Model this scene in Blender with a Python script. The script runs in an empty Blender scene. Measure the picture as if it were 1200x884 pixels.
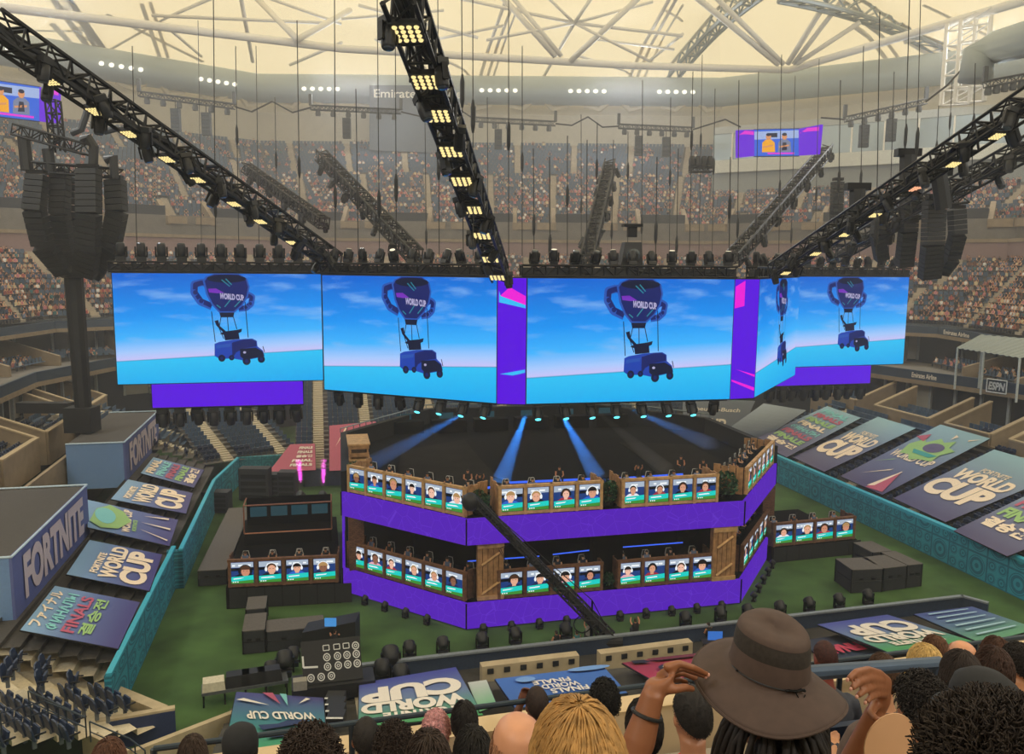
import bpy, bmesh, math, random
from mathutils import Vector, Matrix
from math import sin, cos, pi, radians as R, sqrt, atan2, floor
rnd = random.Random(7)
SC = bpy.context.scene
COL = SC.collection
# ---------------------------------------------------------------- camera
FPX, EYE = 980.0, 24.0
PITCH, ROLL = R(7.67), R(0.5)
_f = Vector((0, cos(PITCH), -sin(PITCH)))
_r0 = Vector((1, 0, 0)); _u0 = Vector((0, sin(PITCH), cos(PITCH)))
_r = _r0*cos(ROLL) + _u0*sin(ROLL); _u = -_r0*sin(ROLL) + _u0*cos(ROLL)
CAMLOC = Vector((0, 0, EYE))
cam = bpy.data.cameras.new('camera'); cam.sensor_width = 36; cam.lens = 36*FPX/1200
cam.clip_end = 600; cam.clip_start = 0.05
camo = bpy.data.objects.new('camera', cam); COL.objects.link(camo)
camo.matrix_world = Matrix(((_r.x, _u.x, -_f.x, 0), (_r.y, _u.y, -_f.y, 0), (_r.z, _u.z, -_f.z, EYE), (0, 0, 0, 1)))
SC.camera = camo

def ray(x, y):
    return _f + _r*((x-600)/FPX) - _u*((y-442)/FPX)
def at_d(x, y, d):           # the point of the place seen at photo pixel (x, y), d metres in front of the viewer
    v = ray(x, y); return CAMLOC + v*(d/v.y)
def at_z(x, y, z):
    v = ray(x, y); return CAMLOC + v*((z-EYE)/v.z)
def at_plane(x, y, p, n):
    v = ray(x, y); return CAMLOC + v*((Vector(p)-CAMLOC).dot(n)/v.dot(n))

# ---------------------------------------------------------------- materials
MATS = {}
def lin(c):
    c /= 255.0
    return c/12.92 if c <= .04045 else ((c+.055)/1.055)**2.4
def rgb(h):
    if isinstance(h, str): h = [int(h[i:i+2], 16) for i in (0, 2, 4)]
    return tuple(lin(v) for v in h) + (1,)
def newmat(name):
    m = bpy.data.materials.new(name); m.use_nodes = True
    nt = m.node_tree; nt.nodes.clear()
    return m, nt, nt.nodes.new, nt.links.new
def pm(name, col, rough=.7, metal=0., var=.12, scale=6., bump=0., trans=0.):
    """principled surface with a little mottling of its own colour"""
    if name in MATS: return MATS[name]
    m, nt, N, L = newmat(name)
    o = N('ShaderNodeOutputMaterial'); b = N('ShaderNodeBsdfPrincipled'); L(b.outputs[0], o.inputs[0])
    c = rgb(col)
    tc = N('ShaderNodeTexCoord'); nz = N('ShaderNodeTexNoise'); nz.inputs['Scale'].default_value = scale; nz.inputs['Detail'].default_value = 3
    L(tc.outputs['Object'], nz.inputs['Vector'])
    rp = N('ShaderNodeValToRGB')
    rp.color_ramp.elements[0].position = .3; rp.color_ramp.elements[1].position = .7
    rp.color_ramp.elements[0].color = tuple(max(0, v*(1-var)) for v in c[:3]) + (1,)
    rp.color_ramp.elements[1].color = tuple(min(1, v*(1+var)) for v in c[:3]) + (1,)
    L(nz.outputs['Fac'], rp.inputs[0]); L(rp.outputs[0], b.inputs['Base Color'])
    b.inputs['Roughness'].default_value = rough; b.inputs['Metallic'].default_value = metal
    if bump:
        bp = N('ShaderNodeBump'); bp.inputs['Strength'].default_value = bump; L(nz.outputs['Fac'], bp.inputs['Height']); L(bp.outputs[0], b.inputs['Normal'])
    MATS[name] = m; return m
def em(name, col, s=1.0, sample=True):
    """a surface that gives off light: a lamp or a lit screen pixel"""
    if name in MATS: return MATS[name]
    m, nt, N, L = newmat(name)
    o = N('ShaderNodeOutputMaterial'); e = N('ShaderNodeEmission'); L(e.outputs[0], o.inputs[0])
    e.inputs[0].default_value = rgb(col); e.inputs[1].default_value = s
    if not sample: m.cycles.emission_sampling = 'NONE'
    MATS[name] = m; return m

# ---------------------------------------------------------------- mesh building
class MB:
    def __init__(s): s.v = []; s.f = []; s.m = []; s.mi = 0; s.uv = None
    def mat(s, i): s.mi = i; return s
    def add(s, vs, fs):
        b = len(s.v); s.v.extend(Vector(v) for v in vs)
        for f in fs: s.f.append(tuple(b+i for i in f)); s.m.append(s.mi)
        return s
    def quad(s, a, b, c, d): return s.add([a, b, c, d], [(0, 1, 2, 3)])
    def hexa(s, lo, hi):       # two matching loops -> closed solid
        n = len(lo); vs = list(lo)+list(hi)
        fs = [tuple(range(n))[::-1], tuple(range(n, 2*n))] + [(i, (i+1) % n, n+(i+1) % n, n+i) for i in range(n)]
        return s.add(vs, fs)
    def box(s, c, d, ax=None):  # centre, full size, axes (3 vectors)
        c = Vector(c); X, Y, Z = ax if ax else (Vector((1, 0, 0)), Vector((0, 1, 0)), Vector((0, 0, 1)))
        X = X*(d[0]/2); Y = Y*(d[1]/2); Z = Z*(d[2]/2)
        return s.hexa([c-X-Y-Z, c+X-Y-Z, c+X+Y-Z, c-X+Y-Z], [c-X-Y+Z, c+X-Y+Z, c+X+Y+Z, c-X+Y+Z])
    def tube(s, pts, r, n=6, cap=True):
        pts = [Vector(p) for p in pts]; rs = r if isinstance(r, (list, tuple)) else [r]*len(pts)
        t0 = (pts[1]-pts[0]).normalized(); up = Vector((0, 0, 1)) if abs(t0.z) < .9 else Vector((1, 0, 0))
        a = t0.cross(up).normalized(); b0 = len(s.v)
        for i, p in enumerate(pts):
            t = ((pts[min(i+1, len(pts)-1)]-pts[max(i-1, 0)])).normalized()
            a = (a - t*a.dot(t)).normalized(); b = t.cross(a)
            for k in range(n):
                w = 2*pi*k/n; s.v.append(p + (a*cos(w)+b*sin(w))*rs[i])
        for i in range(len(pts)-1):
            for k in range(n):
                s.f.append((b0+i*n+k, b0+i*n+(k+1) % n, b0+(i+1)*n+(k+1) % n, b0+(i+1)*n+k)); s.m.append(s.mi)
        if cap:
            s.f.append(tuple(b0+k for k in range(n))[::-1]); s.m.append(s.mi)
            e = b0+(len(pts)-1)*n; s.f.append(tuple(e+k for k in range(n))); s.m.append(s.mi)
        return s
    def bar(s, a, b, r, n=4): return s.tube([a, b], r, n)
    def lathe(s, prof, c, n=16, ax=None, sx=1, sy=1):   # prof: [(r, z)], about axis
        c = Vector(c); X, Y, Z = ax if ax else (Vector((1, 0, 0)), Vector((0, 1, 0)), Vector((0, 0, 1)))
        b0 = len(s.v)
        for r, z in prof:
            for k in range(n):
                w = 2*pi*k/n; s.v.append(c + X*(r*cos(w)*sx) + Y*(r*sin(w)*sy) + Z*z)
        for i in range(len(prof)-1):
            for k in range(n):
                s.f.append((b0+i*n+k, b0+i*n+(k+1) % n, b0+(i+1)*n+(k+1) % n, b0+(i+1)*n+k)); s.m.append(s.mi)
        s.f.append(tuple(b0+k for k in range(n))[::-1]); s.m.append(s.mi)
        e = b0+(len(prof)-1)*n; s.f.append(tuple(e+k for k in range(n))); s.m.append(s.mi)
        return s
    def ball(s, c, d, n=10, m=6, ax=None):
        prof = [(max(1e-4, .5*sin(pi*i/m)), -.5*cos(pi*i/m)) for i in range(m+1)]
        c = Vector(c); X, Y, Z = ax if ax else (Vector((1, 0, 0)), Vector((0, 1, 0)), Vector((0, 0, 1)))
        return s.lathe(prof, c, n, (X*d[0], Y*d[1], Z*d[2]))
    def poly(s, pts, t=None, n=None):   # flat polygon, given thickness t along n
        if t is None: return s.add(pts, [tuple(range(len(pts)))])
        n = Vector(n)*t; return s.hexa([Vector(p) for p in pts], [Vector(p)+n for p in pts])
    def build(s, name, mats, parent=None, smooth=False, origin=None):
        if not isinstance(mats, (list, tuple)): mats = [mats]
        o0 = wloc(parent) if parent is not None else (Vector(origin) if origin is not None else Vector())
        me = bpy.data.meshes.new(name)
        me.from_pydata([tuple(v-o0) for v in s.v], [], s.f)
        for m in mats: me.materials.append(m)
        if len(mats) > 1: me.polygons.foreach_set('material_index', s.m)
        if smooth: me.polygons.foreach_set('use_smooth', [True]*len(s.f))
        me.update()
        o = bpy.data.objects.new(name, me); COL.objects.link(o)
        if parent is not None: o.parent = parent
        elif origin is not None: o.location = o0; LOC[o.name] = o0
        return o
LOC = {}
def wloc(o):
    p = Vector()
    while o is not None:
        p += LOC.get(o.name, Vector()); o = o.parent
    return p
def tag(o, label=None, cat=None, group=None, kind=None):
    if label: o['label'] = label
    if cat: o['category'] = cat
    if group: o['group'] = group
    if kind: o['kind'] = kind
    return o
def empty(name, loc, label, cat, group=None):
    o = bpy.data.objects.new(name, None); COL.objects.link(o); o.empty_display_size = .2
    o.location = loc; LOC[o.name] = Vector(loc)
    return tag(o, label, cat, group)
def copy_tree(o, parent=None):
    c = o.copy(); COL.objects.link(c)
    if parent is not None: c.parent = parent
    for ch in list(o.children): copy_tree(ch, c)
    return c
def struct(o): o['kind'] = 'structure'; return o
ORD = 'first second third fourth fifth sixth seventh eighth ninth tenth eleventh twelfth thirteenth fourteenth fifteenth sixteenth seventeenth eighteenth nineteenth twentieth'.split()
def ordn(i):
    if i < 20: return ORD[i]
    t = {2: 'twenty', 3: 'thirty', 4: 'forty', 5: 'fifty', 6: 'sixty'}[(i+1)//10]
    return t[:-1]+'ieth' if (i+1) % 10 == 0 else t+'-'+ORD[(i+1) % 10-1]
def V(*a): return Vector(a)
UP = V(0, 0, 1)
def lerp(a, b, t): return a+(b-a)*t
def bil(q, u, v):  # q = [bl, br, tr, tl]
    return lerp(lerp(q[0], q[1], u), lerp(q[3], q[2], u), v)
# ---------------------------------------------------------------- lettering
_tc = {}
def glyphs(txt, bold=.02, res=4):
    """flat outline mesh of a line of text, scaled to the unit square: (points, faces, aspect)"""
    key = (txt, bold, res)
    if key in _tc: return _tc[key]
    cu = bpy.data.curves.new('lettering', 'FONT'); cu.body = txt; cu.offset = bold; cu.resolution_u = res
    ob = bpy.data.objects.new('lettering', cu); COL.objects.link(ob)
    dg = bpy.context.evaluated_depsgraph_get(); dg.update()
    me = ob.evaluated_get(dg).to_mesh()
    vs = [v.co.copy() for v in me.vertices]; fs = [tuple(p.vertices) for p in me.polygons]
    ob.evaluated_get(dg).to_mesh_clear()
    bpy.data.objects.remove(ob); bpy.data.curves.remove(cu)
    if not vs: _tc[key] = ([], [], 1); return _tc[key]
    x0 = min(v.x for v in vs); x1 = max(v.x for v in vs); y0 = min(v.y for v in vs); y1 = max(v.y for v in vs)
    out = [((v.x-x0)/max(1e-6, x1-x0), (v.y-y0)/max(1e-6, y1-y0)) for v in vs]
    _tc[key] = (out, fs, (x1-x0)/max(1e-6, y1-y0)); return _tc[key]
def put_text(mb, txt, q, rect, lift=.02, bold=.03, res=4, skew=0.):
    """letters laid on the quad q = [bl, br, tr, tl] inside rect (u0, v0, u1, v1)"""
    g, fs, _ = glyphs(txt, bold, res)
    n = (q[1]-q[0]).cross(q[3]-q[0]).normalized()*lift
    u0, v0, u1, v1 = rect
    mb.add([bil(q, u0+(u1-u0)*(a+skew*(b-.5)), v0+(v1-v0)*b)+n for a, b in g], fs)
def put_poly(mb, q, pts, lift=.015):
    n = (q[1]-q[0]).cross(q[3]-q[0]).normalized()*lift
    mb.add([bil(q, u, v)+n for u, v in pts], [tuple(range(len(pts)))])
def ell(cx, cy, rx, ry, n=14, a0=0, a1=2*pi):
    full = abs(a1-a0-2*pi) < 1e-6
    return [(cx+rx*cos(a0+(a1-a0)*k/(n if full else n-1)), cy+ry*sin(a0+(a1-a0)*k/(n if full else n-1))) for k in range(n)]
def put_strip(mb, q, pts, w, lift=.015, close=False, asp=1.0):
    """a line of width w (in u units) along pts on quad q"""
    n = len(pts)
    for i in range(n if close else n-1):
        (x0, y0), (x1, y1) = pts[i], pts[(i+1) % n]
        dx, dy = (x1-x0), (y1-y0)/asp; l = max(1e-6, sqrt(dx*dx+dy*dy)); px, py = -dy/l*w/2, dx/l*w/2*asp
        put_poly(mb, q, [(x0+px, y0+py), (x0-px, y0-py), (x1-px, y1-py), (x1+px, y1+py)], lift)
SUN_E, SKY_W, EXPO, HAZE = 3.0, 0.4, 0.0, 0.0015
FLOOD = 8000
# ================================================================ light and air
w = bpy.data.worlds.new('world'); SC.world = w; w.use_nodes = True
nt = w.node_tree; nt.nodes.clear()
_o = nt.nodes.new('ShaderNodeOutputWorld'); _b = nt.nodes.new('ShaderNodeBackground'); nt.links.new(_b.outputs[0], _o.inputs[0])
_b.inputs[0].default_value = (.75, .87, 1, 1); _b.inputs[1].default_value = SKY_W
sun = bpy.data.lights.new('sun', 'SUN'); sun.energy = SUN_E; sun.angle = R(3); sun.color = (1, .95, .86)
so = bpy.data.objects.new('sun', sun); COL.objects.link(so); so.rotation_euler = (R(12), R(8), 0); so.location = (0, 60, 120)
SC.view_settings.view_transform = 'Standard'; SC.view_settings.look = 'None'
SC.view_settings.gamma = 1; SC.view_settings.use_curve_mapping = False
SC.view_settings.exposure = EXPO
cy = SC.cycles
cy.use_denoising = True; cy.max_bounces = 7; cy.diffuse_bounces = 4; cy.glossy_bounces = 2; cy.transmission_bounces = 4
cy.volume_bounces = 1; cy.transparent_max_bounces = 8; cy.caustics_reflective = False; cy.caustics_refractive = False
cy.use_adaptive_sampling = True; cy.adaptive_threshold = .02; cy.sample_clamp_indirect = 6
# faint dust haze that fills the whole arena
if HAZE:
    m, nt, N, L = newmat('haze_air')
    o = N('ShaderNodeOutputMaterial'); v = N('ShaderNodeVolumeScatter'); v.inputs['Color'].default_value = (.93, .94, 1, 1)
    v.inputs['Density'].default_value = HAZE; v.inputs['Anisotropy'].default_value = .0; L(v.outputs[0], o.inputs['Volume'])
    tc = N('ShaderNodeTexCoord'); sx = N('ShaderNodeSeparateXYZ'); L(tc.outputs['Object'], sx.inputs[0])
    mr = N('ShaderNodeMapRange'); mr.inputs['From Min'].default_value = 45; mr.inputs['From Max'].default_value = 150; mr.inputs['To Min'].default_value = HAZE*.3; mr.inputs['To Max'].default_value = HAZE*2.3
    L(sx.outputs[1], mr.inputs['Value']); L(mr.outputs[0], v.inputs['Density'])
    hz = MB().box((0, 70, 40), (270, 300, 84)).build('haze', m)
    tag(hz, 'thin pale haze hanging in the air of the whole arena', 'haze', kind='stuff')

# ================================================================ the bowl
P = [V(56, -20, 0), V(56, 110, 0), V(28, 128, 0), V(-34, 128, 0), V(-58, 106, 0), V(-57, -20, 0)]
def offs(poly, r):
    n = len(poly); out = []
    nr = []
    for i in range(n-1):
        d = (poly[i+1]-poly[i]).normalized(); nr.append(V(d.y, -d.x, 0))
    for i in range(n):
        if i == 0: out.append(poly[0]+nr[0]*r)
        elif i == n-1: out.append(poly[-1]+nr[-1]*r)
        else:
            a, b = nr[i-1], nr[i]; out.append(poly[i]+(a+b)*(r/(1+a.dot(b))))
    return out
CONC = pm('concrete', 'A89C8A', .9, var=.12, scale=.8)
CONCD = pm('dark_concrete', '6F6A63', .9, var=.12, scale=.8)
TAN = pm('tan_concrete', '8C7B64', .85, var=.12, scale=1.2)
BEIGE = pm('beige_panel', 'B9B3A4', .8, var=.05, scale=.6)
NAVY = pm('navy_fascia', '2C3C4E', .6, var=.1, scale=1.5)
BLACKP = pm('black_paint', '17181B', .55, var=.2, scale=4)
BLACKM = pm('black_metal', '101114', .45, .6, var=.2, scale=5)
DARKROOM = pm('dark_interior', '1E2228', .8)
WHITEM = pm('white_steel', 'D9D2C2', .5, var=.04)
GREYM = pm('grey_steel', '6E767E', .45, .5)
SEATB = pm('seat_blue', '43586F', .55, var=.15, scale=.7)
MAUVE = pm('mauve_wall', '8B7370', .9, var=.08)
SHIRTS = ['D8D4CC', 'A8504C', '27303E', '5C6B86', 'D8C7A0', '8E8A84', '1B1B1D', '9C5B57', 'C77F86', '3E6F74', 'E7E5E2', '6D4A3A', '7A86A0', 'B9A98C', '44506B']
SHN = ['white', 'red', 'navy', 'blue', 'cream', 'grey', 'black', 'brick red', 'pink', 'teal', 'bright white', 'brown', 'pale blue', 'beige', 'slate blue']
SKINS = ['D9A583', 'B9805E', '8A5A3F', 'E3B795']
HAIRS = ['2A2019', '3B2A1E', '16130F', '6E5032', 'A58A5A']
CROWDM = [pm('shirt_'+SHN[i].replace(' ', '_'), SHIRTS[i], .8, var=.05) for i in range(len(SHIRTS))] + \
         [pm('skin_%d' % i, SKINS[i], .6, var=.03) for i in range(4)] + [pm('hair_%d' % i, HAIRS[i], .8, var=.15, scale=30) for i in range(5)] + [pm('trousers', '2B2E38', .8)]
NSH = len(SHIRTS)

def person_mesh(mb, p, fwd, sh, sk, ha, s=1., arms=0):
    """a small seated spectator: lap, torso, shoulders, arms, neck, head and hair; p = seat point, fwd = facing"""
    f = Vector(fwd).normalized(); rt = V(f.y, -f.x, 0)
    P3 = lambda x, y, z: p + rt*(x*s) + f*(y*s) + UP*(z*s)
    ring = lambda z, rx, ry, n=6, oy=0: [P3(rx*cos(2*pi*k/n), ry*sin(2*pi*k/n)+oy, z) for k in range(n)]
    mb.mat(sh)
    b = len(mb.v); rs = [ring(0, .2, .14), ring(.38, .23, .14), ring(.52, .19, .11)]
    for r_ in rs: mb.v.extend(r_)
    for j in range(2):
        for k in range(6): mb.f.append((b+j*6+k, b+j*6+(k+1) % 6, b+j*6+6+(k+1) % 6, b+j*6+6+k)); mb.m.append(sh)
    mb.f.append(tuple(b+12+k for k in range(6))); mb.m.append(sh)
    # head
    b = len(mb.v); hs = [(.52, .06), (.6, .085), (.69, .1), (.77, .075)]
    for z, r_ in hs: mb.v.extend(ring(z, r_*.9, r_*1.1, 6, .03))
    for j in range(3):
        for k in range(6):
            mb.f.append((b+j*6+k, b+j*6+(k+1) % 6, b+j*6+6+(k+1) % 6, b+j*6+6+k)); mb.m.append(ha if (j == 2 or (k in (3, 4) and j)) else sk)
    mb.f.append(tuple(b+18+k for k in range(6))); mb.m.append(ha)
    # arms and lap
    mb.mat(sk)
    for sx in (-1, 1):
        if arms == 1 or (arms == 2 and sx > 0): mb.tube([P3(.2*sx, 0, .45), P3(.26*sx, .12, .6), P3(.2*sx, .2, .8)], [.06*s, .05*s, .035*s], 4)
        else: mb.tube([P3(.22*sx, 0, .45), P3(.26*sx, .08, .2), P3(.12*sx, .28, .14)], [.06*s, .05*s, .035*s], 4)
    mb.mat(NSH+9); 
    for sx in (-1, 1): mb.tube([P3(.09*sx, 0, .02), P3(.1*sx, .42, .05), P3(.1*sx, .45, -.38)], [.09*s, .07*s, .05*s], 4)
    return mb
def rand_person(): return rnd.randrange(NSH), NSH+rnd.choice([0, 0, 0, 1, 1, 2, 3]), NSH+4+rnd.choice([0, 0, 1, 1, 2, 2, 3, 4])

BANK = []                   # every place a spectator sits: (screen share, point, facing, section)
SEATS_NEAR = []
crowd_far = MB(); seats_far = MB()
def in_view(p, mx=25, my=25):
    v = p-CAMLOC; d = v.dot(_f)
    if d < 1: return None
    x = 600+v.dot(_r)/d*FPX; y = 442-v.dot(_u)/d*FPX
    return (x, y, d) if -mx < x < 1200+mx and -my < y < 884+my else None
def seat_simple(mb, p, f, s=1.):
    rt = V(f.y, -f.x, 0)
    mb.box(p-f*.16*s+UP*.28*s, (.46*s, .06*s, .5*s), (rt, f, UP)); mb.box(p+f*.1*s+UP*.04, (.46*s, .4*s, .06), (rt, f, UP))
def stand(name, poly, r0, r1, z0, z1, rows, dens, section, pitch=.66, aisle=11., skip=None, facets=None, seat_scale=1.2, mat=None):
    """stepped seating between two offset lines of the bowl; returns the tread mesh"""
    mb = MB()
    for k in range(rows):
        ra, rb = lerp(r0, r1, k/rows), lerp(r0, r1, (k+1)/rows); za, zb = lerp(z0, z1, k/rows), lerp(z0, z1, (k+1)/rows)
        A, B = offs(poly, ra), offs(poly, rb)
        for i in range(len(poly)-1):
            if facets and i not in facets: continue
            if skip and skip(i, ra): continue
            a, b, c, d = A[i], A[i+1], B[i+1], B[i]
            mb.mat(0); mb.quad(a+UP*za, b+UP*za, c+UP*za, d+UP*za); mb.quad(d+UP*za, c+UP*za, c+UP*zb, d+UP*zb)
            L_ = (b-a).length; dr = (b-a).normalized(); nrm = V(dr.y, -dr.x, 0); fw = -nrm
            if facets is None and i in (0, 4) : pass
            n_ais = max(1, round(L_/aisle)); ap = L_/n_ais
            q = pitch*.5
            ais = [ap*(j+.5) for j in range(n_ais)]
            mid = a+nrm*(rb-ra)*.55
            while q < L_:
                pt = mid+dr*q+UP*(za+.42)
                if min(abs(q-x) for x in ais) > .75:
                    iv = in_view(pt)
                    if iv:
                        seat_simple(seats_far, pt-UP*.04, fw, seat_scale)
                        dn = dens(i, k/rows, q/L_)
                        if rnd.random() < dn: BANK.append((1/iv[2], pt, fw, section, iv))
                q += pitch
            mb.mat(1)
            for x in ais:
                pa = a+dr*x
                if in_view(pa+UP*za, 80, 80):
                    w_ = rb-ra; hz_ = zb-za
                    mb.box(pa+nrm*w_*.25+UP*(za+hz_*.25), (1.1, w_*.5, hz_*.5), (dr, nrm, UP)); mb.box(pa+nrm*w_*.75+UP*(za+hz_*.5), (1.1, w_*.5, hz_), (dr, nrm, UP))
    return struct(mb.build(name, [mat or CONCD, CONC]))
def band(name, poly, r, z0, z1, mat, th=.4, facets=None, r1=None):
    mb = MB(); A = offs(poly, r); B = offs(poly, r+th)
    A1 = offs(poly, r1 if r1 is not None else r); B1 = offs(poly, (r1 if r1 is not None else r)+th)
    for i in range(len(poly)-1):
        if facets and i not in facets: continue
        mb.hexa([A[i]+UP*z0, A[i+1]+UP*z0, B[i+1]+UP*z0, B[i]+UP*z0], [A1[i]+UP*z1, A1[i+1]+UP*z1, B1[i+1]+UP*z1, B1[i]+UP*z1])
    return struct(mb.build(name, mat))
def clump(i, t, u):
    return .5+.5*sin(u*37+i*2.1+t*9)*sin(t*23+i+u*11)
stand('trim_promenade_lower', P, 1, 12, 16.6, 25.2, 13, lambda i, t, u: .66+.26*clump(i, t, u), 'lower', pitch=.62, seat_scale=1.1)
band('wall_promenade', P, 12.2, 24.4, 27.6, MAUVE, .5)
band('trim_promenade_lip', P, 12.0, 27.6, 28.1, TAN, .9)
band('wall_vomitory', P, 13.6, 25.0, 31, CONCD, .5)
UPOK = lambda i, r: i == 0 and r > 25.2 or i == 1 and r > 25.2
stand('trim_promenade_upper', P, 15, 41, 30, 47.2, 30, lambda i, t, u: (.78 if t < .4 else .55 if t < .6 else .26)*(.6+.5*clump(i, t, u)), 'upper', pitch=.7, skip=UPOK, seat_scale=1.25)
# vomitory mouths in the foot of the upper stand: dark opening, pale slanting parapets either side
vm = MB(); vt = MB()
A = offs(P, 14.3); B = offs(P, 19)
for i in range(5):
    a, b = A[i], A[i+1]; L_ = (b-a).length; dr = (b-a).normalized(); nrm = V(dr.y, -dr.x, 0)
    n_ = max(1, round(L_/14))
    for j in range(n_):
        c = a+dr*(L_*(j+.5)/n_)
        if not in_view(c+UP*30, 60, 60): continue
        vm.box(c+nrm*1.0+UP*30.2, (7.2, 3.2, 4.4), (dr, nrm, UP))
        for sx in (-1, 1):
            e = c+dr*(3.9*sx)
            vt.hexa([e-dr*.35-nrm*.8+UP*29.6, e+dr*.35-nrm*.8+UP*29.6, e+dr*.35+nrm*3.0+UP*29.6, e-dr*.35+nrm*3.0+UP*29.6],
                    [e-dr*.35-nrm*.8+UP*30.9, e+dr*.35-nrm*.8+UP*30.9, e+dr*.35+nrm*3.0+UP*33.6, e-dr*.35+nrm*3.0+UP*33.6])
            vt.box(e+dr*1.3*sx-nrm*.8+UP*30.3, (3, .5, 1.1), (dr, nrm, UP))
struct(vm.build('trim_vomitory', DARKROOM)); struct(vt.build('trim_vomitory_parapet', TAN))
# back wall, sloping ceiling band, closed outer shell
OUT = P + [V(-30, -60, 0), V(26, -60, 0)]
def ring(poly, r):
    q = poly+[poly[0], poly[1]]; o = offs(q, r); return o[1:len(poly)+1]
def shell(name, r0, z0, r1, z1, mat, poly=OUT, th=.3):
    A, B = ring(poly, r0), ring(poly, r1); n = len(A); mb = MB()
    for i in range(n):
        j = (i+1) % n; mb.quad(A[j]+UP*z0, A[i]+UP*z0, B[i]+UP*z1, B[j]+UP*z1)
    return struct(mb.build(name, mat))
shell('wall_back', 42, 40, 42, 53.2, BEIGE)
shell('wall_outer', 47, -1, 47, 61, BEIGE)
shell('trim_eaves', 42, 53.2, 47, 56.5, pm('eaves_panel', 'CFC8B8', .8, var=.04))
# press boxes under the roof on the one side: pale band, glass, mullions
for nm, z0, z1, rr, mt in [('wall_press', 34, 40.6, 27.0, pm('press_grey', '8E9290', .8)), ('trim_press_band', 40.6, 42.8, 26.2, pm('press_band', 'C9C8BC', .7)),
                           ('trim_press_head', 47.4, 48.3, 26.4, pm('press_head', 'A9ABA6', .7)), ('wall_press_back', 42, 48, 31, DARKROOM)]:
    band(nm, P, rr, z0, z1, mt, .5, [0, 1])
m, nt, N, L = newmat('glass_pane')
o = N('ShaderNodeOutputMaterial'); g = N('ShaderNodeBsdfGlossy'); t = N('ShaderNodeBsdfTransparent'); mx = N('ShaderNodeMixShader')
g.inputs[0].default_value = (.8, .9, .95, 1); g.inputs['Roughness'].default_value = .4; t.inputs[0].default_value = (.72, .8, .84, 1); mx.inputs[0].default_value = .35
L(t.outputs[0], mx.inputs[1]); L(g.outputs[0], mx.inputs[2]); L(mx.outputs[0], o.inputs[0]); GLASS = m
band('window_1', P, 26.6, 42.8, 47.4, GLASS, .06, [0, 1])
struct(MB().hexa([p+UP*48.3 for p in offs(P, 26.4)[:3]]+[p+UP*48.3 for p in offs(P, 42)[:3][::-1]], [p+UP*48.6 for p in offs(P, 26.4)[:3]]+[p+UP*48.6 for p in offs(P, 42)[:3][::-1]]).build('trim_press_roof', MATS['press_head']))
mb = MB(); A = offs(P, 26.5)
for i in (0, 1):
    a, b = A[i], A[i+1]; L_ = (b-a).length; dr = (b-a).normalized(); nrm = V(dr.y, -dr.x, 0)
    for k in range(int(L_/5)): mb.box(a+dr*(k*5+2)+UP*45.1, (.25, .35, 4.6), (dr, nrm, UP))
struct(mb.build('trim_mullion', WHITEM))
# the ring duct with its little round lamps
mb = MB(); A = ring(OUT, 41)
mb.tube([p+UP*57.6 for p in A[0:6]], 2.7, 14); struct(mb.build('trim_duct', pm('duct_blue_grey', 'A6B3B8', .5, .1, var=.06), smooth=True))
mb = MB(); A = ring(OUT, 37.9)
for i in (1, 2, 3):
    a, b = A[i], A[i+1]; dr = (b-a).normalized(); L_ = (b-a).length
    q = 5.
    while q < L_-6:
        for k in range(5): mb.ball(a+dr*(q+k*1.6)+UP*57.0, (.95, .5, .8), 8, 4)
        q += 17
struct(mb.build('trim_downlight', em('floodlight', 'FFF6E0', 1.6, False)))
# stadium floodlights hung along the duct, the lamps that light the court and stands
FLS = ring(OUT, 38)
for i, (x, y, z) in enumerate([(-62, 60, 57), (-62, 110, 57), (-30, 160, 57), (22, 160, 57), (68, 126, 58), (66, 46, 58), (-35, -15, 57), (32, -15, 57)]):
    l = bpy.data.lights.new('floodlight', 'AREA'); l.shape = 'RECTANGLE'; l.size = 14; l.size_y = 3; l.energy = FLOOD; l.color = (.93, .97, 1)
    o = bpy.data.objects.new('floodlight', l); COL.objects.link(o); o.location = (x, y, z); o.rotation_euler = (V(-2, 74, 5)-V(x, y, z)).to_track_quat('-Z', 'Y').to_euler()
# ================================================================ the roof: sunlit fabric on white steel
m, nt, N, L = newmat('roof_fabric')
o = N('ShaderNodeOutputMaterial'); t = N('ShaderNodeBsdfTranslucent'); d = N('ShaderNodeBsdfDiffuse'); mx = N('ShaderNodeMixShader')
nz = N('ShaderNodeTexNoise'); nz.inputs['Scale'].default_value = .05; rp = N('ShaderNodeValToRGB'); tc = N('ShaderNodeTexCoord')
L(tc.outputs['Object'], nz.inputs['Vector']); L(nz.outputs[0], rp.inputs[0])
rp.color_ramp.elements[0].color = (.98, .79, .46, 1); rp.color_ramp.elements[1].color = (1, .84, .52, 1)
L(rp.outputs[0], t.inputs[0]); d.inputs[0].default_value = (.85, .8, .7, 1); mx.inputs[0].default_value = .2
L(t.outputs[0], mx.inputs[1]); L(d.outputs[0], mx.inputs[2]); L(mx.outputs[0], o.inputs[0])
FAB = m
A = ring(OUT, 47); B = ring(OUT, 14); Cc = V(0, 45, 80); mb = MB(); n = len(A)
for i in range(n):
    j = (i+1) % n
    mb.quad(A[i]+UP*61, A[j]+UP*61, B[j]+UP*69, B[i]+UP*69); mb.add([B[i]+UP*69, B[j]+UP*69, Cc], [(0, 1, 2)])
struct(mb.build('ceiling', FAB))
# white tube trusses
def node_px(x, y, d): return at_d(x, y, d)
PAINT = pm('roof_white_paint', 'E9E6E0', .55, var=.04)
def member(mb, a, b, r=.3): mb.bar(a, b, r, 8)
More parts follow.
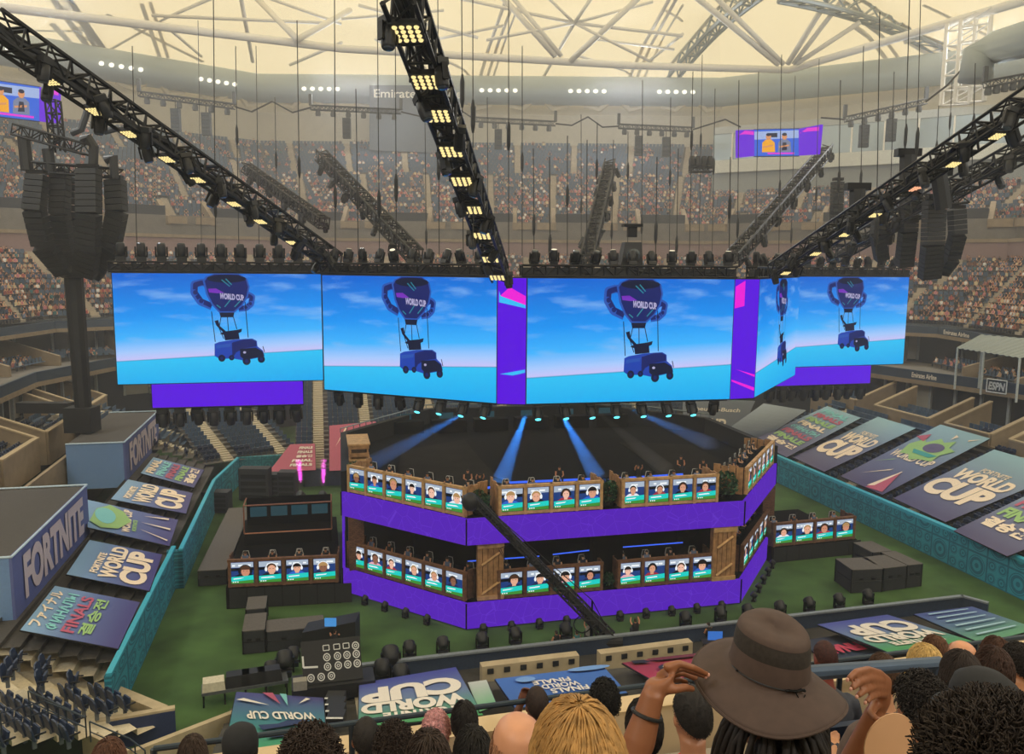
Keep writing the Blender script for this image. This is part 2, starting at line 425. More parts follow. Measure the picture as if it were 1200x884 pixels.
# ---------------------------------------------------------------- roof steelwork
def beam(pts, r, mat=None, n=8):
    o = MB().tube(pts, r, n).build('beam', mat or PAINT, smooth=True); return struct(o)
LO, HI = 58.0, 66.5
ch = [at_z(-60, 1, LO), at_z(400, 57, LO), at_z(742, 77, LO), at_z(925, 82, LO), at_z(1230, -8, LO)]
beam(ch, .62)
def mem(x1, y1, z1, x2, y2, z2, r=.3): beam([at_z(x1, y1, z1), at_z(x2, y2, z2)], r)
for a in [(588, -4, HI, 651, 66, LO, .5), (600, -4, HI, 658, 66, LO, .4), (668, 72, LO, 750, -4, HI, .5), (673, 27, 63, 520, -6, HI, .28), (673, 27, 63, 570, 47, 60, .25),
          (673, 27, 63, 762, 72, LO, .25), (673, 27, 63, 633, 97, 61, .3), (673, 27, 63, 695, -5, HI, .3), (673, 27, 63, 640, -5, HI, .25), (673, 27, 63, 800, 42, 62, .28), (673, 27, 63, 765, 2, HI, .25),
          (560, 92, 62, 592, 2, HI, .32), (568, 92, 62, 600, 8, HI, .28), (575, 92, 62, 607, 8, HI, .2), (726, 103, 62, 786, -4, HI, .32), (735, 103, 62, 794, -4, HI, .28), (742, 103, 62, 800, 6, HI, .2),
          (815, -4, HI, 912, 75, LO, .5), (838, -4, HI, 918, 75, LO, .42), (972, -4, HI, 923, 75, LO, .45), (990, -4, HI, 930, 75, LO, .4), (1008, 26, 63, 933, 75, LO, .42),
          (125, -2, HI, 238, 70, 62, .34), (166, -4, HI, 188, 64, 62, .34), (176, -4, HI, 197, 64, 62, .28), (112, 56, 62, 250, -3, HI, .3), (282, -4, HI, 296, 72, 62, .36), (299, -4, HI, 348, 46, LO, .5),
          (346, 48, LO, 410, 12, HI, .5), (310, -4, HI, 400, 28, 64, .26), (178, 18, 64, 380, 27, 64, .28), (340, 76, 62, 400, 50, 63, .3), (196, 32, 63, 236, 66, 62, .26), (420, 6, HI, 560, 44, 63, .28),
          (400, 22, 64, 520, 12, HI, .24), (480, 52, 63, 590, 30, 64, .26), (512, 66, 62, 566, 92, 62, .26), (440, 46, 63, 520, 90, 62, .24), (680, 66, 62, 780, 98, 62, .26), (700, 46, 63, 790, 58, 62, .24),
          (760, 72, 62, 800, 40, 63, .26), (780, 12, HI, 800, 24, HI, .24), (1000, 30, 64, 1062, 74, 62, .4), (1012, 26, 64, 1074, 72, 62, .32), (1060, 50, 62, 1150, 20, HI, .3), (1085, -4, HI, 1185, 48, 62, .3), (1130, 2, HI, 1195, 36, 63, .3),
          (1030, 8, HI, 1110, 52, 62, .28), (0, 20, 64, 62, 56, 62, .3), (20, -3, HI, 96, 40, 62, .28), (60, -3, HI, 118, 66, 62, .5), (92, -3, HI, 122, 60, 62, .4)]:
    mem(*a)
# two deep lattice arches behind the ring
def arch(p, q, sag, n, dep, mat):
    lo = []; up = []
    for k in range(n+1):
        t = k/n; c = lerp(p, q, t)+UP*(sag*4*t*(1-t)); lo.append(c); up.append(c+UP*dep)
    off = (q-p).cross(UP).normalized()*2.2
    mb = MB()
    for s_ in (0, 1):
        mb.tube([c+off*s_ for c in lo], .36, 6); mb.tube([c+off*s_ for c in up], .36, 6)
        for k in range(n):
            mb.bar(lo[k]+off*s_, up[k+1]+off*s_, .2); mb.bar(up[k]+off*s_, lo[k+1]+off*s_, .2)
    for k in range(n+1): mb.bar(lo[k], lo[k]+off, .2); mb.bar(up[k], up[k]+off, .2)
    for k in range(n): mb.bar(lo[k], lo[k+1]+off, .15)
    return struct(mb.build('beam', mat))
GREYST = pm('roof_grey_steel', '9AA3A6', .5, .2, var=.05)
arch(at_z(795, 92, 60.5), at_z(912, -14, 66), 1.5, 9, 3.4, GREYST)
arch(at_z(912, 2, 64), at_z(1108, 68, 61), 1.2, 10, 3.2, GREYST)
arch(at_z(60, -8, 65), at_z(112, 62, 61), .6, 6, 3.0, GREYST)
# ladder tower and side duct on the one flank
mb = MB()
pa, pb = at_d(1103, 124, 122), at_d(1136, 122, 118)
for s_ in (0, .35):
    o_ = V(.4, -1, 0)*s_*6
    mb.bar(pa+o_, pa+o_+UP*11, .32, 8); mb.bar(pb+o_, pb+o_+UP*11, .32, 8)
    for k in range(6): mb.bar(pa+o_+UP*(k*2), pb+o_+UP*(k*2), .14); mb.bar(pa+o_+UP*(k*2), pb+o_+UP*(k*2+2), .1)
struct(mb.build('column_lattice', PAINT))
mb = MB(); a = at_d(1143, 95, 112); b = at_d(1147, 66, 112); c = at_d(1230, 38, 96)
mb.tube([a, b, b+V(2, -1, 1), c], 2.1, 14); struct(mb.build('trim_side_duct', pm('side_duct_grey', 'A9B2B4', .9, var=.05), smooth=True))
# curved brackets between duct and wall
mb = MB(); A = ring(OUT, 43)
for i in (1, 2, 3):
    a, b = A[i], A[i+1]; dr = (b-a).normalized(); nrm = V(dr.y, -dr.x, 0); L_ = (b-a).length; k = 6.
    while k < L_-4:
        c = a+dr*k
        for sx in (-1, 1): mb.tube([c+dr*(sx*.5)-nrm*3+UP*56.2, c+dr*(sx*3)-nrm*1.2+UP*54.4, c+dr*(sx*6)-nrm*1.4+UP*55], [.7, .6, .4], 6)
        k += 15
struct(mb.build('trim_bracket', pm('bracket_cream', 'D8CCB0', .6, var=.04)))
# thin catenary hoses and the airline banner
a = at_d(433, 176, 165); b = at_d(522, 180, 165); c = at_d(522, 100, 165); d = at_d(433, 100, 165)
bn = MB().hexa([a, b, c, d], [a+V(0, .2, 0), b+V(0, .2, 0), c+V(0, .2, 0), d+V(0, .2, 0)]).build('hanging_banner', pm('banner_grey', '596068', .8, var=.05), origin=a)
tag(bn, 'large dark grey airline banner hanging on the far wall under the roof', 'banner')
mb = MB(); put_text(mb, 'Emirates Airline', [a, b, c, d], (.06, .81, 1.22, .94), .12, .015); 
mb.v = [v for v in mb.v]
mb.build('lettering', pm('letter_white', 'E9E6DE', .6, var=.02), bn)
# ================================================================ court level: floor, walls, lower seats, tarpaulins
CN = V(cos(R(13)), sin(R(13)), 0); CA = V(-sin(R(13)), cos(R(13)), 0)
def CF(u, v, z=0.): return CN*u+CA*v+UP*z
m, nt, N, L = newmat('artificial_turf')
o = N('ShaderNodeOutputMaterial'); b = N('ShaderNodeBsdfPrincipled'); L(b.outputs[0], o.inputs[0]); tc = N('ShaderNodeTexCoord')
n1 = N('ShaderNodeTexNoise'); n1.inputs['Scale'].default_value = .35; n2 = N('ShaderNodeTexNoise'); n2.inputs['Scale'].default_value = 14; n2.inputs['Detail'].default_value = 4
wv = N('ShaderNodeTexWave'); wv.inputs['Scale'].default_value = .08; wv.inputs['Distortion'].default_value = .2
mxa = N('ShaderNodeMath'); mxa.operation = 'MULTIPLY_ADD'; mxa.inputs[1].default_value = .5
L(tc.outputs['Object'], n1.inputs['Vector']); L(tc.outputs['Object'], n2.inputs['Vector']); L(tc.outputs['Object'], wv.inputs['Vector'])
L(n2.outputs[0], mxa.inputs[0]); L(n1.outputs[0], mxa.inputs[2])
rp = N('ShaderNodeValToRGB'); rp.color_ramp.elements[0].position = .45; rp.color_ramp.elements[1].position = 1.0
rp.color_ramp.elements[0].color = rgb('2A4419'); rp.color_ramp.elements[1].color = rgb('466730')
L(mxa.outputs[0], rp.inputs[0]); L(rp.outputs[0], b.inputs['Base Color']); b.inputs['Roughness'].default_value = .95
TURF = m
o = MB().quad(V(-90, 5, 0), V(90, 5, 0), V(90, 140, 0), V(-90, 140, 0)).build('floor', TURF); struct(o)

# loudspeaker-print wall cloth
def speaker_mat(name, c0, c1, axis, cell=1.3):
    m, nt, N, L = newmat(name)
    o = N('ShaderNodeOutputMaterial'); b = N('ShaderNodeBsdfPrincipled'); L(b.outputs[0], o.inputs[0]); tc = N('ShaderNodeTexCoord')
    dt = N('ShaderNodeVectorMath'); dt.operation = 'DOT_PRODUCT'; dt.inputs[1].default_value = axis; L(tc.outputs['Object'], dt.inputs[0])
    sp = N('ShaderNodeSeparateXYZ'); L(tc.outputs['Object'], sp.inputs[0])
    def mth(op, a, b_=None):
        n = N('ShaderNodeMath'); n.operation = op
        for i, q in enumerate((a, b_)):
            if q is None: continue
            if isinstance(q, (int, float)): n.inputs[i].default_value = q
            else: L(q, n.inputs[i])
        return n.outputs[0]
    x = mth('DIVIDE', dt.outputs['Value'], cell); y = mth('DIVIDE', sp.outputs[2], cell)
    cb = N('ShaderNodeCombineXYZ'); L(mth('FLOOR', x), cb.inputs[0]); L(mth('FLOOR', y), cb.inputs[1])
    wn = N('ShaderNodeTexWhiteNoise'); wn.noise_dimensions = '2D'; L(cb.outputs[0], wn.inputs['Vector'])
    k = mth('ADD', 1, mth('GREATER_THAN', wn.outputs['Value'], .55))          # one big or four small cones to a cabinet
    fx = mth('SUBTRACT', mth('FRACT', mth('MULTIPLY', x, k)), .5); fy = mth('SUBTRACT', mth('FRACT', mth('MULTIPLY', y, k)), .5)
    d = mth('SQRT', mth('ADD', mth('MULTIPLY', fx, fx), mth('MULTIPLY', fy, fy)))
    rp = N('ShaderNodeValToRGB'); rp.color_ramp.interpolation = 'CONSTANT'; L(d, rp.inputs[0])
    e = rp.color_ramp.elements; e[0].position = 0; e[0].color = rgb(c1); e[1].position = .1; e[1].color = rgb(c0)
    for p_, c_ in ((.22, c1), (.34, c0), (.38, c1), (.42, c0)): q = e.new(p_); q.color = rgb(c_)
    ex = mth('ABSOLUTE', mth('SUBTRACT', mth('FRACT', x), .5)); ey = mth('ABSOLUTE', mth('SUBTRACT', mth('FRACT', y), .5))
    ed = mth('GREATER_THAN', mth('MAXIMUM', ex, ey), .46)
    mx = N('ShaderNodeMix'); mx.data_type = 'RGBA'; L(ed, mx.inputs['Factor']); L(rp.outputs[0], mx.inputs['A']); mx.inputs['B'].default_value = rgb(c1)
    L(mx.outputs['Result'], b.inputs['Base Color']); b.inputs['Roughness'].default_value = .7
    MATS[name] = m; return m
SPK = speaker_mat('speaker_print', '2F93A8', '1E6B80', tuple(CA), 2.0)
SPKF = speaker_mat('speaker_print_far', '3A98A6', '2A7888', tuple(CN))
TEALCAP = pm('teal_cap', '37A5BE', .6, var=.05)
UR, UL, VF = 49.6, -10.8, 90.6
def cwall(name, pts, z1, mat, th=.35, z0=0):
    mb = MB()
    for a, b in zip(pts[:-1], pts[1:]):
        d = (b-a).normalized(); nr = V(d.y, -d.x, 0)*th
        mb.hexa([a+UP*z0, b+UP*z0, b+nr+UP*z0, a+nr+UP*z0], [a+UP*z1, b+UP*z1, b+nr+UP*z1, a+nr+UP*z1])
    return struct(mb.build(name, mat))
cwall('wall_right', [CF(UR, 36), CF(UR, 88)], 2.75, SPK)
cwall('trim_right_cap', [CF(UR-.03, 36), CF(UR-.03, 88)], 3.02, TEALCAP, .5, 2.75)
SPKL = speaker_mat('speaker_print_long', '2F93A8', '1E6B80', tuple(CA*.42), 2.0)
cwall('wall_left', [CF(UL, 64), CF(UL, 44)], 2.9, SPKL)
cwall('wall_left', [CF(UL+2.0, 93), CF(UL+.6, 83.5), CF(UL+.6, 63.2), CF(UL-.5, 63.2)], 2.9, SPKL)
cwall('trim_left_cap', [CF(UL+.03, 64), CF(UL+.03, 44)], 3.05, TEALCAP, .3, 2.9)
cwall('trim_left_cap', [CF(UL+2.03, 93), CF(UL+.63, 83.5), CF(UL+.63, 63.2)], 3.05, TEALCAP, .3, 2.9)
cwall('wall_far', [CF(-2, 93.5), CF(UL+2.0, 93)], 3.0, SPKF)
cwall('wall_far', [CF(UR, 88), CF(45, VF), CF(-2, VF), CF(-2, 93.5)], 1.9, pm('far_wall_grey', '4A5560', .8))
# lower seats: tread meshes in court coordinates
SEATS_LOGE = []            # (point, facing)
def steps(name, a, b, n, rise0, rise1, run, rows, seat=True, aisle=(), pitch=.56, mat=None):
    """a->b front edge, n outward; rows of treads; remembers every seat"""
    mb = MB(); d = (b-a).normalized(); L_ = (b-a).length
    for k in range(rows):
        t0, t1 = k/rows*run, (k+1)/rows*run; z0, z1 = lerp(rise0, rise1, k/rows), lerp(rise0, rise1, (k+1)/rows)
        p, q, r_, s_ = a+n*t0, b+n*t0, b+n*t1, a+n*t1
        mb.mat(0); mb.quad(p+UP*z0, q+UP*z0, r_+UP*z0, s_+UP*z0); mb.quad(s_+UP*z0, r_+UP*z0, r_+UP*z1, s_+UP*z1)
        mb.mat(1)
        for x in aisle:
            c = a+d*x+n*t0; w_ = t1-t0; h_ = z1-z0
            mb.box(c+n*w_*.25+UP*(z0+h_*.25), (1.2, w_*.5, h_*.5), (d, n, UP)); mb.box(c+n*w_*.75+UP*(z0+h_*.5), (1.2, w_*.5, h_), (d, n, UP))
        if seat:
            x = pitch
            while x < L_-.2:
                if all(abs(x-s) > .9 for s in aisle):
                    pt = a+d*x+n*(t0+(t1-t0)*.6)+UP*z0
                    if in_view(pt, 10, 10): SEATS_LOGE.append((pt, -n))
                x += pitch
    return struct(mb.build(name, [mat or CONCD, pm('aisle_concrete', 'C2B79F', .9, var=.1)]))
steps('trim_loge_right', CF(UR+.5, 36), CF(UR+.5, 92), CN, 2.4, 6.9, 12.4, 13, True, (8, 17, 26, 35, 44, 52), mat=pm('loge_shade_concrete', '45423F', .9, var=.15))  # treads darkened, shadow under the tarpaulins put into the concrete colour
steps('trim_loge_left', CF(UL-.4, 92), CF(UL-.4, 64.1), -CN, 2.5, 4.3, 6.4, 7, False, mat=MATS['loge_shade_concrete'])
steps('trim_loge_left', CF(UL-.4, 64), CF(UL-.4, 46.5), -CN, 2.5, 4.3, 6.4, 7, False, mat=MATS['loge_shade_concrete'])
steps('trim_loge_far', CF(UR+6, VF+.4), CF(-3, VF+.4), CA, 1.6, 9.9, 24, 24, True, (6, 15, 24, 33, 42.5, 50.5, 56), pitch=.6)
steps('trim_loge_corner', CF(-2.5, VF+5), CF(-12, VF+.5), (CF(-2.5, VF+5)-CF(-12, VF+.5)).normalized().cross(UP)*-1, 2.8, 9.9, 24, 24, True, (2, 8), pitch=.6)
steps('trim_loge_corner', CF(-12.5, 104), CF(-12.5, 92.5), -CN, 2.9, 8.2, 15, 15, True, (3, 9), pitch=.6)

# ---------------------------------------------------------------- tarpaulins over the lower seats
def grad_mat(name, top, bot, mid=None):
    if name in MATS: return MATS[name]
    m, nt, N, L = newmat(name)
    o = N('ShaderNodeOutputMaterial'); b = N('ShaderNodeBsdfPrincipled'); L(b.outputs[0], o.inputs[0]); b.inputs['Roughness'].default_value = .55
    uv = N('ShaderNodeUVMap'); sp = N('ShaderNodeSeparateXYZ'); L(uv.outputs[0], sp.inputs[0])
    rp = N('ShaderNodeValToRGB'); L(sp.outputs[1], rp.inputs[0]); e = rp.color_ramp.elements
    e[0].position = 0.05; e[0].color = rgb(bot); e[1].position = .95; e[1].color = rgb(top)
    if mid: q = e.new(.5); q.color = rgb(mid)
    L(rp.outputs[0], b.inputs['Base Color']); MATS[name] = m; return m
TARPQ = []
def under_tarp(p, grow=.5):
    for q in TARPQ:
        c = (q[0]+q[1]+q[2]+q[3])/4; ok = 0
        for a, b in zip(q, q[1:]+q[:1]):
            a2, b2 = a+(a-c).normalized()*grow, b+(b-c).normalized()*grow; ok += 1 if (b2.x-a2.x)*(p.y-a2.y)-(b2.y-a2.y)*(p.x-a2.x) > 0 else -1
        if abs(ok) == 4: return True
    return False
def sheet(q, name, mat, n=10, sag=.03, th=.04, thing=None, lab=None, group=None, cat='tarpaulin'):
    """a stretched cloth on corners q = [bl, br, tr, tl] with uv; returns the object"""
    nr = (q[1]-q[0]).cross(q[3]-q[0]).normalized()
    vs = []; fs = []; uv = []
    for j in range(n+1):
        for i in range(n+1):
            u, v = i/n, j/n
            vs.append(bil(q, u, v)-nr*sag*(sin(pi*u)*sin(pi*v)+.25*sin(u*13+v*3)*sin(pi*v)*.4)); uv.append((u, v))
    mb = MB(); mb.add(vs, [(j*(n+1)+i, j*(n+1)+i+1, (j+1)*(n+1)+i+1, (j+1)*(n+1)+i) for j in range(n) for i in range(n)])
    # hem: a doubled edge that hangs below the cloth
    o = mb.build(name, mat, origin=q[0])
    l = o.data.uv_layers.new(name='UVMap')
    for lp in o.data.loops: l.data[lp.index].uv = uv[lp.vertex_index]
    TARPQ.append([p.copy() for p in q])
    so_ = o.modifiers.new('cloth thickness', 'SOLIDIFY'); so_.thickness = th; so_.offset = -1
    if lab: tag(o, lab, cat, group)
    h = MB()
    ed = [q[0], q[1], q[2], q[3], q[0]]
    h.tube([p-nr*.06 for p in ed], .05, 5)
    h.build('hem', BLACKM, o)
    return o
LW = pm('tarp_white', 'EFE6D6', .6, var=.02)
TT = {k: pm('tarp_'+k, c, .6, var=.02) for k, c in dict(pink='B8566E', green='98BF74', aqua='7FC6C4', teal='3F9C96', darkgreen='4F8F4C', purple='5E5578', cream='F1DCC0', red='C0384E', navy='26365E', sky='6FB5E6').items()}
def wallslope(px_wall, px_up, zw, n):
    """the upper corner of a tarp whose foot is at photo pixel px_wall on the wall top"""
    w_ = at_z(*px_wall, zw); pn = V(-n.y, n.x, 0)
    return w_, at_plane(*px_up, w_, pn)
def tarp(pts, zw, n, name_label, style, side):
    # pts in the photo: wall corner 1, wall corner 2, upper corner over 1, upper corner over 2
    a, A_ = wallslope(pts[0], pts[2], zw, n); b, B_ = wallslope(pts[1], pts[3], zw, n)
    q = [a, b, B_, A_] if side == 'R' else [a, b, B_, A_]
    return q
def txt_part(o, mat, items, q, lift=.05):
    mb = MB()
    for t in items: put_text(mb, t[0], q, t[1], lift, t[2] if len(t) > 2 else .03)
    return mb.build('lettering', mat, o)
GR = grad_mat('tarp_print', '8FB3BE', '4C4668', '6E7894')
GL = grad_mat('tarp_print_side', '7FA3C4', '443F78', '5C6C9C')
def worldcup_items(): return [('FORTNITE', (.30, .66, .70, .72), .02), ('WORLD', (.10, .49, .92, .65), .05), ('CUP', (.04, .21, .94, .48), .055)]
# right side, q: bl = wall far, br = wall near
def tr(p): return tarp(p, 3.12, CN, '', '', 'R')
q = tr([(881, 515.6), (922, 536), (969.6, 476), (1008.6, 490)])
o = sheet(q, 'tarpaulin', GR, lab='blue grey tarpaulin with many rows of coloured words, above the speaker print wall', group='printed tarpaulins over the lower seats')
for i, (t, c) in enumerate([('FINAL', 'aqua'), ('FINALS', 'pink'), ('FINALE', 'green'), ('FINAL', 'cream'), ('ФИНАЛЫ', 'aqua'), ('FINALS', 'pink'), ('FINALE', 'green'), ('결승전', 'cream')]):
    mb = MB(); put_text(mb, t, q, (.12, .86-i*.105, .88, .94-i*.105), .05, .05); mb.build('lettering', TT[c], o)
q = tr([(929, 536), (966, 553), (1029, 488.5), (1073, 502)])
o = sheet(q, 'tarpaulin', GR, lab='tarpaulin with big cream lettering, between the many-rowed and green burst ones, right side', group='printed tarpaulins over the lower seats')
txt_part(o, TT['cream'], worldcup_items(), q)
q = tr([(985, 558), (1034, 580), (1102, 497.6), (1160, 514)])
o = sheet(q, 'tarpaulin', GR, lab='tarpaulin with green burst, red streak and small cream lettering above the speaker print wall', group='printed tarpaulins over the lower seats')
def burst(o, q, flip=False):
    f = (lambda p: [(1-x, 1-y) for x, y in p]) if flip else (lambda p: p)
    mb = MB(); mb.mat(0); put_poly(mb, q, f([(.1, .64), (.2, .76), (.3, .72), (.42, .82), (.55, .78), (.68, .84), (.74, .74), (.9, .72), (.8, .62), (.84, .52), (.62, .5), (.5, .46), (.36, .52), (.2, .5)]), .07)
    put_poly(mb, q, f([(.05, .3), (.32, .42), (.3, .40)]), .07)
    mb.mat(1); put_poly(mb, q, f([(.0, .76), (.24, .72), (.16, .84)]), .07); put_poly(mb, q, f([(.62, .0), (.95, .02), (.72, .3)]), .07)
    mb.mat(2); put_poly(mb, q, f([(.2, .12), (.55, .3), (.53, .27)]), .07); put_poly(mb, q, f([(.7, .05), (.74, .3), (.72, .3), (.6, .02)]), .08); put_poly(mb, q, f([(.52, .92), (.56, .84), (.6, .9)]), .07); put_poly(mb, q, f([(.8, .9), (.95, .95), (.82, .88)]), .07)
    mb.build('burst_print', [TT['green'], TT['pink'], TT['cream']], o)
    mb = MB(); put_poly(mb, q, f(ell(.55, .68, .18, .07)), .09); mb.mat(1); put_poly(mb, q, f([(.3, .6), (.8, .6), (.72, .55), (.38, .55)]), .1); mb.mat(0); put_poly(mb, q, f(ell(.55, .7, .1, .03)), .11)
    mb.build('emblem', [TT['purple'], TT['teal']], o)
    mb = MB()
    r_ = (.08, .44, .92, .54)
    qq = [q[2], q[3], q[0], q[1]] if flip else q
    put_text(mb, 'WORLD CUP', qq, r_, .05, .03); put_text(mb, 'FORTNITE', qq, (.3, .55, .6, .59), .05, .02); mb.build('lettering', TT['cream'], o)
burst(o, q)
q = tr([(1047, 584), (1108, 612), (1165, 527), (1252, 552)])
o = sheet(q, 'tarpaulin', GR, lab='tarpaulin with big cream lettering near the right edge, on the near side of the burst', group='printed tarpaulins over the lower seats')
txt_part(o, TT['cream'], worldcup_items(), q)
q = tr([(1118, 622), (1180, 652), (1245, 560), (1340, 590)])
o = sheet(q, 'tarpaulin', GR, lab='purple tarpaulin with rows of coloured words at the right picture edge', group='printed tarpaulins over the lower seats')
for i, (t, c) in enumerate([('ファイナル', 'cream'), ('FINALS', 'pink'), ('FINALE', 'green'), ('결승전', 'cream')]):
    mb = MB(); put_text(mb, t, q, (.08, .66-i*.16, .8, .79-i*.16), .05, .05); mb.build('lettering', TT[c], o)
# left side, read from the far end: letters run up the slope
def tl(p, label, style, mat=GL):
    a, A_ = wallslope(p[0], p[2], 3.12, -CN); b, B_ = wallslope(p[1], p[3], 3.12, -CN)
    q = [a, A_, B_, b]            # bottom edge runs from wall up the slope along the near side
    o = sheet([a, b, B_, A_][::1], 'tarpaulin', mat, lab=label, group='printed tarpaulins below the covered boxes')
    return o, [A_, a, b, B_]
o, q = tl([(138.4, 760.4), (163.9, 706), (23.8, 738.4), (64.5, 686.8)], 'purple tarpaulin with words in four scripts, below the near end of the long blue box', 'finals')
for i, (t, c) in enumerate([('ファイナル', 'cream'), ('ФИНАЛЫ', 'aqua'), ('FINALS', 'pink'), ('결승전', 'green')]):
    q2 = [q[0], q[3], q[2], q[1]]
    mb = MB(); qq = [bil(q, .16+i*.17, .10), bil(q, .16+i*.17, .88), bil(q, .16+i*.17-.14, .88), bil(q, .16+i*.17-.14, .10)]
    put_text(mb, t, qq, (0, 0, 1, 1), .05, .03); mb.build('lettering', TT[c], o)
def side_text(o, q, rows, bold=.05):
    for t, c, u0, u1, v0, v1 in rows:
        qq = [bil(q, u1, v0), bil(q, u1, v1), bil(q, u0, v1), bil(q, u0, v0)]
        mb = MB(); put_text(mb, t, qq, (0, 0, 1, 1), .05, bold); mb.build('lettering', TT[c], o)
o, q = tl([(175, 692.6), (190, 650), (78, 673), (105, 633)], 'blue tarpaulin with large cream lettering beside the long blue box', 'wc')
side_text(o, q, [('FORTNITE', 'cream', .22, .32, .15, .7), ('WORLD', 'cream', .34, .56, .08, .95), ('CUP', 'cream', .58, .92, .05, .92)])
o, q = tl([(198.5, 640), (208.7, 609.4), (102.8, 618), (101.8, 585.7)], 'purple tarpaulin with green burst and white streaks between the two cream lettered ones', 'burst')
mb = MB(); put_poly(mb, q, [(.02, .2), (.1, .7), (.25, .95), (.4, .8), (.5, .5), (.36, .15), (.15, .05)], .09); mb.mat(1); put_poly(mb, q, ell(.2, .5, .12, .28), .11)
mb.mat(2); put_poly(mb, q, [(.6, .3), (.95, .1), (.96, .14)], .1); put_poly(mb, q, [(.6, .55), (.95, .5), (.95, .56)], .1); put_poly(mb, q, [(.62, .8), (.9, .92), (.9, .86)], .1); mb.build('burst_print', [TT['green'], TT['aqua'], TT['cream']], o)
side_text(o, q, [('WORLD CUP', 'cream', .40, .5, .1, .92), ('FORTNITE', 'green', .52, .57, .2, .6)])
o, q = tl([(218, 602), (226, 578), (130, 585), (150, 562)], 'blue tarpaulin with large cream lettering in front of the smaller blue box', 'wc')
side_text(o, q, [('FORTNITE', 'cream', .12, .22, .15, .7), ('WORLD', 'cream', .25, .5, .08, .95), ('CUP', 'cream', .54, .92, .05, .92)])
o, q = tl([(227, 571.6), (239, 551), (165, 554.6), (179.8, 536)], 'blue grey tarpaulin with five blocks of coloured words beside the smaller blue box', 'finals')
side_text(o, q, [('FINAL', 'cream', .05, .2, .1, .9), ('FINALE', 'aqua', .24, .38, .1, .9), ('FINALS', 'pink', .42, .56, .1, .9), ('FINALE', 'green', .6, .73, .1, .9), ('결승전', 'cream', .77, .94, .1, .9)])
# far side
def farq(x0, y0, x1, y1, z0, z1, tilt=0):
    a, b = at_z(x0, y1, z0), at_z(x1, y1, z0); c, d = at_z(x1-tilt, y0, z1), at_z(x0+tilt, y0, z1); return [a, b, c, d]
PINKT = grad_mat('tarp_pink', 'F0BEBE', 'E8A6AA')
q = [at_z(315, 553, 2.0), at_z(370, 551, 2.0), at_z(369, 520, 4.0), at_z(340, 521, 4.0)]
o = sheet(q, 'tarpaulin', PINKT, sag=.05, lab='small salmon pink tarpaulin with white lines of words behind the magenta lights', group='pink tarpaulins on the far seats')
mb = MB()
for k in range(5): put_text(mb, ['FINALS', 'FINALE', '결승전', 'FINAL', 'FINALS'][k], q, (.45 if k < 3 else .4, .78-k*.16, .92, .88-k*.16), .08, .05)
mb.build('lettering', LW, o)
q = [at_z(386, 552, 2.0), at_z(470, 548, 2.0), at_z(440, 494, 5.6), at_z(386, 499, 5.6)]
o = sheet(q, 'tarpaulin', PINKT, sag=.05, lab='larger salmon pink tarpaulin beside the stairs, partly behind the stage', group='pink tarpaulins on the far seats')
mb = MB(); put_poly(mb, q, [(.1, .5), (.35, .95), (.38, .93)], .05); put_poly(mb, q, [(.2, .3), (.7, .62), (.7, .6)], .05); mb.build('burst_print', TT['cream'], o)
q = [at_z(840, 512, 3.2), at_z(895, 514, 3.2), at_z(945, 481, 7), at_z(895, 473, 7)]
o = sheet(q, 'tarpaulin', grad_mat('tarp_pale', '9AA6AE', '6A7482'), sag=.05, lab='pale grey tarpaulin lit by a spot, left of the coloured word tarpaulin', group='grey tarpaulins on the far seats')  # glow painted as a pale gradient, no spot points here
q = [at_z(800, 505, 3.2), at_z(868, 508, 3.2), at_z(885, 470, 7), at_z(800, 466, 7)]
o = sheet(q, 'tarpaulin', grad_mat('tarp_slate', '77818E', '5A6474'), sag=.05, lab='slate grey tarpaulin with faint white beer lettering beside the far stairs', group='grey tarpaulins on the far seats')
mb = MB(); put_text(mb, 'Anheuser-Busch', q, (.05, .62, .85, .74), .05, .02); put_text(mb, 'BUD', q, (.35, .15, .7, .4), .05, .05); mb.build('lettering', LW, o)

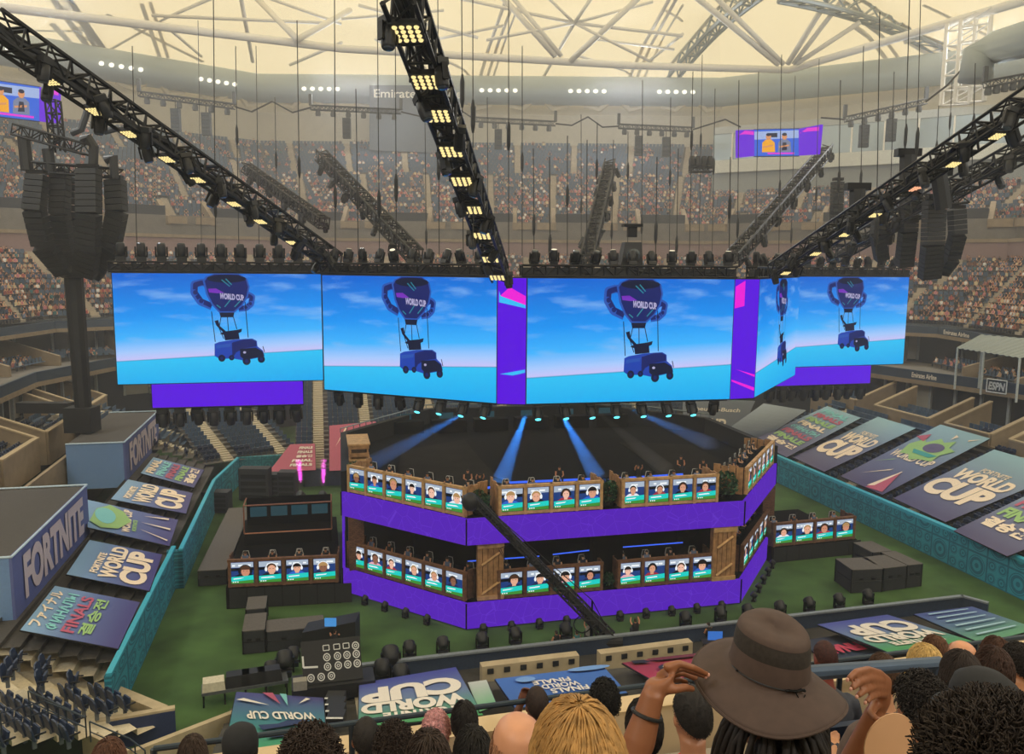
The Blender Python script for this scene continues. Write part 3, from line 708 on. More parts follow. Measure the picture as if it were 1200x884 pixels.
# ---------------------------------------------------------------- the two lettered box covers
BOXB = pm('box_blue', '6D8FBE', .6, var=.04); BOXF = pm('box_purple', '59649C', .6, var=.05); BOXT = pm('box_top_felt', '4A4745', .95, var=.08)
def cover(v0, v1, u1, z0, z1, label, u0=-16.5):
    c = lambda u, v, z: CF(u, v, z)
    t = empty('box_cover', c(u0, v0, z0), label, 'cover', 'blue covers over the seat boxes')
    th = .15
    MB().hexa([c(u0, v0, z0), c(u0, v1, z0), c(u0-th, v1, z0), c(u0-th, v0, z0)], [c(u0, v0, z1), c(u0, v1, z1), c(u0-th, v1, z1), c(u0-th, v0, z1)]).build('side_panel', BOXF, t)
    MB().hexa([c(u0-th, v0, z0), c(u0-th, v0+th, z0), c(u1, v0+th, z0), c(u1, v0, z0)], [c(u0-th, v0, z1), c(u0-th, v0+th, z1), c(u1, v0+th, z1), c(u1, v0, z1)]).build('end_panel', BOXB, t)
    MB().hexa([c(u0-th, v0+th, z1-.25), c(u0-th, v1, z1-.25), c(u1, v1, z1-.25), c(u1, v0+th, z1-.25)], [c(u0-th, v0+th, z1-.1), c(u0-th, v1, z1-.1), c(u1, v1, z1-.1), c(u1, v0+th, z1-.1)]).build('roof_panel', BOXT, t)
    mb = MB(); e = [c(u1, v0, z1), c(u0, v0, z1), c(u0, v1, z1), c(u1, v1, z1)]
    for a, b in zip(e[:-1], e[1:]): mb.bar(a, b, .07, 6)
    mb.build('edge_trim', pm('box_edge', 'B9CFE0', .5), t)
    mb = MB(); q = [c(u0+.02, v0, z0), c(u0+.02, v1, z0), c(u0+.02, v1, z1), c(u0+.02, v0, z1)]
    put_text(mb, 'FORTNITE', q, (.10, .26, .90, .90), .05, .05); mb.build('lettering', pm('box_letter', 'CDBFC4', .6, var=.02), t)
    return t
cover(49.6, 65.2, -30, 3.5, 7.7, 'long blue lettered box cover with dark top, nearest the viewer', -16.9)
cover(80.4, 96.9, -22.4, 3.5, 7.7, 'smaller blue lettered box cover with dark top, farther off behind the first', -17.5)
# ================================================================ suite levels round the bowl
NAVYF = NAVY
band('trim_upper_fascia', P, 0, 15.4, 16.35, NAVYF, .3, r1=.1)
band('trim_upper_lip', P, -.15, 14.95, 15.4, TAN, .6)
band('trim_promenade_slab', P, .2, 15.0, 15.3, CONCD, 14)
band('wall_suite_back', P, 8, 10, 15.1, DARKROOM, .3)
Q = [CF(79.7, 40), CF(64.8, 100), V(27, 119, 0), V(-31, 119, 0), CF(-25.2, 112), CF(-30, 99), CF(-29.2, 20)]
band('trim_lower_fascia', Q, 0, 10.9, 12.0, NAVYF, .3)
band('trim_lower_lip', Q, -.1, 10.4, 10.9, TAN, .5)
band('trim_suite_slab', Q, .1, 10.9, 11.2, CONCD, 14)
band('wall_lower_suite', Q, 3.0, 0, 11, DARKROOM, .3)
# concourse walls and posts between the glass fronts
mb = MB(); mw = MB(); mg = MB()
for (pl, z0, z1, r, step) in ((P, 11.2, 15.2, 6.5, 5.5), (Q, 6.8, 10.6, 2.4, 3.2)):
    A = offs(pl, r)
    for i in range(len(A)-1):
        a, b = A[i], A[i+1]; d = (b-a).normalized(); nr = V(d.y, -d.x, 0); L_ = (b-a).length; k = 1.
        while k < L_-1:
            c = a+d*k
            if in_view(c+UP*z0, 30, 30):
                mw.box(c+UP*((z0+z1)/2), (.3, .3, z1-z0), (d, nr, UP))
                if rnd.random() < .25: mg.box(c+d*step*.5+nr*.6+UP*((z0+z1)/2), (step*.9, .15, z1-z0), (d, nr, UP))
            k += step
struct(mw.build('column_suite', pm('mullion_grey', 'A7AAA8', .6))); struct(mg.build('wall_suite_panel', BEIGE))
# upper suite terraces: sloping tan party walls, two seat rows, a few guests
for pl, r0, r1, zf, zt0, zt1, step in ((P, -2.5, 5.5, 11.2, 12.4, 14.8, 10.5),):
    A = offs(pl, r0); B = offs(pl, r1)
    for i in range(len(A)-1):
        a, b = A[i], A[i+1]; d = (b-a).normalized(); nr = V(d.y, -d.x, 0); L_ = (b-a).length; k = 3.
        while k < L_:
            c = a+d*k; e = c+nr*(r1-r0)
            if in_view(c+UP*zf, 60, 60):
                mb.hexa([c-d*.25+UP*zf, c+d*.25+UP*zf, e+d*.25+UP*zf, e-d*.25+UP*zf], [c-d*.25+UP*zt0, c+d*.25+UP*zt0, e+d*.25+UP*zt1, e-d*.25+UP*zt1])
                for rr in (1.6, 2.8, 4.0):
                    q = 1.2
                    while q < step-1:
                        pt = c+nr*rr+d*q+UP*(zf+.1*rr)
                        if in_view(pt): SEATS_LOGE.append((pt, -nr)); 
                        if rnd.random() < .22 and in_view(pt): BANK.append((1/in_view(pt)[2]*.9, pt+UP*.42, -nr, 'suite', in_view(pt)))
                        q += .75
            k += step
struct(mb.build('wall_party', TAN))
# the tan walled boxes in front of the lower suites
CAPT = pm('tan_cap', 'AA9779', .85, var=.1)
def terrace(u0, n, v0, v1, z=8.3, dz=2.1, dep=5.4, fl=6.9, rows=3):
    f = lambda t, v, zz: CF(u0, v, zz)+n*t
    mb = MB()
    def wl(p, q, z0, z1, zb=5.0, th=.35):
        d = (q-p).normalized(); s = V(d.y, -d.x, 0)*th/2
        mb.mat(0); mb.hexa([p-s+UP*zb, p+s+UP*zb, q+s+UP*zb, q-s+UP*zb], [p-s+UP*z0, p+s+UP*z0, q+s+UP*z1, q-s+UP*z1])
        s = s*1.4
        mb.mat(1); mb.hexa([p-s+UP*z0, p+s+UP*z0, q+s+UP*z1, q-s+UP*z1], [p-s+UP*(z0+.14), p+s+UP*(z0+.14), q+s+UP*(z1+.14), q-s+UP*(z1+.14)])
    wl(f(0, v0, 0), f(0, v1, 0), z, z); wl(f(0, v0, 0), f(dep, v0, 0), z, z+dz); wl(f(0, v1, 0), f(dep, v1, 0), z, z+dz)
    mb.mat(2); mb.hexa([f(0, v0, 5), f(0, v1, 5), f(dep, v1, 5), f(dep, v0, 5)], [f(0, v0, fl), f(0, v1, fl), f(dep, v1, fl+.6), f(dep, v0, fl+.6)])
    struct(mb.build('wall_box', [TAN, CAPT, CONCD]))
    for k in range(rows):
        v = min(v0, v1)+.8
        while v < max(v0, v1)-.6:
            pt = f(1.0+k*1.25, v, fl+.12+k*.15)
            if in_view(pt): SEATS_LOGE.append((pt, -n))
            v += .62
for v0, v1 in ((41, 52), (55, 64.5), (66.9, 72.9), (75.4, 84.2), (87.9, 97)): terrace(62.9, CN, v0, v1, 8.05)
for v0, v1 in ((66.5, 70.5), (72.8, 81.7), (84.4, 96), (99, 107)): terrace(-25.1, -CN, v0, v1, 8.05)
# lower front wall under those boxes
cwall('wall_loge_right', [CF(62.7, 36), CF(62.7, 97)], 7.0, TAN, .3, 0)
cwall('wall_loge_left', [CF(-22.6, 100), CF(-22.6, 66)], 6.4, TAN, .3, 0)
# lettering on the fascias
def fascia_text(x0, y0, x1, y1, txt, pl, z0, z1, i, lift=.05):
    a, b = pl[i], pl[i+1]; d = (b-a).normalized(); n = V(-d.y, d.x, 0)
    p = at_plane(x0, y0, a, n); q = at_plane(x1, y1, a, n); p.z = z0; q.z = z0
    mb = MB(); put_text(mb, txt, [p, q, q+UP*(z1-z0), p+UP*(z1-z0)], (0, 0, 1, 1), lift, .02)
    return struct(mb.build('trim_lettering', LW))
fascia_text(1106, 392, 1136, 396, 'Emirates Airline', P, 15.55, 16.1, 0)
fascia_text(1069, 437, 1098, 441, 'Emirates Airline', Q, 11.15, 11.75, 0)
a, b = Q[0], Q[1]; d = (b-a).normalized(); n = V(-d.y, d.x, 0)
p = at_plane(1157, 458, a, n)+n*.12; q = at_plane(1180, 463, a, n)+n*.12
pz, qz = p.copy(), q.copy(); pz.z = qz.z = 10.75
sg = MB().hexa([pz, qz, qz-n*.2, pz-n*.2], [pz+UP*1.4, qz+UP*1.4, qz-n*.2+UP*1.4, pz-n*.2+UP*1.4]).build('broadcast_sign', pm('sign_dark', '39434C', .5), origin=pz)
tag(sg, 'pale sports channel sign on the lower navy fascia below the corrugated awning', 'sign')
mb = MB(); put_text(mb, 'ESPN', [pz, qz, qz+UP*1.4, pz+UP*1.4], (.1, .18, .9, .82), .06, .04, skew=.06); [mb.bar(c_-n*-.06, e_-n*-.06, .07) for c_, e_ in ((pz, qz), (qz, qz+UP*1.4), (qz+UP*1.4, pz+UP*1.4), (pz+UP*1.4, pz))]; mb.build('lettering', pm('sign_pale', 'DADDDB', .5), sg)
# corrugated awning on the one terrace
c0, c1, c2, c3 = at_d(1121, 408, 88), at_d(1197, 420, 79), at_d(1262, 402, 79), at_d(1150, 392.5, 89.5)
aw = empty('corrugated_awning', V((c0.x+c1.x)/2, (c0.y+c1.y)/2, 11.2), 'grey corrugated metal awning standing on the suite terrace above the sports channel sign', 'awning')
mb = MB(); k_ = 44; up_ = V(0, 0, .12)
vs = []
for i in range(k_+1):
    t = i/k_; o_ = UP*(.06 if i % 4 < 2 else -.02)
    vs += [lerp(c0, c1, t)+o_, lerp(c3, c2, t)+o_]
mb.add(vs, [(2*i, 2*i+2, 2*i+3, 2*i+1) for i in range(k_)]); sh = mb.build('sheet_roof', pm('awning_grey', '808780', .6, .1, var=.06), aw)
so_ = sh.modifiers.new('thickness', 'SOLIDIFY'); so_.thickness = .06
for t in (.02, .45, .98):
    p = lerp(c0, c1, t); MB().bar(V(p.x, p.y, 11.3), p, .11, 6).build('post', pm('post_pale', 'B8BDB8', .5), aw)
for t in (.02, .98):
    p = lerp(c3, c2, t); MB().bar(V(p.x, p.y, 11.2), p, .11, 6).build('post', MATS['post_pale'], aw)
# ================================================================ the stage
OCT = [(9.0, 51.75), (28.95, 52.05), (37.26, 62.0), (37.5, 75.2), (29, 85.5), (10.6, 85.5), (1.6, 74.3), (1.26, 60.05)]
OC = [CF(*p) for p in OCT]; OMID = CF(19.3, 68)
def oin(k):   # octagon drawn in by k metres
    n = 8; out = []
    for i in range(n):
        a, b, c = OC[i-1], OC[i], OC[(i+1) % n]; d0 = (b-a).normalized(); d1 = (c-b).normalized()
        n0, n1 = V(-d0.y, d0.x, 0), V(-d1.y, d1.x, 0); out.append(b+(n0+n1)*(k/(1+n0.dot(n1))))
    return out
def prism(pts, z0, z1, name, mat, par=None):
    return MB().hexa([p+UP*z0 for p in pts], [p+UP*z1 for p in pts]).build(name, mat, par)
# purple led skin with a faint web of lines
m, nt, N, L = newmat('led_purple')
o = N('ShaderNodeOutputMaterial'); e = N('ShaderNodeEmission'); L(e.outputs[0], o.inputs[0]); tc = N('ShaderNodeTexCoord')
vo = N('ShaderNodeTexVoronoi'); vo.feature = 'DISTANCE_TO_EDGE'; vo.inputs['Scale'].default_value = 1.1; L(tc.outputs['Object'], vo.inputs['Vector'])
rp = N('ShaderNodeValToRGB'); L(vo.outputs['Distance'], rp.inputs[0]); q_ = rp.color_ramp.elements
q_[0].position = .008; q_[0].color = rgb('6030C4'); q_[1].position = .022; q_[1].color = rgb('541DB4'); L(rp.outputs[0], e.inputs[0]); e.inputs[1].default_value = 1.0
LEDP = m
STG = empty('stage', CF(19.2, 68, 0), 'two tier octagonal stage wrapped in purple light bands, standing on the grass', 'stage')
DECK = pm('stage_deck', '0A0C10', .95, var=.3, scale=.7); DECK2 = pm('stage_floor', '1D1B19', .95, var=.25, scale=.5); SDARK = pm('stage_dark', '07080B', .95)
for m_ in (DECK, DECK2, SDARK):
    for n_ in m_.node_tree.nodes:
        if n_.type == 'BSDF_PRINCIPLED': n_.inputs['Specular IOR Level'].default_value = .08
prism(oin(.25), .08, 1.82, 'lower_deck', DECK, STG); prism(oin(.4), 0, .1, 'foot', SDARK, STG)
prism(oin(.25), 5.85, 7.56, 'upper_deck', DECK, STG)
prism(oin(5.5), 1.8, 5.9, 'core', SDARK, STG)
def skirt(i, z0, z1):
    a, b = OC[i], OC[(i+1) % 8]; d = (b-a).normalized(); n = V(d.y, -d.x, 0)
    return MB().hexa([a+UP*z0, b+UP*z0, b-n*.2+UP*z0, a-n*.2+UP*z0], [a+UP*z1, b+UP*z1, b-n*.2+UP*z1, a-n*.2+UP*z1]).build('led_band', LEDP, STG)
for i in range(8): skirt(i, .12, 1.86); skirt(i, 5.83, 7.6)
# seams between led tiles at the corners
mb = MB()
for i in (0, 1, 2, 7):
    for z0, z1 in ((.12, 1.86), (5.83, 7.6)): pass
    for z0, z1 in ((.12, 1.86), (5.83, 7.6)):
        s_ = MB().bar(OC[i]+UP*z0, OC[i]+UP*z1, .06, 6).build('corner_post', SDARK, STG)
# timber columns between the decks
WOOD = pm('timber', 'A0774F', .8, var=.35, scale=2.5); WOODD = pm('timber_dark', '5A3D2B', .85, var=.4, scale=3); WOODL = pm('timber_light', 'BC9464', .75, var=.25, scale=3)
FN = -CA
def on_front(x, y): return at_plane(x, y, OC[0]+CA*.6, CA)
for x in (574, 845):
    c = on_front(x, 690); c = V(c.x, c.y, 0)
    mb = MB()
    for k in range(5): mb.box(c+CN*(-.72+k*.36)+UP*3.84, (.32, .5, 4.0), (CN, CA, UP))
    col = mb.build('timber_column', WOOD, STG)
    for z_ in (2.3, 4.3): MB().tube([c+CN*-.6-CA*.32+UP*z_, c+CN*.6-CA*.32+UP*(z_+.8)], .1, 4).build('cross_brace', WOODL, col)
    for z_ in (5.6, 2.05): MB().box(c-CA*.28+UP*z_, (1.8, .12, .3), (CN, CA, UP)).build('cross_beam', WOODL, col)
c = on_front(716, 690); c = V(c.x, c.y, 0)+CA*1.2
MB().box(c+UP*3.84, (2.2, .8, 4.0), (CN, CA, UP)).build('service_column', SDARK, STG)
# blue strip lights in the lower recess
for x0, x1, y in ((548, 632, 656), (648, 700, 648), (722, 800, 640)):
    a = at_plane(x0, y+2, OC[0]+CA*4.8, CA); b = at_plane(x1, y-4, OC[0]+CA*4.8, CA)
    MB().bar(a, b, .05, 5).build('strip_light', em('strip_blue', '3A62E8', 1.2, False), STG)
for x0, x1, y in ((548, 584, 574), (590, 702, 565), (722, 800, 560)):
    a = at_plane(x0, y+1, OC[0]+CA*5.2, CA); b = at_plane(x1, y-4, OC[0]+CA*5.2, CA)
    MB().bar(a, b, .09, 5).build('strip_light', MATS['strip_blue'], STG)
# upper deck furniture: risers, rail, dark curtain round the back
pit = oin(8.2)
prism(pit, 7.56, 7.64, 'stage_pit', SDARK, STG)
ri = oin(4.6)
mb = MB()
for i in (2, 3, 4, 5, 6):
    a, b = OC[i], OC[(i+1) % 8]; c, d = oin(.6)[(i+1) % 8], oin(.6)[i]
    mb.hexa([a+UP*7.56, b+UP*7.56, c+UP*7.56, d+UP*7.56], [a+UP*9.1, b+UP*9.1, c+UP*9.1, d+UP*9.1])
mb.build('back_curtain', pm('curtain_dark', '15181E', .9, var=.3, scale=3), STG)
mb = MB()
for i in (3, 4, 5):
    a, b = OC[i], OC[(i+1) % 8]; L_ = (b-a).length; n_ = int(L_/.9); 
    for k in range(n_+1): p = lerp(a, b, k/n_); mb.bar(p+UP*9.1, p+UP*9.45, .04); 
    mb.bar(a+UP*9.45, b+UP*9.45, .06)
mb.build('back_railing', pm('rail_grey', '7A8890', .4, .6), STG)
pts = [OC[6]*.2+OMID*.8, OC[7]*.75+OMID*.25, OC[0]*.45+OC[7]*.25+OMID*.3]
prism([lerp(OC[7], OMID, .22), lerp(OC[0], OMID, .28)+CN*1.5, CF(13, 67), CF(13, 76), lerp(OC[6], OMID, .3)], 7.57, 7.7, 'performance_floor', DECK2, STG)
prism([CF(26, 58), CF(33, 62), CF(33, 70), CF(27, 72)], 7.57, 7.7, 'performance_floor', DECK2, STG)
# risers with dark desks for the commentators at the back
for k in range(6):
    u = 8+k*4.2; MB().box(CF(u, 80.4, 8.2), (3.4, 1.2, 1.2), (CN, CA, UP)).build('desk', SDARK, STG)
    MB().box(CF(u, 82, 8.8), (1.4, .1, .8), (CN, CA, UP)).build('monitor', em('monitor_dim', '2F5560', .5, False), STG)
# ---------------------------------------------------------------- players' portrait screens
SKC = ['E2A98C', 'D49A7C', 'C98B6E', 'EDBBA4', '8C5E48']
FACEM = [em('led_'+n_, c_, s_, False) for n_, c_, s_ in [('stadium', '1E3C78', 1), ('haze', 'A9B6C6', 1), ('teal', '16C4BA', 1.1), ('field', '3F8A33', 1), ('white', 'F2F6F8', 1), ('black', '101218', 1),
        ('shirt_navy', '20284E', 1), ('shirt_black', '15151C', 1), ('shirt_blue', '2F63C4', 1), ('shirt_pink', 'E0A6B4', 1), ('shirt_white', 'E6E6EE', 1), ('shirt_red', 'A02C3A', 1)] + [('skin%d' % i, c, 1) for i, c in enumerate(SKC)] +
        [('hair_dark', '1C1514', 1), ('hair_brown', '4A3020', 1), ('hair_fair', 'B08A58', 1)]]
FI = {m.name[4:]: i for i, m in enumerate(FACEM)}
def portrait(q, par, seed):
    r = random.Random(seed); mb = MB()
    def pp(mt, pts, lift): mb.mat(FI[mt]); put_poly(mb, q, pts, lift)
    mb.mat(FI['stadium']); mb.hexa([q[0], q[1], q[2], q[3]], [p-(q[1]-q[0]).cross(q[3]-q[0]).normalized()*.08 for p in q])
    bg = r.random()
    pp('haze', [(0, .72+.05*bg), (1, .76), (1, 1), (0, 1)], .012)
    for k in range(5): x = r.random()*.8; pp('white', [(x, .82), (x+.14, .82), (x+.14, .9), (x, .9)], .016)
    if bg > .4: pp('black', [(0, .60), (1, .62), (1, .76), (0, .73)], .018)
    cx, cy = .5+r.uniform(-.16, .16), .62+r.uniform(-.06, .04); s = r.uniform(.95, 1.3)
    sk = 'skin%d' % r.choice([0, 0, 1, 2, 3, 3, 4]); sh = 'shirt_'+r.choice(['navy', 'black', 'black', 'blue', 'pink', 'white', 'red', 'navy']); ha = 'hair_'+r.choice(['dark', 'dark', 'brown', 'brown', 'fair'])
    pp(sh, [(max(0, cx-.42*s), .1), (min(1, cx+.42*s), .1), (min(1, cx+.38*s), .34), (cx+.2*s, .46), (cx-.2*s, .46), (max(0, cx-.38*s), .34)], .02)
    pp(sk, [(cx-.08*s, .38), (cx+.08*s, .38), (cx+.08*s, .52), (cx-.08*s, .52)], .024)
    pp(ha, ell(cx, cy+.05*s, .19*s, .20*s), .026); pp(sk, ell(cx+.01, cy-.02*s, .15*s, .17*s), .03)
    if r.random() < .5: pp(ha, [(cx-.16*s, cy+.06*s), (cx+.17*s, cy+.06*s), (cx+.12*s, cy+.2*s), (cx-.1*s, cy+.2*s)], .033)
    hm = r.choice(['black', 'white', 'white'])
    mb.mat(FI[hm]); put_strip(mb, q, ell(cx, cy+.02, .21*s, .22*s, 9, .3, pi-.3), .04, .036)
    pp(hm, ell(cx-.2*s, cy, .05*s, .09*s, 8), .038); pp(hm, ell(cx+.2*s, cy, .05*s, .09*s, 8), .038)
    pp('hair_dark', [(cx-.08*s, cy+.01), (cx-.03*s, cy+.01), (cx-.03*s, cy+.03), (cx-.08*s, cy+.03)], .04); pp('hair_dark', [(cx+.04*s, cy+.01), (cx+.09*s, cy+.01), (cx+.09*s, cy+.03), (cx+.04*s, cy+.03)], .04)
    pp('teal', [(0, .10), (1, .16), (1, .38), (0, .32)], .045); pp('field', [(0, 0), (1, 0), (1, .16), (0, .1)], .047)
    pp('white', [(.1, .2), (.1+r.uniform(.3, .7), .23), (.1+.5, .28), (.1, .25)], .05)
    for k in range(3): pp('white', [(.06+.1*k, .05), (.12+.1*k, .053), (.12+.1*k, .1), (.06+.1*k, .1)], .05)
    return mb.build('screen', FACEM, par)
CHB = pm('chair_black', '1B1C20', .6); HOOP = pm('chair_piping', 'B9B6B0', .5); 
PSEED = [11]
PLAYER = []
def booth(a, b, z, n, label, style, depth=2.4, h=2.0, scr_w=None, group='player booths on the stage', short=''):
    """timber fence with n portrait screens from a to b (seen left to right), open behind"""
    a = V(a.x, a.y, z); b = V(b.x, b.y, z); d = (b-a).normalized(); nr = V(d.y, -d.x, 0); L_ = (b-a).length
    t = empty('player_booth', (a+b)/2, label, 'booth', group)
    wm, wl = (WOOD, WOODL) if style == 'light' else (WOODD, pm('timber_mid', '6E4B34', .85, var=.35, scale=4))
    bk = -nr
    mb = MB(); pw = .28; kk = int(L_/pw); pw = L_/kk
    for i in range(kk): mb.box(a+d*(pw*(i+.5))+bk*.1+UP*(h/2-.06+.05*sin(i*7.3)), (pw*.93, .08, h-.1), (d, nr, UP))
    mb.build('plank_front', wm, t)
    mb = MB(); mb.box((a+b)/2+nr*.02+UP*(h-.09), (L_+.1, .26, .18), (d, nr, UP)); mb.box((a+b)/2+nr*.02+UP*.12, (L_+.1, .2, .2), (d, nr, UP)); mb.build('rail', wl, t)
    pit_ = L_/n
    for i in range(n+1): MB().box(a+d*min(max(pit_*i, .08), L_-.08)+nr*.06+UP*(h/2), (.2, .2, h), (d, nr, UP)).build('post', wl, t)
    for s_, e in ((-1, a), (1, b)):
        mb = MB()
        for k in range(4 if style == 'light' else 3): mb.box(e+bk*(.45+k*.55)+UP*(h/2+.05*sin(k*3+s_)), (.1, .48, h), (d, nr, UP))
        mb.build('side_planks', wm, t)
    sw = scr_w or pit_*.80
    for i in range(n):
        c = a+d*(pit_*(i+.5))+nr*.06; z0, z1 = .26, h-.24
        q = [c-d*sw/2+UP*z0, c+d*sw/2+UP*z0, c+d*sw/2+UP*z1, c-d*sw/2+UP*z1]
        PSEED[0] += 1; portrait(q, t, PSEED[0])
    MB().box((a+b)/2+bk*(depth/2+.25)+UP*.305, (L_-.3, depth-.5, .61), (d, nr, UP)).build('riser', SDARK, t)
    MB().box((a+b)/2+bk*.62+UP*1.45, (L_-.3, .5, .06), (d, nr, UP)).build('desk', SDARK, t)
    for i in range(n): PLAYER.append((a+d*(pit_*(i+.5))+bk*1.45+UP*.62, nr, d, short, i, n))
    return t
def fpt(x, y, z, i):
    a, b = OC[i], OC[(i+1) % 8]; d = (b-a).normalized(); n = V(-d.y, d.x, 0)
    return at_plane(x, y, a+n*.35, n)
booth(fpt(584, 605, 7.62, 0), fpt(705, 598, 7.62, 0), 7.62, 4, 'light timber booth with four player screens, left one on the upper front of the stage', 'light', short='left upper front booth')
booth(fpt(728, 597, 7.62, 0), fpt(840, 589, 7.62, 0), 7.62, 4, 'light timber booth with four player screens, right one on the upper front of the stage', 'light', short='right upper front booth')
booth(fpt(583, 706, 1.88, 0), fpt(705, 697, 1.88, 0), 1.88, 4, 'dark timber booth with four player screens, left one on the lower front of the stage', 'dark', short='left lower front booth')
booth(fpt(723, 695, 1.88, 0), fpt(836, 686, 1.88, 0), 1.88, 4, 'dark timber booth with four player screens, right one on the lower front of the stage', 'dark', short='right lower front booth')
booth(fpt(409, 578, 7.62, 7), fpt(546, 608, 7.62, 7), 7.62, 6, 'light timber booth with six player screens on the upper tier, slanting away to the left', 'light', short='left slanting upper booth')
booth(fpt(409, 668, 1.88, 7), fpt(546, 707, 1.88, 7), 1.88, 6, 'dark timber booth with six player screens on the lower tier, slanting away to the left', 'dark', short='left slanting lower booth')
booth(fpt(873, 585, 7.62, 1), fpt(904, 550, 7.62, 1), 7.62, 6, 'light timber booth with six player screens on the upper tier, slanting away to the right', 'light', short='right slanting upper booth')
booth(fpt(868, 676, 1.88, 1), fpt(902, 632, 1.88, 1), 1.88, 6, 'dark timber booth with six player screens on the lower tier, slanting away to the right', 'dark', short='right slanting lower booth')
# brick piers at the ends of the lower tier
m, nt, N, L = newmat('brick_brown'); o = N('ShaderNodeOutputMaterial'); b = N('ShaderNodeBsdfPrincipled'); L(b.outputs[0], o.inputs[0]); bt = N('ShaderNodeTexBrick'); tc = N('ShaderNodeTexCoord'); mp = N('ShaderNodeMapping'); mp.inputs['Rotation'].default_value = (pi/2, 0, 0)
L(tc.outputs['Object'], mp.inputs[0]); L(mp.outputs[0], bt.inputs['Vector']); bt.inputs['Scale'].default_value = 2.2; bt.inputs['Color1'].default_value = rgb('7A5440'); bt.inputs['Color2'].default_value = rgb('5E3E2E'); bt.inputs['Mortar'].default_value = rgb('2E211B'); L(bt.outputs[0], b.inputs['Base Color'])
BRICK = m
for p_ in (lerp(OC[7], OC[0], .05), lerp(OC[1], OC[2], .96)):
    d_ = (p_-OMID); d_.z = 0; c = p_-d_.normalized()*.7
    MB().box(c+UP*3.84, (1.1, 1.1, 4.0), (CN, CA, UP)).build('brick_pier', BRICK, STG)
# timber crates and gate at the far left end of the upper tier
a = at_z(402, 575, 7.62); a = CF(2.0, 63.2, 7.62)
g = empty('timber_crate', CF(2.2, 66.0, 7.62), 'tall timber crate tower at the left end of the upper tier', 'crate')
for z0, z1 in ((7.62, 9.0), (9.1, 10.2)):
    mb = MB()
    for k in range(5): mb.box(CF(2.1, 64.2+k*.75, (z0+z1)/2), (.12, .68, z1-z0), (CN, CA, UP)); mb.box(CF(3.4, 64.2+k*.75, (z0+z1)/2), (.12, .68, z1-z0), (CN, CA, UP))
    for k in range(2): mb.box(CF(2.75, 63.85, z0+.3+k*(z1-z0-.5)), (1.5, .1, .3), (CN, CA, UP)); mb.box(CF(2.75, 67.5, z0+.3+k*(z1-z0-.5)), (1.5, .1, .3), (CN, CA, UP))
    mb.build('plank_side', WOOD, g)
    mb = MB(); mb.box(CF(2.75, 65.7, z1), (1.7, 3.9, .12), (CN, CA, UP)); mb.build('lid', WOODL, g)
# wing boxes on the grass either side, each with a row of screens in front
def wing(pts_front, zb, z1, label, n, blabel, dep):
    a, b = pts_front; a.z = b.z = 0; d = (b-a).normalized(); nr = -CA; L_ = (b-a).length
    t = empty('wing_platform', (a+b)/2, label, 'platform')
    MB().hexa([a-d*.2, b+d*.2, b+d*.2-nr*dep, a-d*.2-nr*dep], [p+UP*z1 for p in (a-d*.2, b+d*.2, b+d*.2-nr*dep, a-d*.2-nr*dep)]).build('deck', SDARK, t)
    mb = MB()
    k = 0
    while k < L_: mb.box(a+d*(k+.6)+nr*.03+UP*z1*.5, (1.16, .05, z1-.1), (d, nr, UP)); k += 1.2
    mb.build('skirt_panel', pm('skirt_black', '1A1C20', .7, var=.2), t)
    booth(a-nr*.25, b-nr*.25, z1, n, blabel, 'dark', h=2.0, group='player booths on the grass', short=('left' if a.x < 0 else 'right')+' wing booth')
    return t
WL0, WL1 = at_z(269, 714, 0), at_z(397, 707, 0)
wing((WL0, WL1), 0, 1.5, 'low black platform on the grass left of the stage', 4, 'dark timber booth with four player screens on the black platform left of the stage', 16)
WR0, WR1 = at_z(906, 660, 0), at_z(1001, 650, 0)
wing((WR0, WR1), 0, 1.3, 'low black platform on the grass right of the stage', 4, 'dark timber booth with four player screens on the black platform right of the stage', 9)
# the rear tier of the left wing: dark glass front with copper frame, dim faces inside
a, b = at_z(287, 640, 1.5), at_z(389, 634, 1.5); d = (b-a).normalized(); nr = V(d.y, -d.x, 0)
t = empty('rear_booth', (a+b)/2, 'dark glass fronted booth with copper rim, behind the left screens', 'booth')
MB().hexa([a, b, b-nr*2.2, a-nr*2.2], [a+UP*1.0, b+UP*1.0, b-nr*2.2+UP*1.0, a-nr*2.2+UP*1.0]).build('base', SDARK, t)
mb = MB(); c = [a+UP*1, b+UP*1, b+UP*3.3, a+UP*3.3]
for i in range(4): mb.bar(c[i], c[(i+1) % 4], .06, 5)
mb.bar(c[2], c[2]-nr*2.2, .06, 5); mb.bar(c[3], c[3]-nr*2.2, .06, 5); mb.build('rim', pm('copper_rim', 'A86F54', .4, .5), t)
MB().hexa([p-nr*2.2 for p in (a, b)]+[b-nr*2.4, a-nr*2.4], [p-nr*2.2+UP*3.3 for p in (a, b)]+[b-nr*2.4+UP*3.3, a-nr*2.4+UP*3.3]).build('back_wall', SDARK, t)
for k in range(4):
    p = lerp(a, b, .14+k*.24)-nr*1.9+UP*2.2
    MB().box(p, (1.3, .08, .8), (d, nr, UP)).build('monitor', em('monitor_dim', '2F5560', .5, False), t)
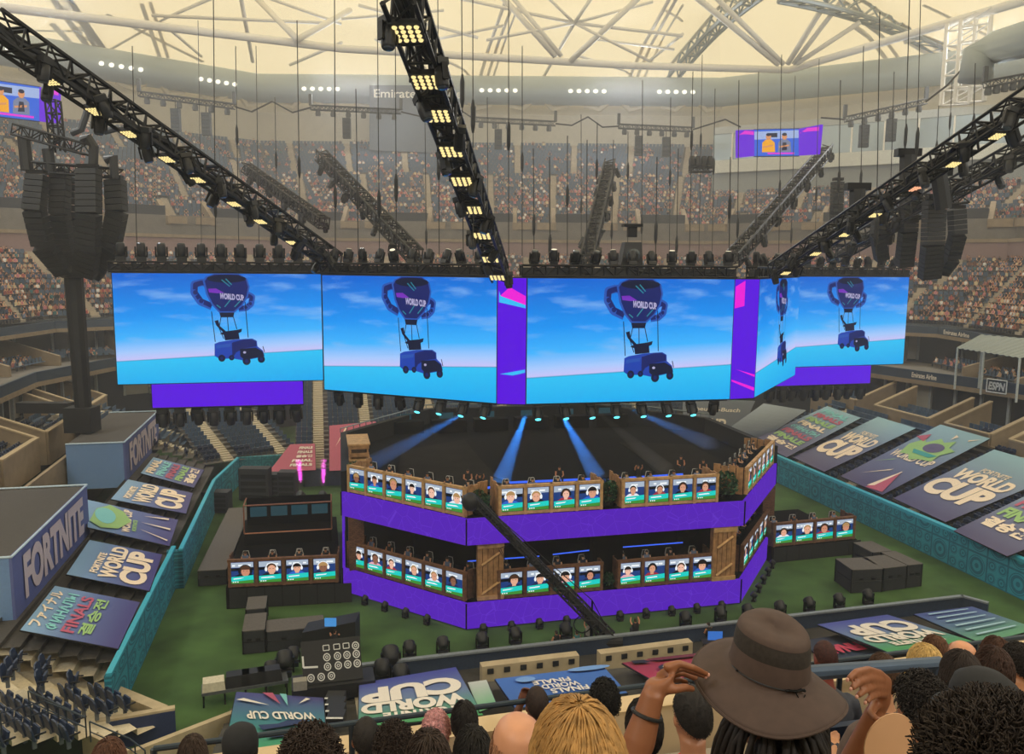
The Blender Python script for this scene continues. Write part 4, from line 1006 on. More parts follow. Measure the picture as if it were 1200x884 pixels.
# shrubs between the booths
LEAF = [pm('leaf_dark', '24402A', .7, var=.4, scale=9), pm('leaf_mid', '35603A', .7, var=.3, scale=9)]
def shrub(c, rx, h, label, n=420):
    mb = MB(); r = random.Random(int(c.x*31+c.y*7))
    for i in range(n):
        w, u = r.random()*2*pi, r.uniform(-1, 1); rr = r.uniform(.55, 1)
        p = c+V(cos(w)*sqrt(1-u*u)*rx*rr, sin(w)*sqrt(1-u*u)*rx*rr, h*.55+u*h*.5*rr)
        a_ = V(r.uniform(-1, 1), r.uniform(-1, 1), r.uniform(-.4, 1)).normalized(); b_ = a_.cross(V(r.random(), r.random(), .3)).normalized(); l = r.uniform(.12, .22)
        mb.mat(0 if r.random() < .5 else 1); mb.add([p-a_*l, p+b_*l*.45, p+a_*l, p-b_*l*.45], [(0, 1, 2, 3)])
    t = empty('shrub', c, label, 'shrub', 'shrubs on the stage edge'); mb.build('foliage', LEAF, t)
    mb = MB(); mb.lathe([(rx*.5, 0), (rx*.6, .3), (rx*.55, .3)], c, 10); mb.build('tub', SDARK, t)
    for k in range(4): MB().tube([c+UP*.25, c+V(cos(k*1.6)*rx*.4, sin(k*1.6)*rx*.4, h*.7)], [.05, .02], 5).build('stem', WOODD, t)
shrub(V(*fpt(562, 604, 7.62, 0).xy, 7.62)+CA*.8, .85, 1.6, 'leafy shrub at the stage corner behind the crane head')
shrub(V(*fpt(716, 597, 7.62, 0).xy, 7.62)+CA*.8, .85, 1.7, 'leafy shrub between the two upper front booths')
shrub(V(*fpt(856, 588, 7.62, 0).xy, 7.62)+CA*.8, .95, 1.9, 'leafy shrub beside the right upper corner of the stage')
shrub(CF(2.3, 62.3, 7.62), .7, 1.6, 'leafy shrub at the far left end of the upper tier')
shrub(V(*fpt(716, 693, 1.88, 0).xy, 1.88)+CA*.6, .45, .9, 'small dark shrub between the lower front booths', 200)
# ================================================================ big led screens over the stage
ZT, ZB = 23.0, 13.62
m, nt, N, L = newmat('led_sky_picture')
o = N('ShaderNodeOutputMaterial'); e = N('ShaderNodeEmission'); L(e.outputs[0], o.inputs[0]); e.inputs[1].default_value = 1.0
uv = N('ShaderNodeUVMap'); sp = N('ShaderNodeSeparateXYZ'); L(uv.outputs[0], sp.inputs[0])
def mth(op, a, b_=None, c_=None):
    n = N('ShaderNodeMath'); n.operation = op
    for i, q in enumerate((a, b_, c_)):
        if q is None: continue
        if isinstance(q, (int, float)): n.inputs[i].default_value = q
        else: L(q, n.inputs[i])
    return n.outputs[0]
hz_ = mth('SUBTRACT', sp.outputs[1], mth('MULTIPLY_ADD', sp.outputs[0], .085, .205))
rp = N('ShaderNodeValToRGB'); L(mth('MULTIPLY_ADD', hz_, .8, .3), rp.inputs[0]); q_ = rp.color_ramp.elements
q_[0].position = 0.06; q_[0].color = rgb('12A8F2'); q_[1].position = .94; q_[1].color = rgb('0B60D0')
for p_, c_ in ((.295, '2FC2F6'), (.302, '2A8FB8'), (.306, 'C9C6FA'), (.36, 'A8CBFF'), (.46, '3FB4FF'), (.62, '1694F4')): x = q_.new(p_); x.color = rgb(c_)
nz = N('ShaderNodeTexNoise'); nz.inputs['Scale'].default_value = 3.2; nz.inputs['Detail'].default_value = 5
mpn = N('ShaderNodeMapping'); mpn.inputs['Scale'].default_value = (1, 2.2, 1); L(uv.outputs[0], mpn.inputs[0]); L(mpn.outputs[0], nz.inputs['Vector'])
cl = N('ShaderNodeValToRGB'); cl.color_ramp.elements[0].position = .52; cl.color_ramp.elements[1].position = .8; L(nz.outputs[0], cl.inputs[0])
mx = N('ShaderNodeMix'); mx.data_type = 'RGBA'; L(mth('MULTIPLY', cl.outputs[0], mth('GREATER_THAN', hz_, .1)), mx.inputs['Factor']); L(rp.outputs[0], mx.inputs['A']); mx.inputs['B'].default_value = rgb('8CBEF5')
L(mx.outputs['Result'], e.inputs[0]); LEDSKY = m
PURP = em('led_violet', '5A08E0', 1.0); PINK = em('led_pink', 'F01CD8', 1.0, False); CYAN = em('led_cyan', '38BEF8', 1.0, False)
PICM = [em('pic_navy', '17246A', .9, False), em('pic_dark', '141A38', .9, False), em('pic_blue', '1D44B4', .9, False), em('pic_white', 'B9B4DA', .9, False), em('pic_purple', '7A2FC0', .9, False), em('pic_teal', '2C8AA0', .9, False), em('pic_edge', '2B58B8', .9, False)]
FRM = pm('screen_frame', '16181C', .6)
def vq(x0, d0, x1, d1, zb, zt, yref=395):
    a, b = at_d(x0, yref, d0), at_d(x1, yref, d1)
    return [V(a.x, a.y, zb), V(b.x, b.y, zb), V(b.x, b.y, zt), V(a.x, a.y, zt)]
def panel(q, name, mat, label, cat, group=None, th=.5, uv=True):
    n = (q[1]-q[0]).cross(q[3]-q[0]).normalized()
    t = empty(name, (q[0]+q[1])/2, label, cat, group)
    f = MB().add(q, [(0, 1, 2, 3)]); o = f.build('screen_face', mat, t)
    l = o.data.uv_layers.new(name='UVMap'); 
    for i, c in enumerate([(0, 0), (1, 0), (1, 1), (0, 1)]): l.data[i].uv = c
    s_ = o.modifiers.new('thickness', 'SOLIDIFY'); s_.thickness = .04; s_.offset = -1
    e_ = (q[1]-q[0]).normalized()*.08; u_ = UP*.08
    p = [q[0]-e_-u_, q[1]+e_-u_, q[2]+e_+u_, q[3]-e_+u_]
    MB().hexa([c-n*.06 for c in p][::-1], [c-n*th for c in p][::-1]).build('frame', FRM, t)
    return t
def cupvan(t, q):
    """what the screens show: a dark trophy shaped balloon carrying a plain blue truck over the sea"""
    mb = MB()
    X = lambda pts: [((x-65)/1045, 1-(y-75)/545) for x, y in pts]
    def pp(i, pts, l): mb.mat(i); put_poly(mb, q, X(pts), l)
    def el(cx, cy, rx, ry, n=14, a0=0, a1=2*pi): return ell(cx, cy, rx, ry, n, a0, a1)
    def st(i, pts, w, l): mb.mat(i); put_strip(mb, q, X(pts), w/1045, l, asp=1045/545.); [put_poly(mb, q, ell(*p, w/2090*.98, w/1090*.98, 10), l+.003+.0006*i_) for i_, p in enumerate(X(pts)[1:-1]) if w > 10]
    st(6, [(545, 125), (500, 118), (462, 128), (460, 170), (490, 215), (545, 238)], 36, .03); st(0, [(545, 125), (500, 120), (468, 130), (466, 168), (494, 210), (545, 234)], 24, .034)
    st(6, [(700, 195), (735, 180), (752, 190), (745, 225), (720, 245), (680, 250)], 30, .03); st(0, [(700, 195), (735, 184), (748, 192), (741, 224), (718, 242), (680, 248)], 18, .034)
    pp(6, [(505, 110), (520, 90), (560, 76), (690, 76), (730, 100), (740, 140), (730, 190), (700, 235), (660, 268), (580, 268), (545, 230), (520, 180)], .04)
    pp(0, [(515, 112), (530, 92), (565, 78), (685, 78), (722, 102), (732, 140), (722, 186), (695, 230), (655, 262), (586, 262), (553, 226), (530, 178)], .044)
    pp(1, el(625, 100, 100, 20), .048); pp(4, [(530, 150), (570, 148), (610, 170), (575, 172), (535, 168)], .05)
    mb.mat(5)
    for a in ([(600, 105), (640, 138)], [(620, 100), (650, 130)], [(610, 240), (640, 205)], [(570, 230), (590, 245)], [(660, 240), (690, 210)]): st(5, a, 5, .052)
    mb.mat(3); qq = [bil(q, *X([(585, 200)])[0]), bil(q, *X([(712, 210)])[0]), bil(q, *X([(705, 172)])[0]), bil(q, *X([(590, 162)])[0])]
    put_text(mb, 'WORLD CUP', qq, (0, 0, 1, .8), .056, .05)
    pp(1, [(582, 268), (658, 268), (652, 292), (588, 292)], .05)
    for a in ([(590, 290), (578, 345), (600, 400)], [(652, 290), (668, 352)], [(622, 290), (625, 360)], [(543, 262), (556, 415)], [(714, 215), (724, 395)]): st(1, a, 4, .05)
    pp(1, [(556, 310), (575, 305), (582, 335), (612, 362), (664, 356), (694, 350), (690, 366), (676, 372), (680, 402), (606, 408), (600, 380), (580, 375), (596, 366), (566, 335)], .052)
    pp(2, [(552, 425), (575, 416), (650, 405), (700, 402), (745, 400), (768, 412), (770, 440), (798, 462), (806, 492), (700, 512), (640, 500), (575, 502), (550, 486)], .05)
    pp(0, [(640, 420), (700, 405), (742, 404), (764, 414), (766, 440), (700, 450), (660, 470), (640, 500)], .054); pp(1, [(680, 452), (760, 446), (796, 466), (803, 490), (702, 508), (680, 490)], .056); pp(6, [(560, 432), (636, 424), (630, 440), (560, 448)], .056)
    for cx, cy, r_ in ((586, 498, 18), (636, 496, 14), (712, 514, 21), (788, 506, 19)): pp(1, el(cx, cy, r_, r_), .06); pp(0, el(cx, cy, r_*.45, r_*.45, 8), .064)
    pp(3, el(703, 470, 8, 6, 8), .06); st(1, [(798, 440), (806, 470)], 4, .06)
    return mb.build('picture', PICM, t)
SCR = {}
for key, a, lab in [('p1', (135, 70.2, 377.5, 74.0), 'far left big screen with balloon picture, above a plain violet panel'),
                    ('p2', (379, 68.4, 582.5, 62.2), 'second big screen from the left, slanting towards the violet corner strip, with balloon picture'),
                    ('p3', (616.5, 62.0, 858, 65.2), 'widest central big screen with balloon picture, between the two violet strips'),
                    ('p4', (887.5, 66.2, 934, 80.4), 'narrow looking big screen turned sharply away, its balloon picture squeezed thin'),
                    ('p5', (910, 86.3, 1060.5, 90.7), 'far right big screen with balloon picture, partly behind the sharply turned one')]:
    q = vq(*a, ZB, ZT); t = panel(q, 'led_screen', LEDSKY, lab, 'screen', 'big screens over the stage'); cupvan(t, q); SCR[key] = q
q = vq(583, 62.1, 616.3, 61.9, ZB-.02, ZT); t = panel(q, 'led_column', PURP, 'violet led strip with pink and blue shapes between the two central screens', 'screen', 'violet led strips between screens')
mb = MB(); mb.mat(0); put_poly(mb, q, [(.08, .86), (.42, .93), (.98, .86), (.98, .79)], .02); mb.mat(1); put_poly(mb, q, [(.05, .9), (.05, .81), (.98, .765), (.98, .79), (.1, .86)], .03); put_poly(mb, q, [(.1, .24), (.98, .28), (.98, .255), (.55, .23)], .02)
mb.build('picture', [PINK, CYAN], t); SCR['s1'] = q
q = vq(858.5, 65.3, 887, 66.0, ZB-.02, ZT); t = panel(q, 'led_column', PURP, 'violet led strip with hot pink block beside the sharply turned screen', 'screen', 'violet led strips between screens')
mb = MB(); put_poly(mb, q, [(.03, .94), (.42, .99), (.42, .78), (.03, .76)], .02); put_poly(mb, q, [(.2, .25), (.98, .2), (.98, .18)], .02); put_poly(mb, q, [(.03, .165), (.98, .09), (.98, .06), (.03, .15)], .02); mb.build('picture', [PINK], t); SCR['s2'] = q
q = vq(178, 71.2, 355, 73.9, 11.45, ZB-.1, 460); panel(q, 'led_banner', PURP, 'plain violet led panel hanging under the far left big screen', 'screen', 'violet led panels under screens'); SCR['b1'] = q
q = vq(900, 86.5, 1020, 89.7, 11.6, ZB-.1, 440); panel(q, 'led_banner', PURP, 'plain violet led panel hanging under the far right big screen', 'screen', 'violet led panels under screens'); SCR['b2'] = q
# interview screens high up at both sides
BLUEBG = em('led_tvblue', '2C63D8', 1.0, False)
TVM = [BLUEBG, em('tv_yellow', 'F2A81E', 1, False), em('tv_skin', 'D9925E', 1, False), em('tv_grey', '77809C', 1, False), em('tv_dark', '1C2036', 1, False), em('tv_pale', '9FB4E0', 1, False), em('led_pink2', 'E62FD0', 1, False), em('led_violet2', '6A1AD8', 1, False)]
def tvscreen(qs, label, wings):
    q = qs['mid']; t = panel(q, 'interview_screen', TVM[0], label, 'screen', th=.4)
    mb = MB(); P_ = lambda i, pts, l=.03: (mb.mat(i), put_poly(mb, q, pts, l))
    P_(5, [(0, .62), (1, .66), (1, .95), (0, .92)]); P_(4, [(.3, .7), (.52, .7), (.52, .86), (.3, .86)], .04)
    for cx, c1 in ((.32, 1), (.68, 3)):
        P_(c1, [(cx-.15, .1), (cx+.15, .1), (cx+.14, .5), (cx+.06, .62), (cx-.06, .62), (cx-.14, .5)], .05); P_(2, ell(cx, .72, .06, .12), .06); P_(4, ell(cx, .8, .055, .06), .07); P_(2, [(cx-.12, .3), (cx+.1, .36), (cx+.1, .42), (cx-.12, .36)], .07)
    P_(4, [(.62, .2), (.74, .22), (.72, .5), (.64, .5)], .07); P_(0, [(0, 0), (1, 0), (1, .14), (0, .14)], .08); P_(6, [(.3, .06), (.9, .06), (.9, .12), (.3, .12)], .09)
    mb.build('picture', TVM, t)
    for w in wings:
        n = (w[1]-w[0]).cross(w[3]-w[0]).normalized()
        o = MB().hexa([p for p in w], [p-n*.3 for p in w]).build('wing_panel', TVM[7], t)
        mb = MB(); mb.mat(0); put_poly(mb, w, [(.05, .82), (.4, .97), (.95, .93), (.95, .8), (.4, .84)], .04); mb.build('wing_picture', [TVM[6]], o)
def q4(bl, br, tr_, tl_, d0, d1): return [at_d(*bl, d0), at_d(*br, d1), at_d(*tr_, d1), at_d(*tl_, d0)]
tvscreen({'mid': q4((884, 183), (936, 182.5), (936, 151), (884, 152), 114, 113)}, 'small curved interview screen high on the right, two presenters between violet wings',
         [q4((864.5, 185), (884, 183), (884, 152), (864.5, 152.5), 111, 114), q4((936, 182.5), (958.5, 181), (962, 146), (936, 151), 113, 108)])
tvscreen({'mid': q4((-22, 134), (46, 142), (46, 102), (-22, 92), 98, 102)}, 'interview screen at the left picture edge with a presenter in yellow beside a violet wing',
         [q4((46, 142), (69, 144.5), (70, 104), (46, 102), 102, 102)])
# ================================================================ trusses, lamps, loudspeakers, cables
TRM = pm('truss_black', '1A1B1E', .5, .5, var=.2, scale=3)
def truss_parts(mb, a, b, w=1.0, h=None, step=None, r=.07, up=UP):
    h = h or w; t = (b-a).normalized(); s = t.cross(up).normalized(); u = s.cross(t).normalized(); L_ = (b-a).length
    n = max(2, int(L_/(step or w*1.1)))
    cs = [s*w/2+u*h/2, -s*w/2+u*h/2, -s*w/2-u*h/2, s*w/2-u*h/2]
    for c in cs: mb.tube([a+c, b+c], r, 5)
    for k in range(n):
        p, q = lerp(a, b, k/n), lerp(a, b, (k+1)/n)
        for i in range(4):
            c, d = cs[i], cs[(i+1) % 4]
            if k % 2: c, d = d, c
            mb.tube([p+c, q+d], r*.6, 4, False)
            mb.tube([p+cs[i], p+cs[(i+1) % 4]], r*.6, 4, False)
    return s, u, t, cs, n
def truss(a, b, w, label, group=None, r=.07, cat='truss', cables=True, fill=False):
    t = empty('lighting_truss', a, label, cat, group)
    mb = MB(); s, u, d, cs, n = truss_parts(mb, a, b, w, r=r); mb.build('lattice', TRM, t)
    if cables:
        mb = MB(); L_ = (b-a).length; rr = random.Random(int(L_*100))
        for j in range(6):
            pts = [lerp(a, b, k/14)+s*(rr.uniform(-.34, .34)*w)-u*(w*.05+rr.uniform(-.2, .35)*w) for k in range(15)]; mb.tube(pts, .11*w**.5, 5)
        mb.build('cable_loom', BLACKP, t)
    if fill:
        MB().hexa([a+s*(x*w)+u*(y*w) for x, y in ((-.3, -.38), (.3, -.38), (.3, .3), (-.3, .3))], [b+s*(x*w)+u*(y*w) for x, y in ((-.3, -.38), (.3, -.38), (.3, .3), (-.3, .3))]).build('cable_tray', BLACKP, t)  # solid dark block added inside the lattice to make it look dense
    mb = MB()
    for k in range(5): c = lerp(a, b, .05+.9*k/4); mb.box(c+u*w*.52, (.25, w*.9, .12), (d, s, u))
    mb.build('clamp', BLACKM, t)
    return t, s, u, d
# moving head lamp: prototype at origin hanging down (-z), copies rotated
LENS = pm('lamp_lens', '4C545C', .12, .2); LENSL = em('lens_warm', 'FFF2D0', 1.2, False); LENSC = em('lens_cyan', '5FE4F4', 2.2, False)
def head_proto(lens, label, name='moving_head_lamp'):
    t = empty(name, V(0, 0, 0), label, 'stage light')
    MB().box((0, 0, -.16), (.62, .5, .3)).build('base', BLACKP, t)
    mb = MB(); 
    for sx in (-1, 1): mb.box((.36*sx, 0, -.62), (.1, .26, .72))
    mb.box((0, 0, -.34), (.8, .26, .08)); mb.build('yoke', BLACKM, t)
    h = MB().lathe([(.14, -.30), (.27, -.36), (.3, -.75), (.27, -1.12), (.25, -1.2)], (0, 0, 0), 10).build('lamp_head', BLACKP, t, smooth=True)
    MB().lathe([(.23, -1.2), (.21, -1.235), (.08, -1.25)], (0, 0, 0), 10).build('lens', lens, h)
    return t
PR = {'off': head_proto(LENS, ''), 'warm': head_proto(LENSL, ''), 'cyan': head_proto(LENSC, '')}
_used = set()
def lamp(kind, p, rot, label, group, s=1.0):
    o = PR[kind] if kind not in _used else copy_tree(PR[kind]); _used.add(kind)
    o.location = p; o.rotation_euler = rot; o.scale = (s, s, s); o['label'] = label; o['group'] = group
    return o
# ---- truss that carries the screens, one length over each
names = {'p1': 'the far left big screen', 'p2': 'the second big screen from the left', 'p3': 'the central big screen', 'p4': 'the sharply turned big screen', 'p5': 'the far right big screen'}
rr = random.Random(5)
for key in ('p1', 'p2', 'p3', 'p4', 'p5'):
    q = SCR[key]; d = (q[1]-q[0]).normalized(); n = V(d.y, -d.x, 0)
    a, b = q[3]-n*.6+UP*.55-d*.3, q[2]-n*.6+UP*.55+d*.3
    truss(a, b, .8, 'black lattice truss that carries '+names[key], 'trusses over the screens', r=.09, fill=True)
    L_ = (b-a).length; k = 11 if key != 'p4' else 8
    for i in range(k):
        p = lerp(a, b, (i+.6)/k)
        upw = key in ('p1',) or i % 2 == 0
        p = p+UP*.45
        lamp('warm' if (key in ('p2', 'p3') and i % 3 == 1) else 'off', p, (pi+rr.uniform(-.5, .5) if key != 'p1' else pi, 0, atan2(d.y, d.x)+rr.uniform(-.3, .3)),
             ordn(i)+' stage lamp from the left on top of '+names[key], 'lamps on top of the screens', 1.25 if key == 'p1' else .95)
# ---- lamps under the screens
for key, k, nm in (('b1', 9, 'the violet panel at far left'), ('b2', 9, 'the violet panel at far right'), ('p2', 8, 'the second big screen from the left'), ('p3', 8, 'the central big screen')):
    q = SCR[key]; d = (q[1]-q[0]).normalized(); n = V(d.y, -d.x, 0)
    a, b = q[0]-n*.5-UP*.12, q[1]-n*.5-UP*.12
    MB
    bar_ = MB().tube([a, b], .1, 6).build('lamp_bar', TRM, origin=a); tag(bar_, 'black lamp bar along the foot of '+nm, 'lamp bar', 'lamp bars under the screens')
    for i in range(k):
        on = (key == 'p2' and i >= 4) or (key == 'p3' and i <= 6)
        lamp('cyan' if on else 'off', lerp(a, b, (i+.5)/k)-UP*.05, ((-.55 if on else rr.uniform(-.1, .35)), 0, atan2(d.y, d.x)+rr.uniform(-.2, .2)), ('glowing blue ' if on else 'dark ')+ordn(i)+' lamp from the left under '+nm, 'lamps under the screens', 1.35 if key in ('b1', 'b2') else 1.0)
# ---- long trusses that fan out from the screens
WARM = em('blinder_bulb', 'FFE59A', 1.15, False); WARM2 = em('blinder_bulb_amber', 'FFB48A', 1.1, False)
def blinder(c, s, u, d, label, group, sz=1.1, mat=None, ncol=4):
    """square lamp panel, bulbs on its lower face; s, d span the face, -u is where it shines"""
    t = empty('blinder_lamp', c, label, 'lamp panel', group)
    MB().box(c, (sz*1.12, sz*1.12, .22), (s, d, u)).build('housing', BLACKP, t)
    mb = MB()
    for i in range(4):
        for j in range(4): mb.lathe([(sz*.098, 0), (sz*.08, .05), (.02, .06)], c+s*(sz*(i-1.5)*.25)+d*(sz*(j-1.5)*.25)-u*.11, 8, (s, d, -u))
    mb.build('bulbs', mat or WARM, t)
    mb = MB()
    for sx in (-1, 1): mb.box(c+s*(sz*.6*sx)+u*.1, (.06, .12, .4), (s, d, u))
    mb.build('bracket', BLACKM, t)
    return t
def spoke(pa, pb, w, label, nm, bl=(), lamps=0, kind='warm', bs=.95):
    a, b = at_d(*pa), at_d(*pb); t, s, u, d = truss(a, b, w, label, 'trusses that fan out from the screens', r=.075*w+.02)
    D = (b-a)
    for i, (x, y) in enumerate(bl):
        # the point of the truss nearest the sight line through (x, y)
        v = ray(x, y).normalized(); w0 = a-CAMLOC; dd = D.normalized(); bb = dd.dot(v); tt = (bb*w0.dot(v)-w0.dot(dd))/(1-bb*bb)
        c = a+dd*tt-u*(w*.55)
        blinder(c, s, u, d, 'lit yellow lamp panel, %s from the top on %s' % (ordn(i), nm), 'lit lamp panels on the long trusses', w*bs, WARM2 if kind == 'amber' and i == 2 else WARM)
    for i in range(lamps):
        f = (i+.5)/lamps; sd = -1 if i % 2 else 1
        lamp('off', lerp(b, a, f)+s*(sd*w*.62)-u*w*.2, (rr.uniform(-.6, .6), rr.uniform(-.4, .4), rr.uniform(0, 3)), ordn(i)+' stage lamp from the outer end clamped to '+nm, 'lamps on the long trusses', .9*w**.5)
spoke((586, 322, 62.5), (468, -14, 31), 1.15, 'long black truss with bright square lamp panels, running up over the viewer', 'the centre truss above the violet strip', [(480, 18), (497, 78), (511, 119), (527, 162), (540, 198), (554, 232), (566, 263), (575, 292), (583, 314)], 12)
spoke((392, 306, 71), (-14, 26, 41), 1.25, 'long black truss with cables and slanting lamp panels, crossing the left upper corner', 'the left long truss', [(56, 87), (108, 125), (148, 152), (192, 182), (228, 207), (270, 236), (301, 257), (338, 282)], 19, bs=.62)
spoke((908, 318, 67), (1216, 112, 43), 1.05, 'long black truss with slanting lamp panels, rising to the right picture edge', 'the right long truss', [(1168, 149), (1118, 184), (1074, 213), (1027, 245), (992, 269), (957, 291), (922, 314)], 15, 'amber', bs=.62)
spoke((975, 300, 84), (1214, 168, 62), 1.3, 'second black truss behind the right one, carrying small lamps only', 'the second right truss', [], 8)
spoke((487, 300, 82), (376, 182, 112), 1.35, 'distant dark truss leaning up left behind the second big screen', 'the distant truss leaning left', [], 13)
spoke((380, 262, 88), (288, 196, 108), 1.1, 'shorter distant truss leaning up left above the far left screen', 'the shorter distant truss', [], 9)
spoke((688, 306, 88), (715, 192, 118), 1.35, 'distant dark truss standing nearly upright behind the central screen', 'the distant upright truss', [], 12)
spoke((858, 305, 86), (970, 175, 118), 1.35, 'distant dark truss leaning up right below the small interview screen', 'the distant truss leaning right', [], 13)
# ---- big projector box standing on the centre truss
p = at_d(738, 316, 66); pj = empty('projector', V(p.x, p.y, 23.2), 'bulky black projector with flat top plate standing above the central screen', 'projector')
X_, Y_ = V(1, .1, 0).normalized(), V(-.1, 1, 0).normalized()
MB().hexa([p+X_*a_+Y_*b_+UP*.1 for a_, b_ in ((-.95, -.8), (.85, -.8), (.85, .8), (-.95, .8))], [p+X_*a_+Y_*b_+UP*2.1 for a_, b_ in ((-.55, -.6), (.75, -.6), (.75, .6), (-.55, .6))]).build('housing', BLACKP, pj)
MB().lathe([(.55, 0), (.5, .5), (.35, .6)], p+UP*1.1+Y_*-.75, 12, (X_, UP, -Y_)).build('lens', LENS, pj)
mb = MB(); mb.box(p+UP*2.9+X_*.1, (.7, .5, .8), (X_, Y_, UP)); mb.build('neck', BLACKM, pj); MB().box(p+UP*3.4+X_*.1, (1.5, .9, .22), (X_, Y_, UP)).build('top_plate', BLACKM, pj)
# ---- line arrays
def line_array(path, d, w, label, group, n=14):
    pts = [at_d(x, y, d+dz) for x, y, dz in path]
    # resample
    seg = [(pts[i+1]-pts[i]).length for i in range(len(pts)-1)]; tot = sum(seg)
    def at(s_):
        for i, l in enumerate(seg):
            if s_ <= l or i == len(seg)-1: return lerp(pts[i], pts[i+1], s_/l), (pts[i+1]-pts[i]).normalized()
            s_ -= l
    t = empty('line_array_loudspeaker', pts[0], label, 'loudspeaker', group)
    MB().box(pts[0]+UP*.25, (w*.8, .7, .3)).build('flying_frame', BLACKM, t)
    for i in range(n):
        c, tn = at(tot*(i+.5)/n); h = tot/n*.97; X_ = V(1, 0, 0); X_ = (X_-tn*X_.dot(tn)).normalized(); Y_ = tn.cross(X_)
        mb = MB(); z = -tn
        mb.hexa([c+X_*(w*a_/2)+Y_*b_+z*c_*h/2 for a_, b_, c_ in ((-1, -.45, -.95), (1, -.45, -.95), (.85, .45, -.9), (-.85, .45, -.9))],
                [c+X_*(w*a_/2)+Y_*b_+z*c_*h/2 for a_, b_, c_ in ((-1, -.45, .95), (1, -.45, .95), (.85, .45, .9), (-.85, .45, .9))])
        mb.build('cabinet', pm('cabinet_black', '1D1F22', .7, var=.2, scale=6), t)
    return t
def arr(path, d, w, label, n=14): return line_array(path, d, w, label, 'hanging line array loudspeakers', n)
arr([(43, 205, 0), (39, 245, -.5), (50, 290, .6), (76, 320, 2.4)], 75, 1.9, 'curved loudspeaker array, outer left of the big cluster', 18)
arr([(70, 203, .5), (69, 250, 0), (76, 292, .8), (88, 322, 2.2)], 76, 1.7, 'curved loudspeaker array, second from left in the big cluster', 18)
arr([(103, 198, -1), (103, 250, -1.6), (102, 292, -.8), (98, 322, .6)], 75, 2.1, 'straight front loudspeaker array in the middle of the big cluster', 18)
arr([(134, 211, .5), (136, 250, 0), (128, 292, .8), (108, 322, 2.4)], 75, 1.8, 'curved loudspeaker array, outer right of the big cluster', 18)
arr([(86, 208, 2), (86, 255, 2), (90, 318, 3)], 77, 1.6, 'loudspeaker array hidden at the back of the big cluster', 14)
arr([(982, 213, 0), (981, 240, 0), (980, 264, .5)], 92, 1.25, 'slim blue grey loudspeaker array above the far right big screen', 12)
arr([(1033, 250, 0), (1029, 275, 0), (1034, 304, 1)], 76, 1.25, 'loudspeaker array leaning away, first of the right cluster', 12)
arr([(1067, 230, 0), (1065, 270, 0), (1060, 312, 1)], 74, 1.5, 'tall loudspeaker array, second of the right cluster', 16)
arr([(1096, 235, -1), (1094, 285, -1), (1090, 326, 0)], 72, 1.8, 'tall front loudspeaker array, third of the right cluster', 18)
arr([(1122, 246, 0), (1123, 275, 0), (1115, 304, 1), (1103, 320, 2)], 74, 1.35, 'curved loudspeaker array, last of the right cluster', 14)
# cluster frame and the mast beneath it
t = empty('rigging_frame', at_d(86, 196, 76), 'black rigging frame with rounded cable ducts on top of the left loudspeaker cluster', 'rigging')
mb = MB(); truss_parts(mb, at_d(18, 152, 76), at_d(104, 176, 75), .9, r=.1); truss_parts(mb, at_d(40, 196, 76), at_d(142, 204, 76), .8, r=.1); truss_parts(mb, at_d(62, 118, 76), at_d(68, 178, 76), .9, r=.1); mb.build('lattice', TRM, t)
for pts_, r_ in (([(28, 160, 76), (32, 200, 76)], .55), ([(96, 165, 75), (104, 162, 75), (110, 172, 75), (109, 200, 75)], .42), ([(124, 188, 75), (133, 184, 75), (134, 210, 75)], .4), ([(56, 175, 76), (60, 205, 76)], .5)): MB().tube([at_d(*p_) for p_ in pts_], r_, 8).build('cable_duct', BLACKP, t)
mb = MB(); mb.tube([at_d(x, y, 74) for x, y in ((84, 156), (95, 152), (103, 128), (108, 126), (114, 145), (124, 154), (138, 150))], .3, 8); mb.build('hose', pm('hose_grey', '3A3E44', .6), t)
pa, pb = at_d(86, 322, 79), at_d(90, 512, 79); pb = V(pa.x+.2, pa.y, 7.72)
t = empty('black_mast', pb, 'thick black mast under the left loudspeaker cluster, rising behind the smaller blue box', 'mast')
mb = MB(); mb.tube([pb, pa], [.75, .85], 10); mb.build('sleeve', BLACKP, t)
MB().box(pb+V(-.2, 0, 1.2), (2.6, 2.0, 2.4)).build('base_box', BLACKP, t); MB().box(pb+V(-4, .6, 2.2), (5, 1.2, 1.0)).build('side_box', BLACKP, t)
mb = MB(); mb.tube([pa+UP*.5, pa-UP*.3], [2.3, 1.0], 10); mb.build('cowl', BLACKP, t)
mb = MB(); truss_parts(mb, at_d(1030, 243, 76), at_d(1135, 232, 74), .8, r=.09); mb.build('lattice', TRM, t2 := empty('rigging_frame', at_d(1080, 238, 75), 'black rigging frame holding the right loudspeaker cluster', 'rigging'))
for k, (x, y, x2, y2) in enumerate([(1064, 182, 1063, 215), (1005, 222, 1004, 252), (1100, 205, 1106, 245)]):
    t = empty('cable_drop', at_d(x2, y2, 58), ['dark cable bundle box standing up from the right long truss', 'dark cable bundle box low on the right long truss', 'hanging dark cable bundle between the two right trusses'][k], 'cable bundle')
    MB().tube([at_d(x, y, 58), at_d(x2, y2, 58)], .55, 8).build('sleeve', BLACKP, t); MB().box(at_d(x, y-3, 58), (1.6, .7, .5)).build('pulley_plate', BLACKM, t)
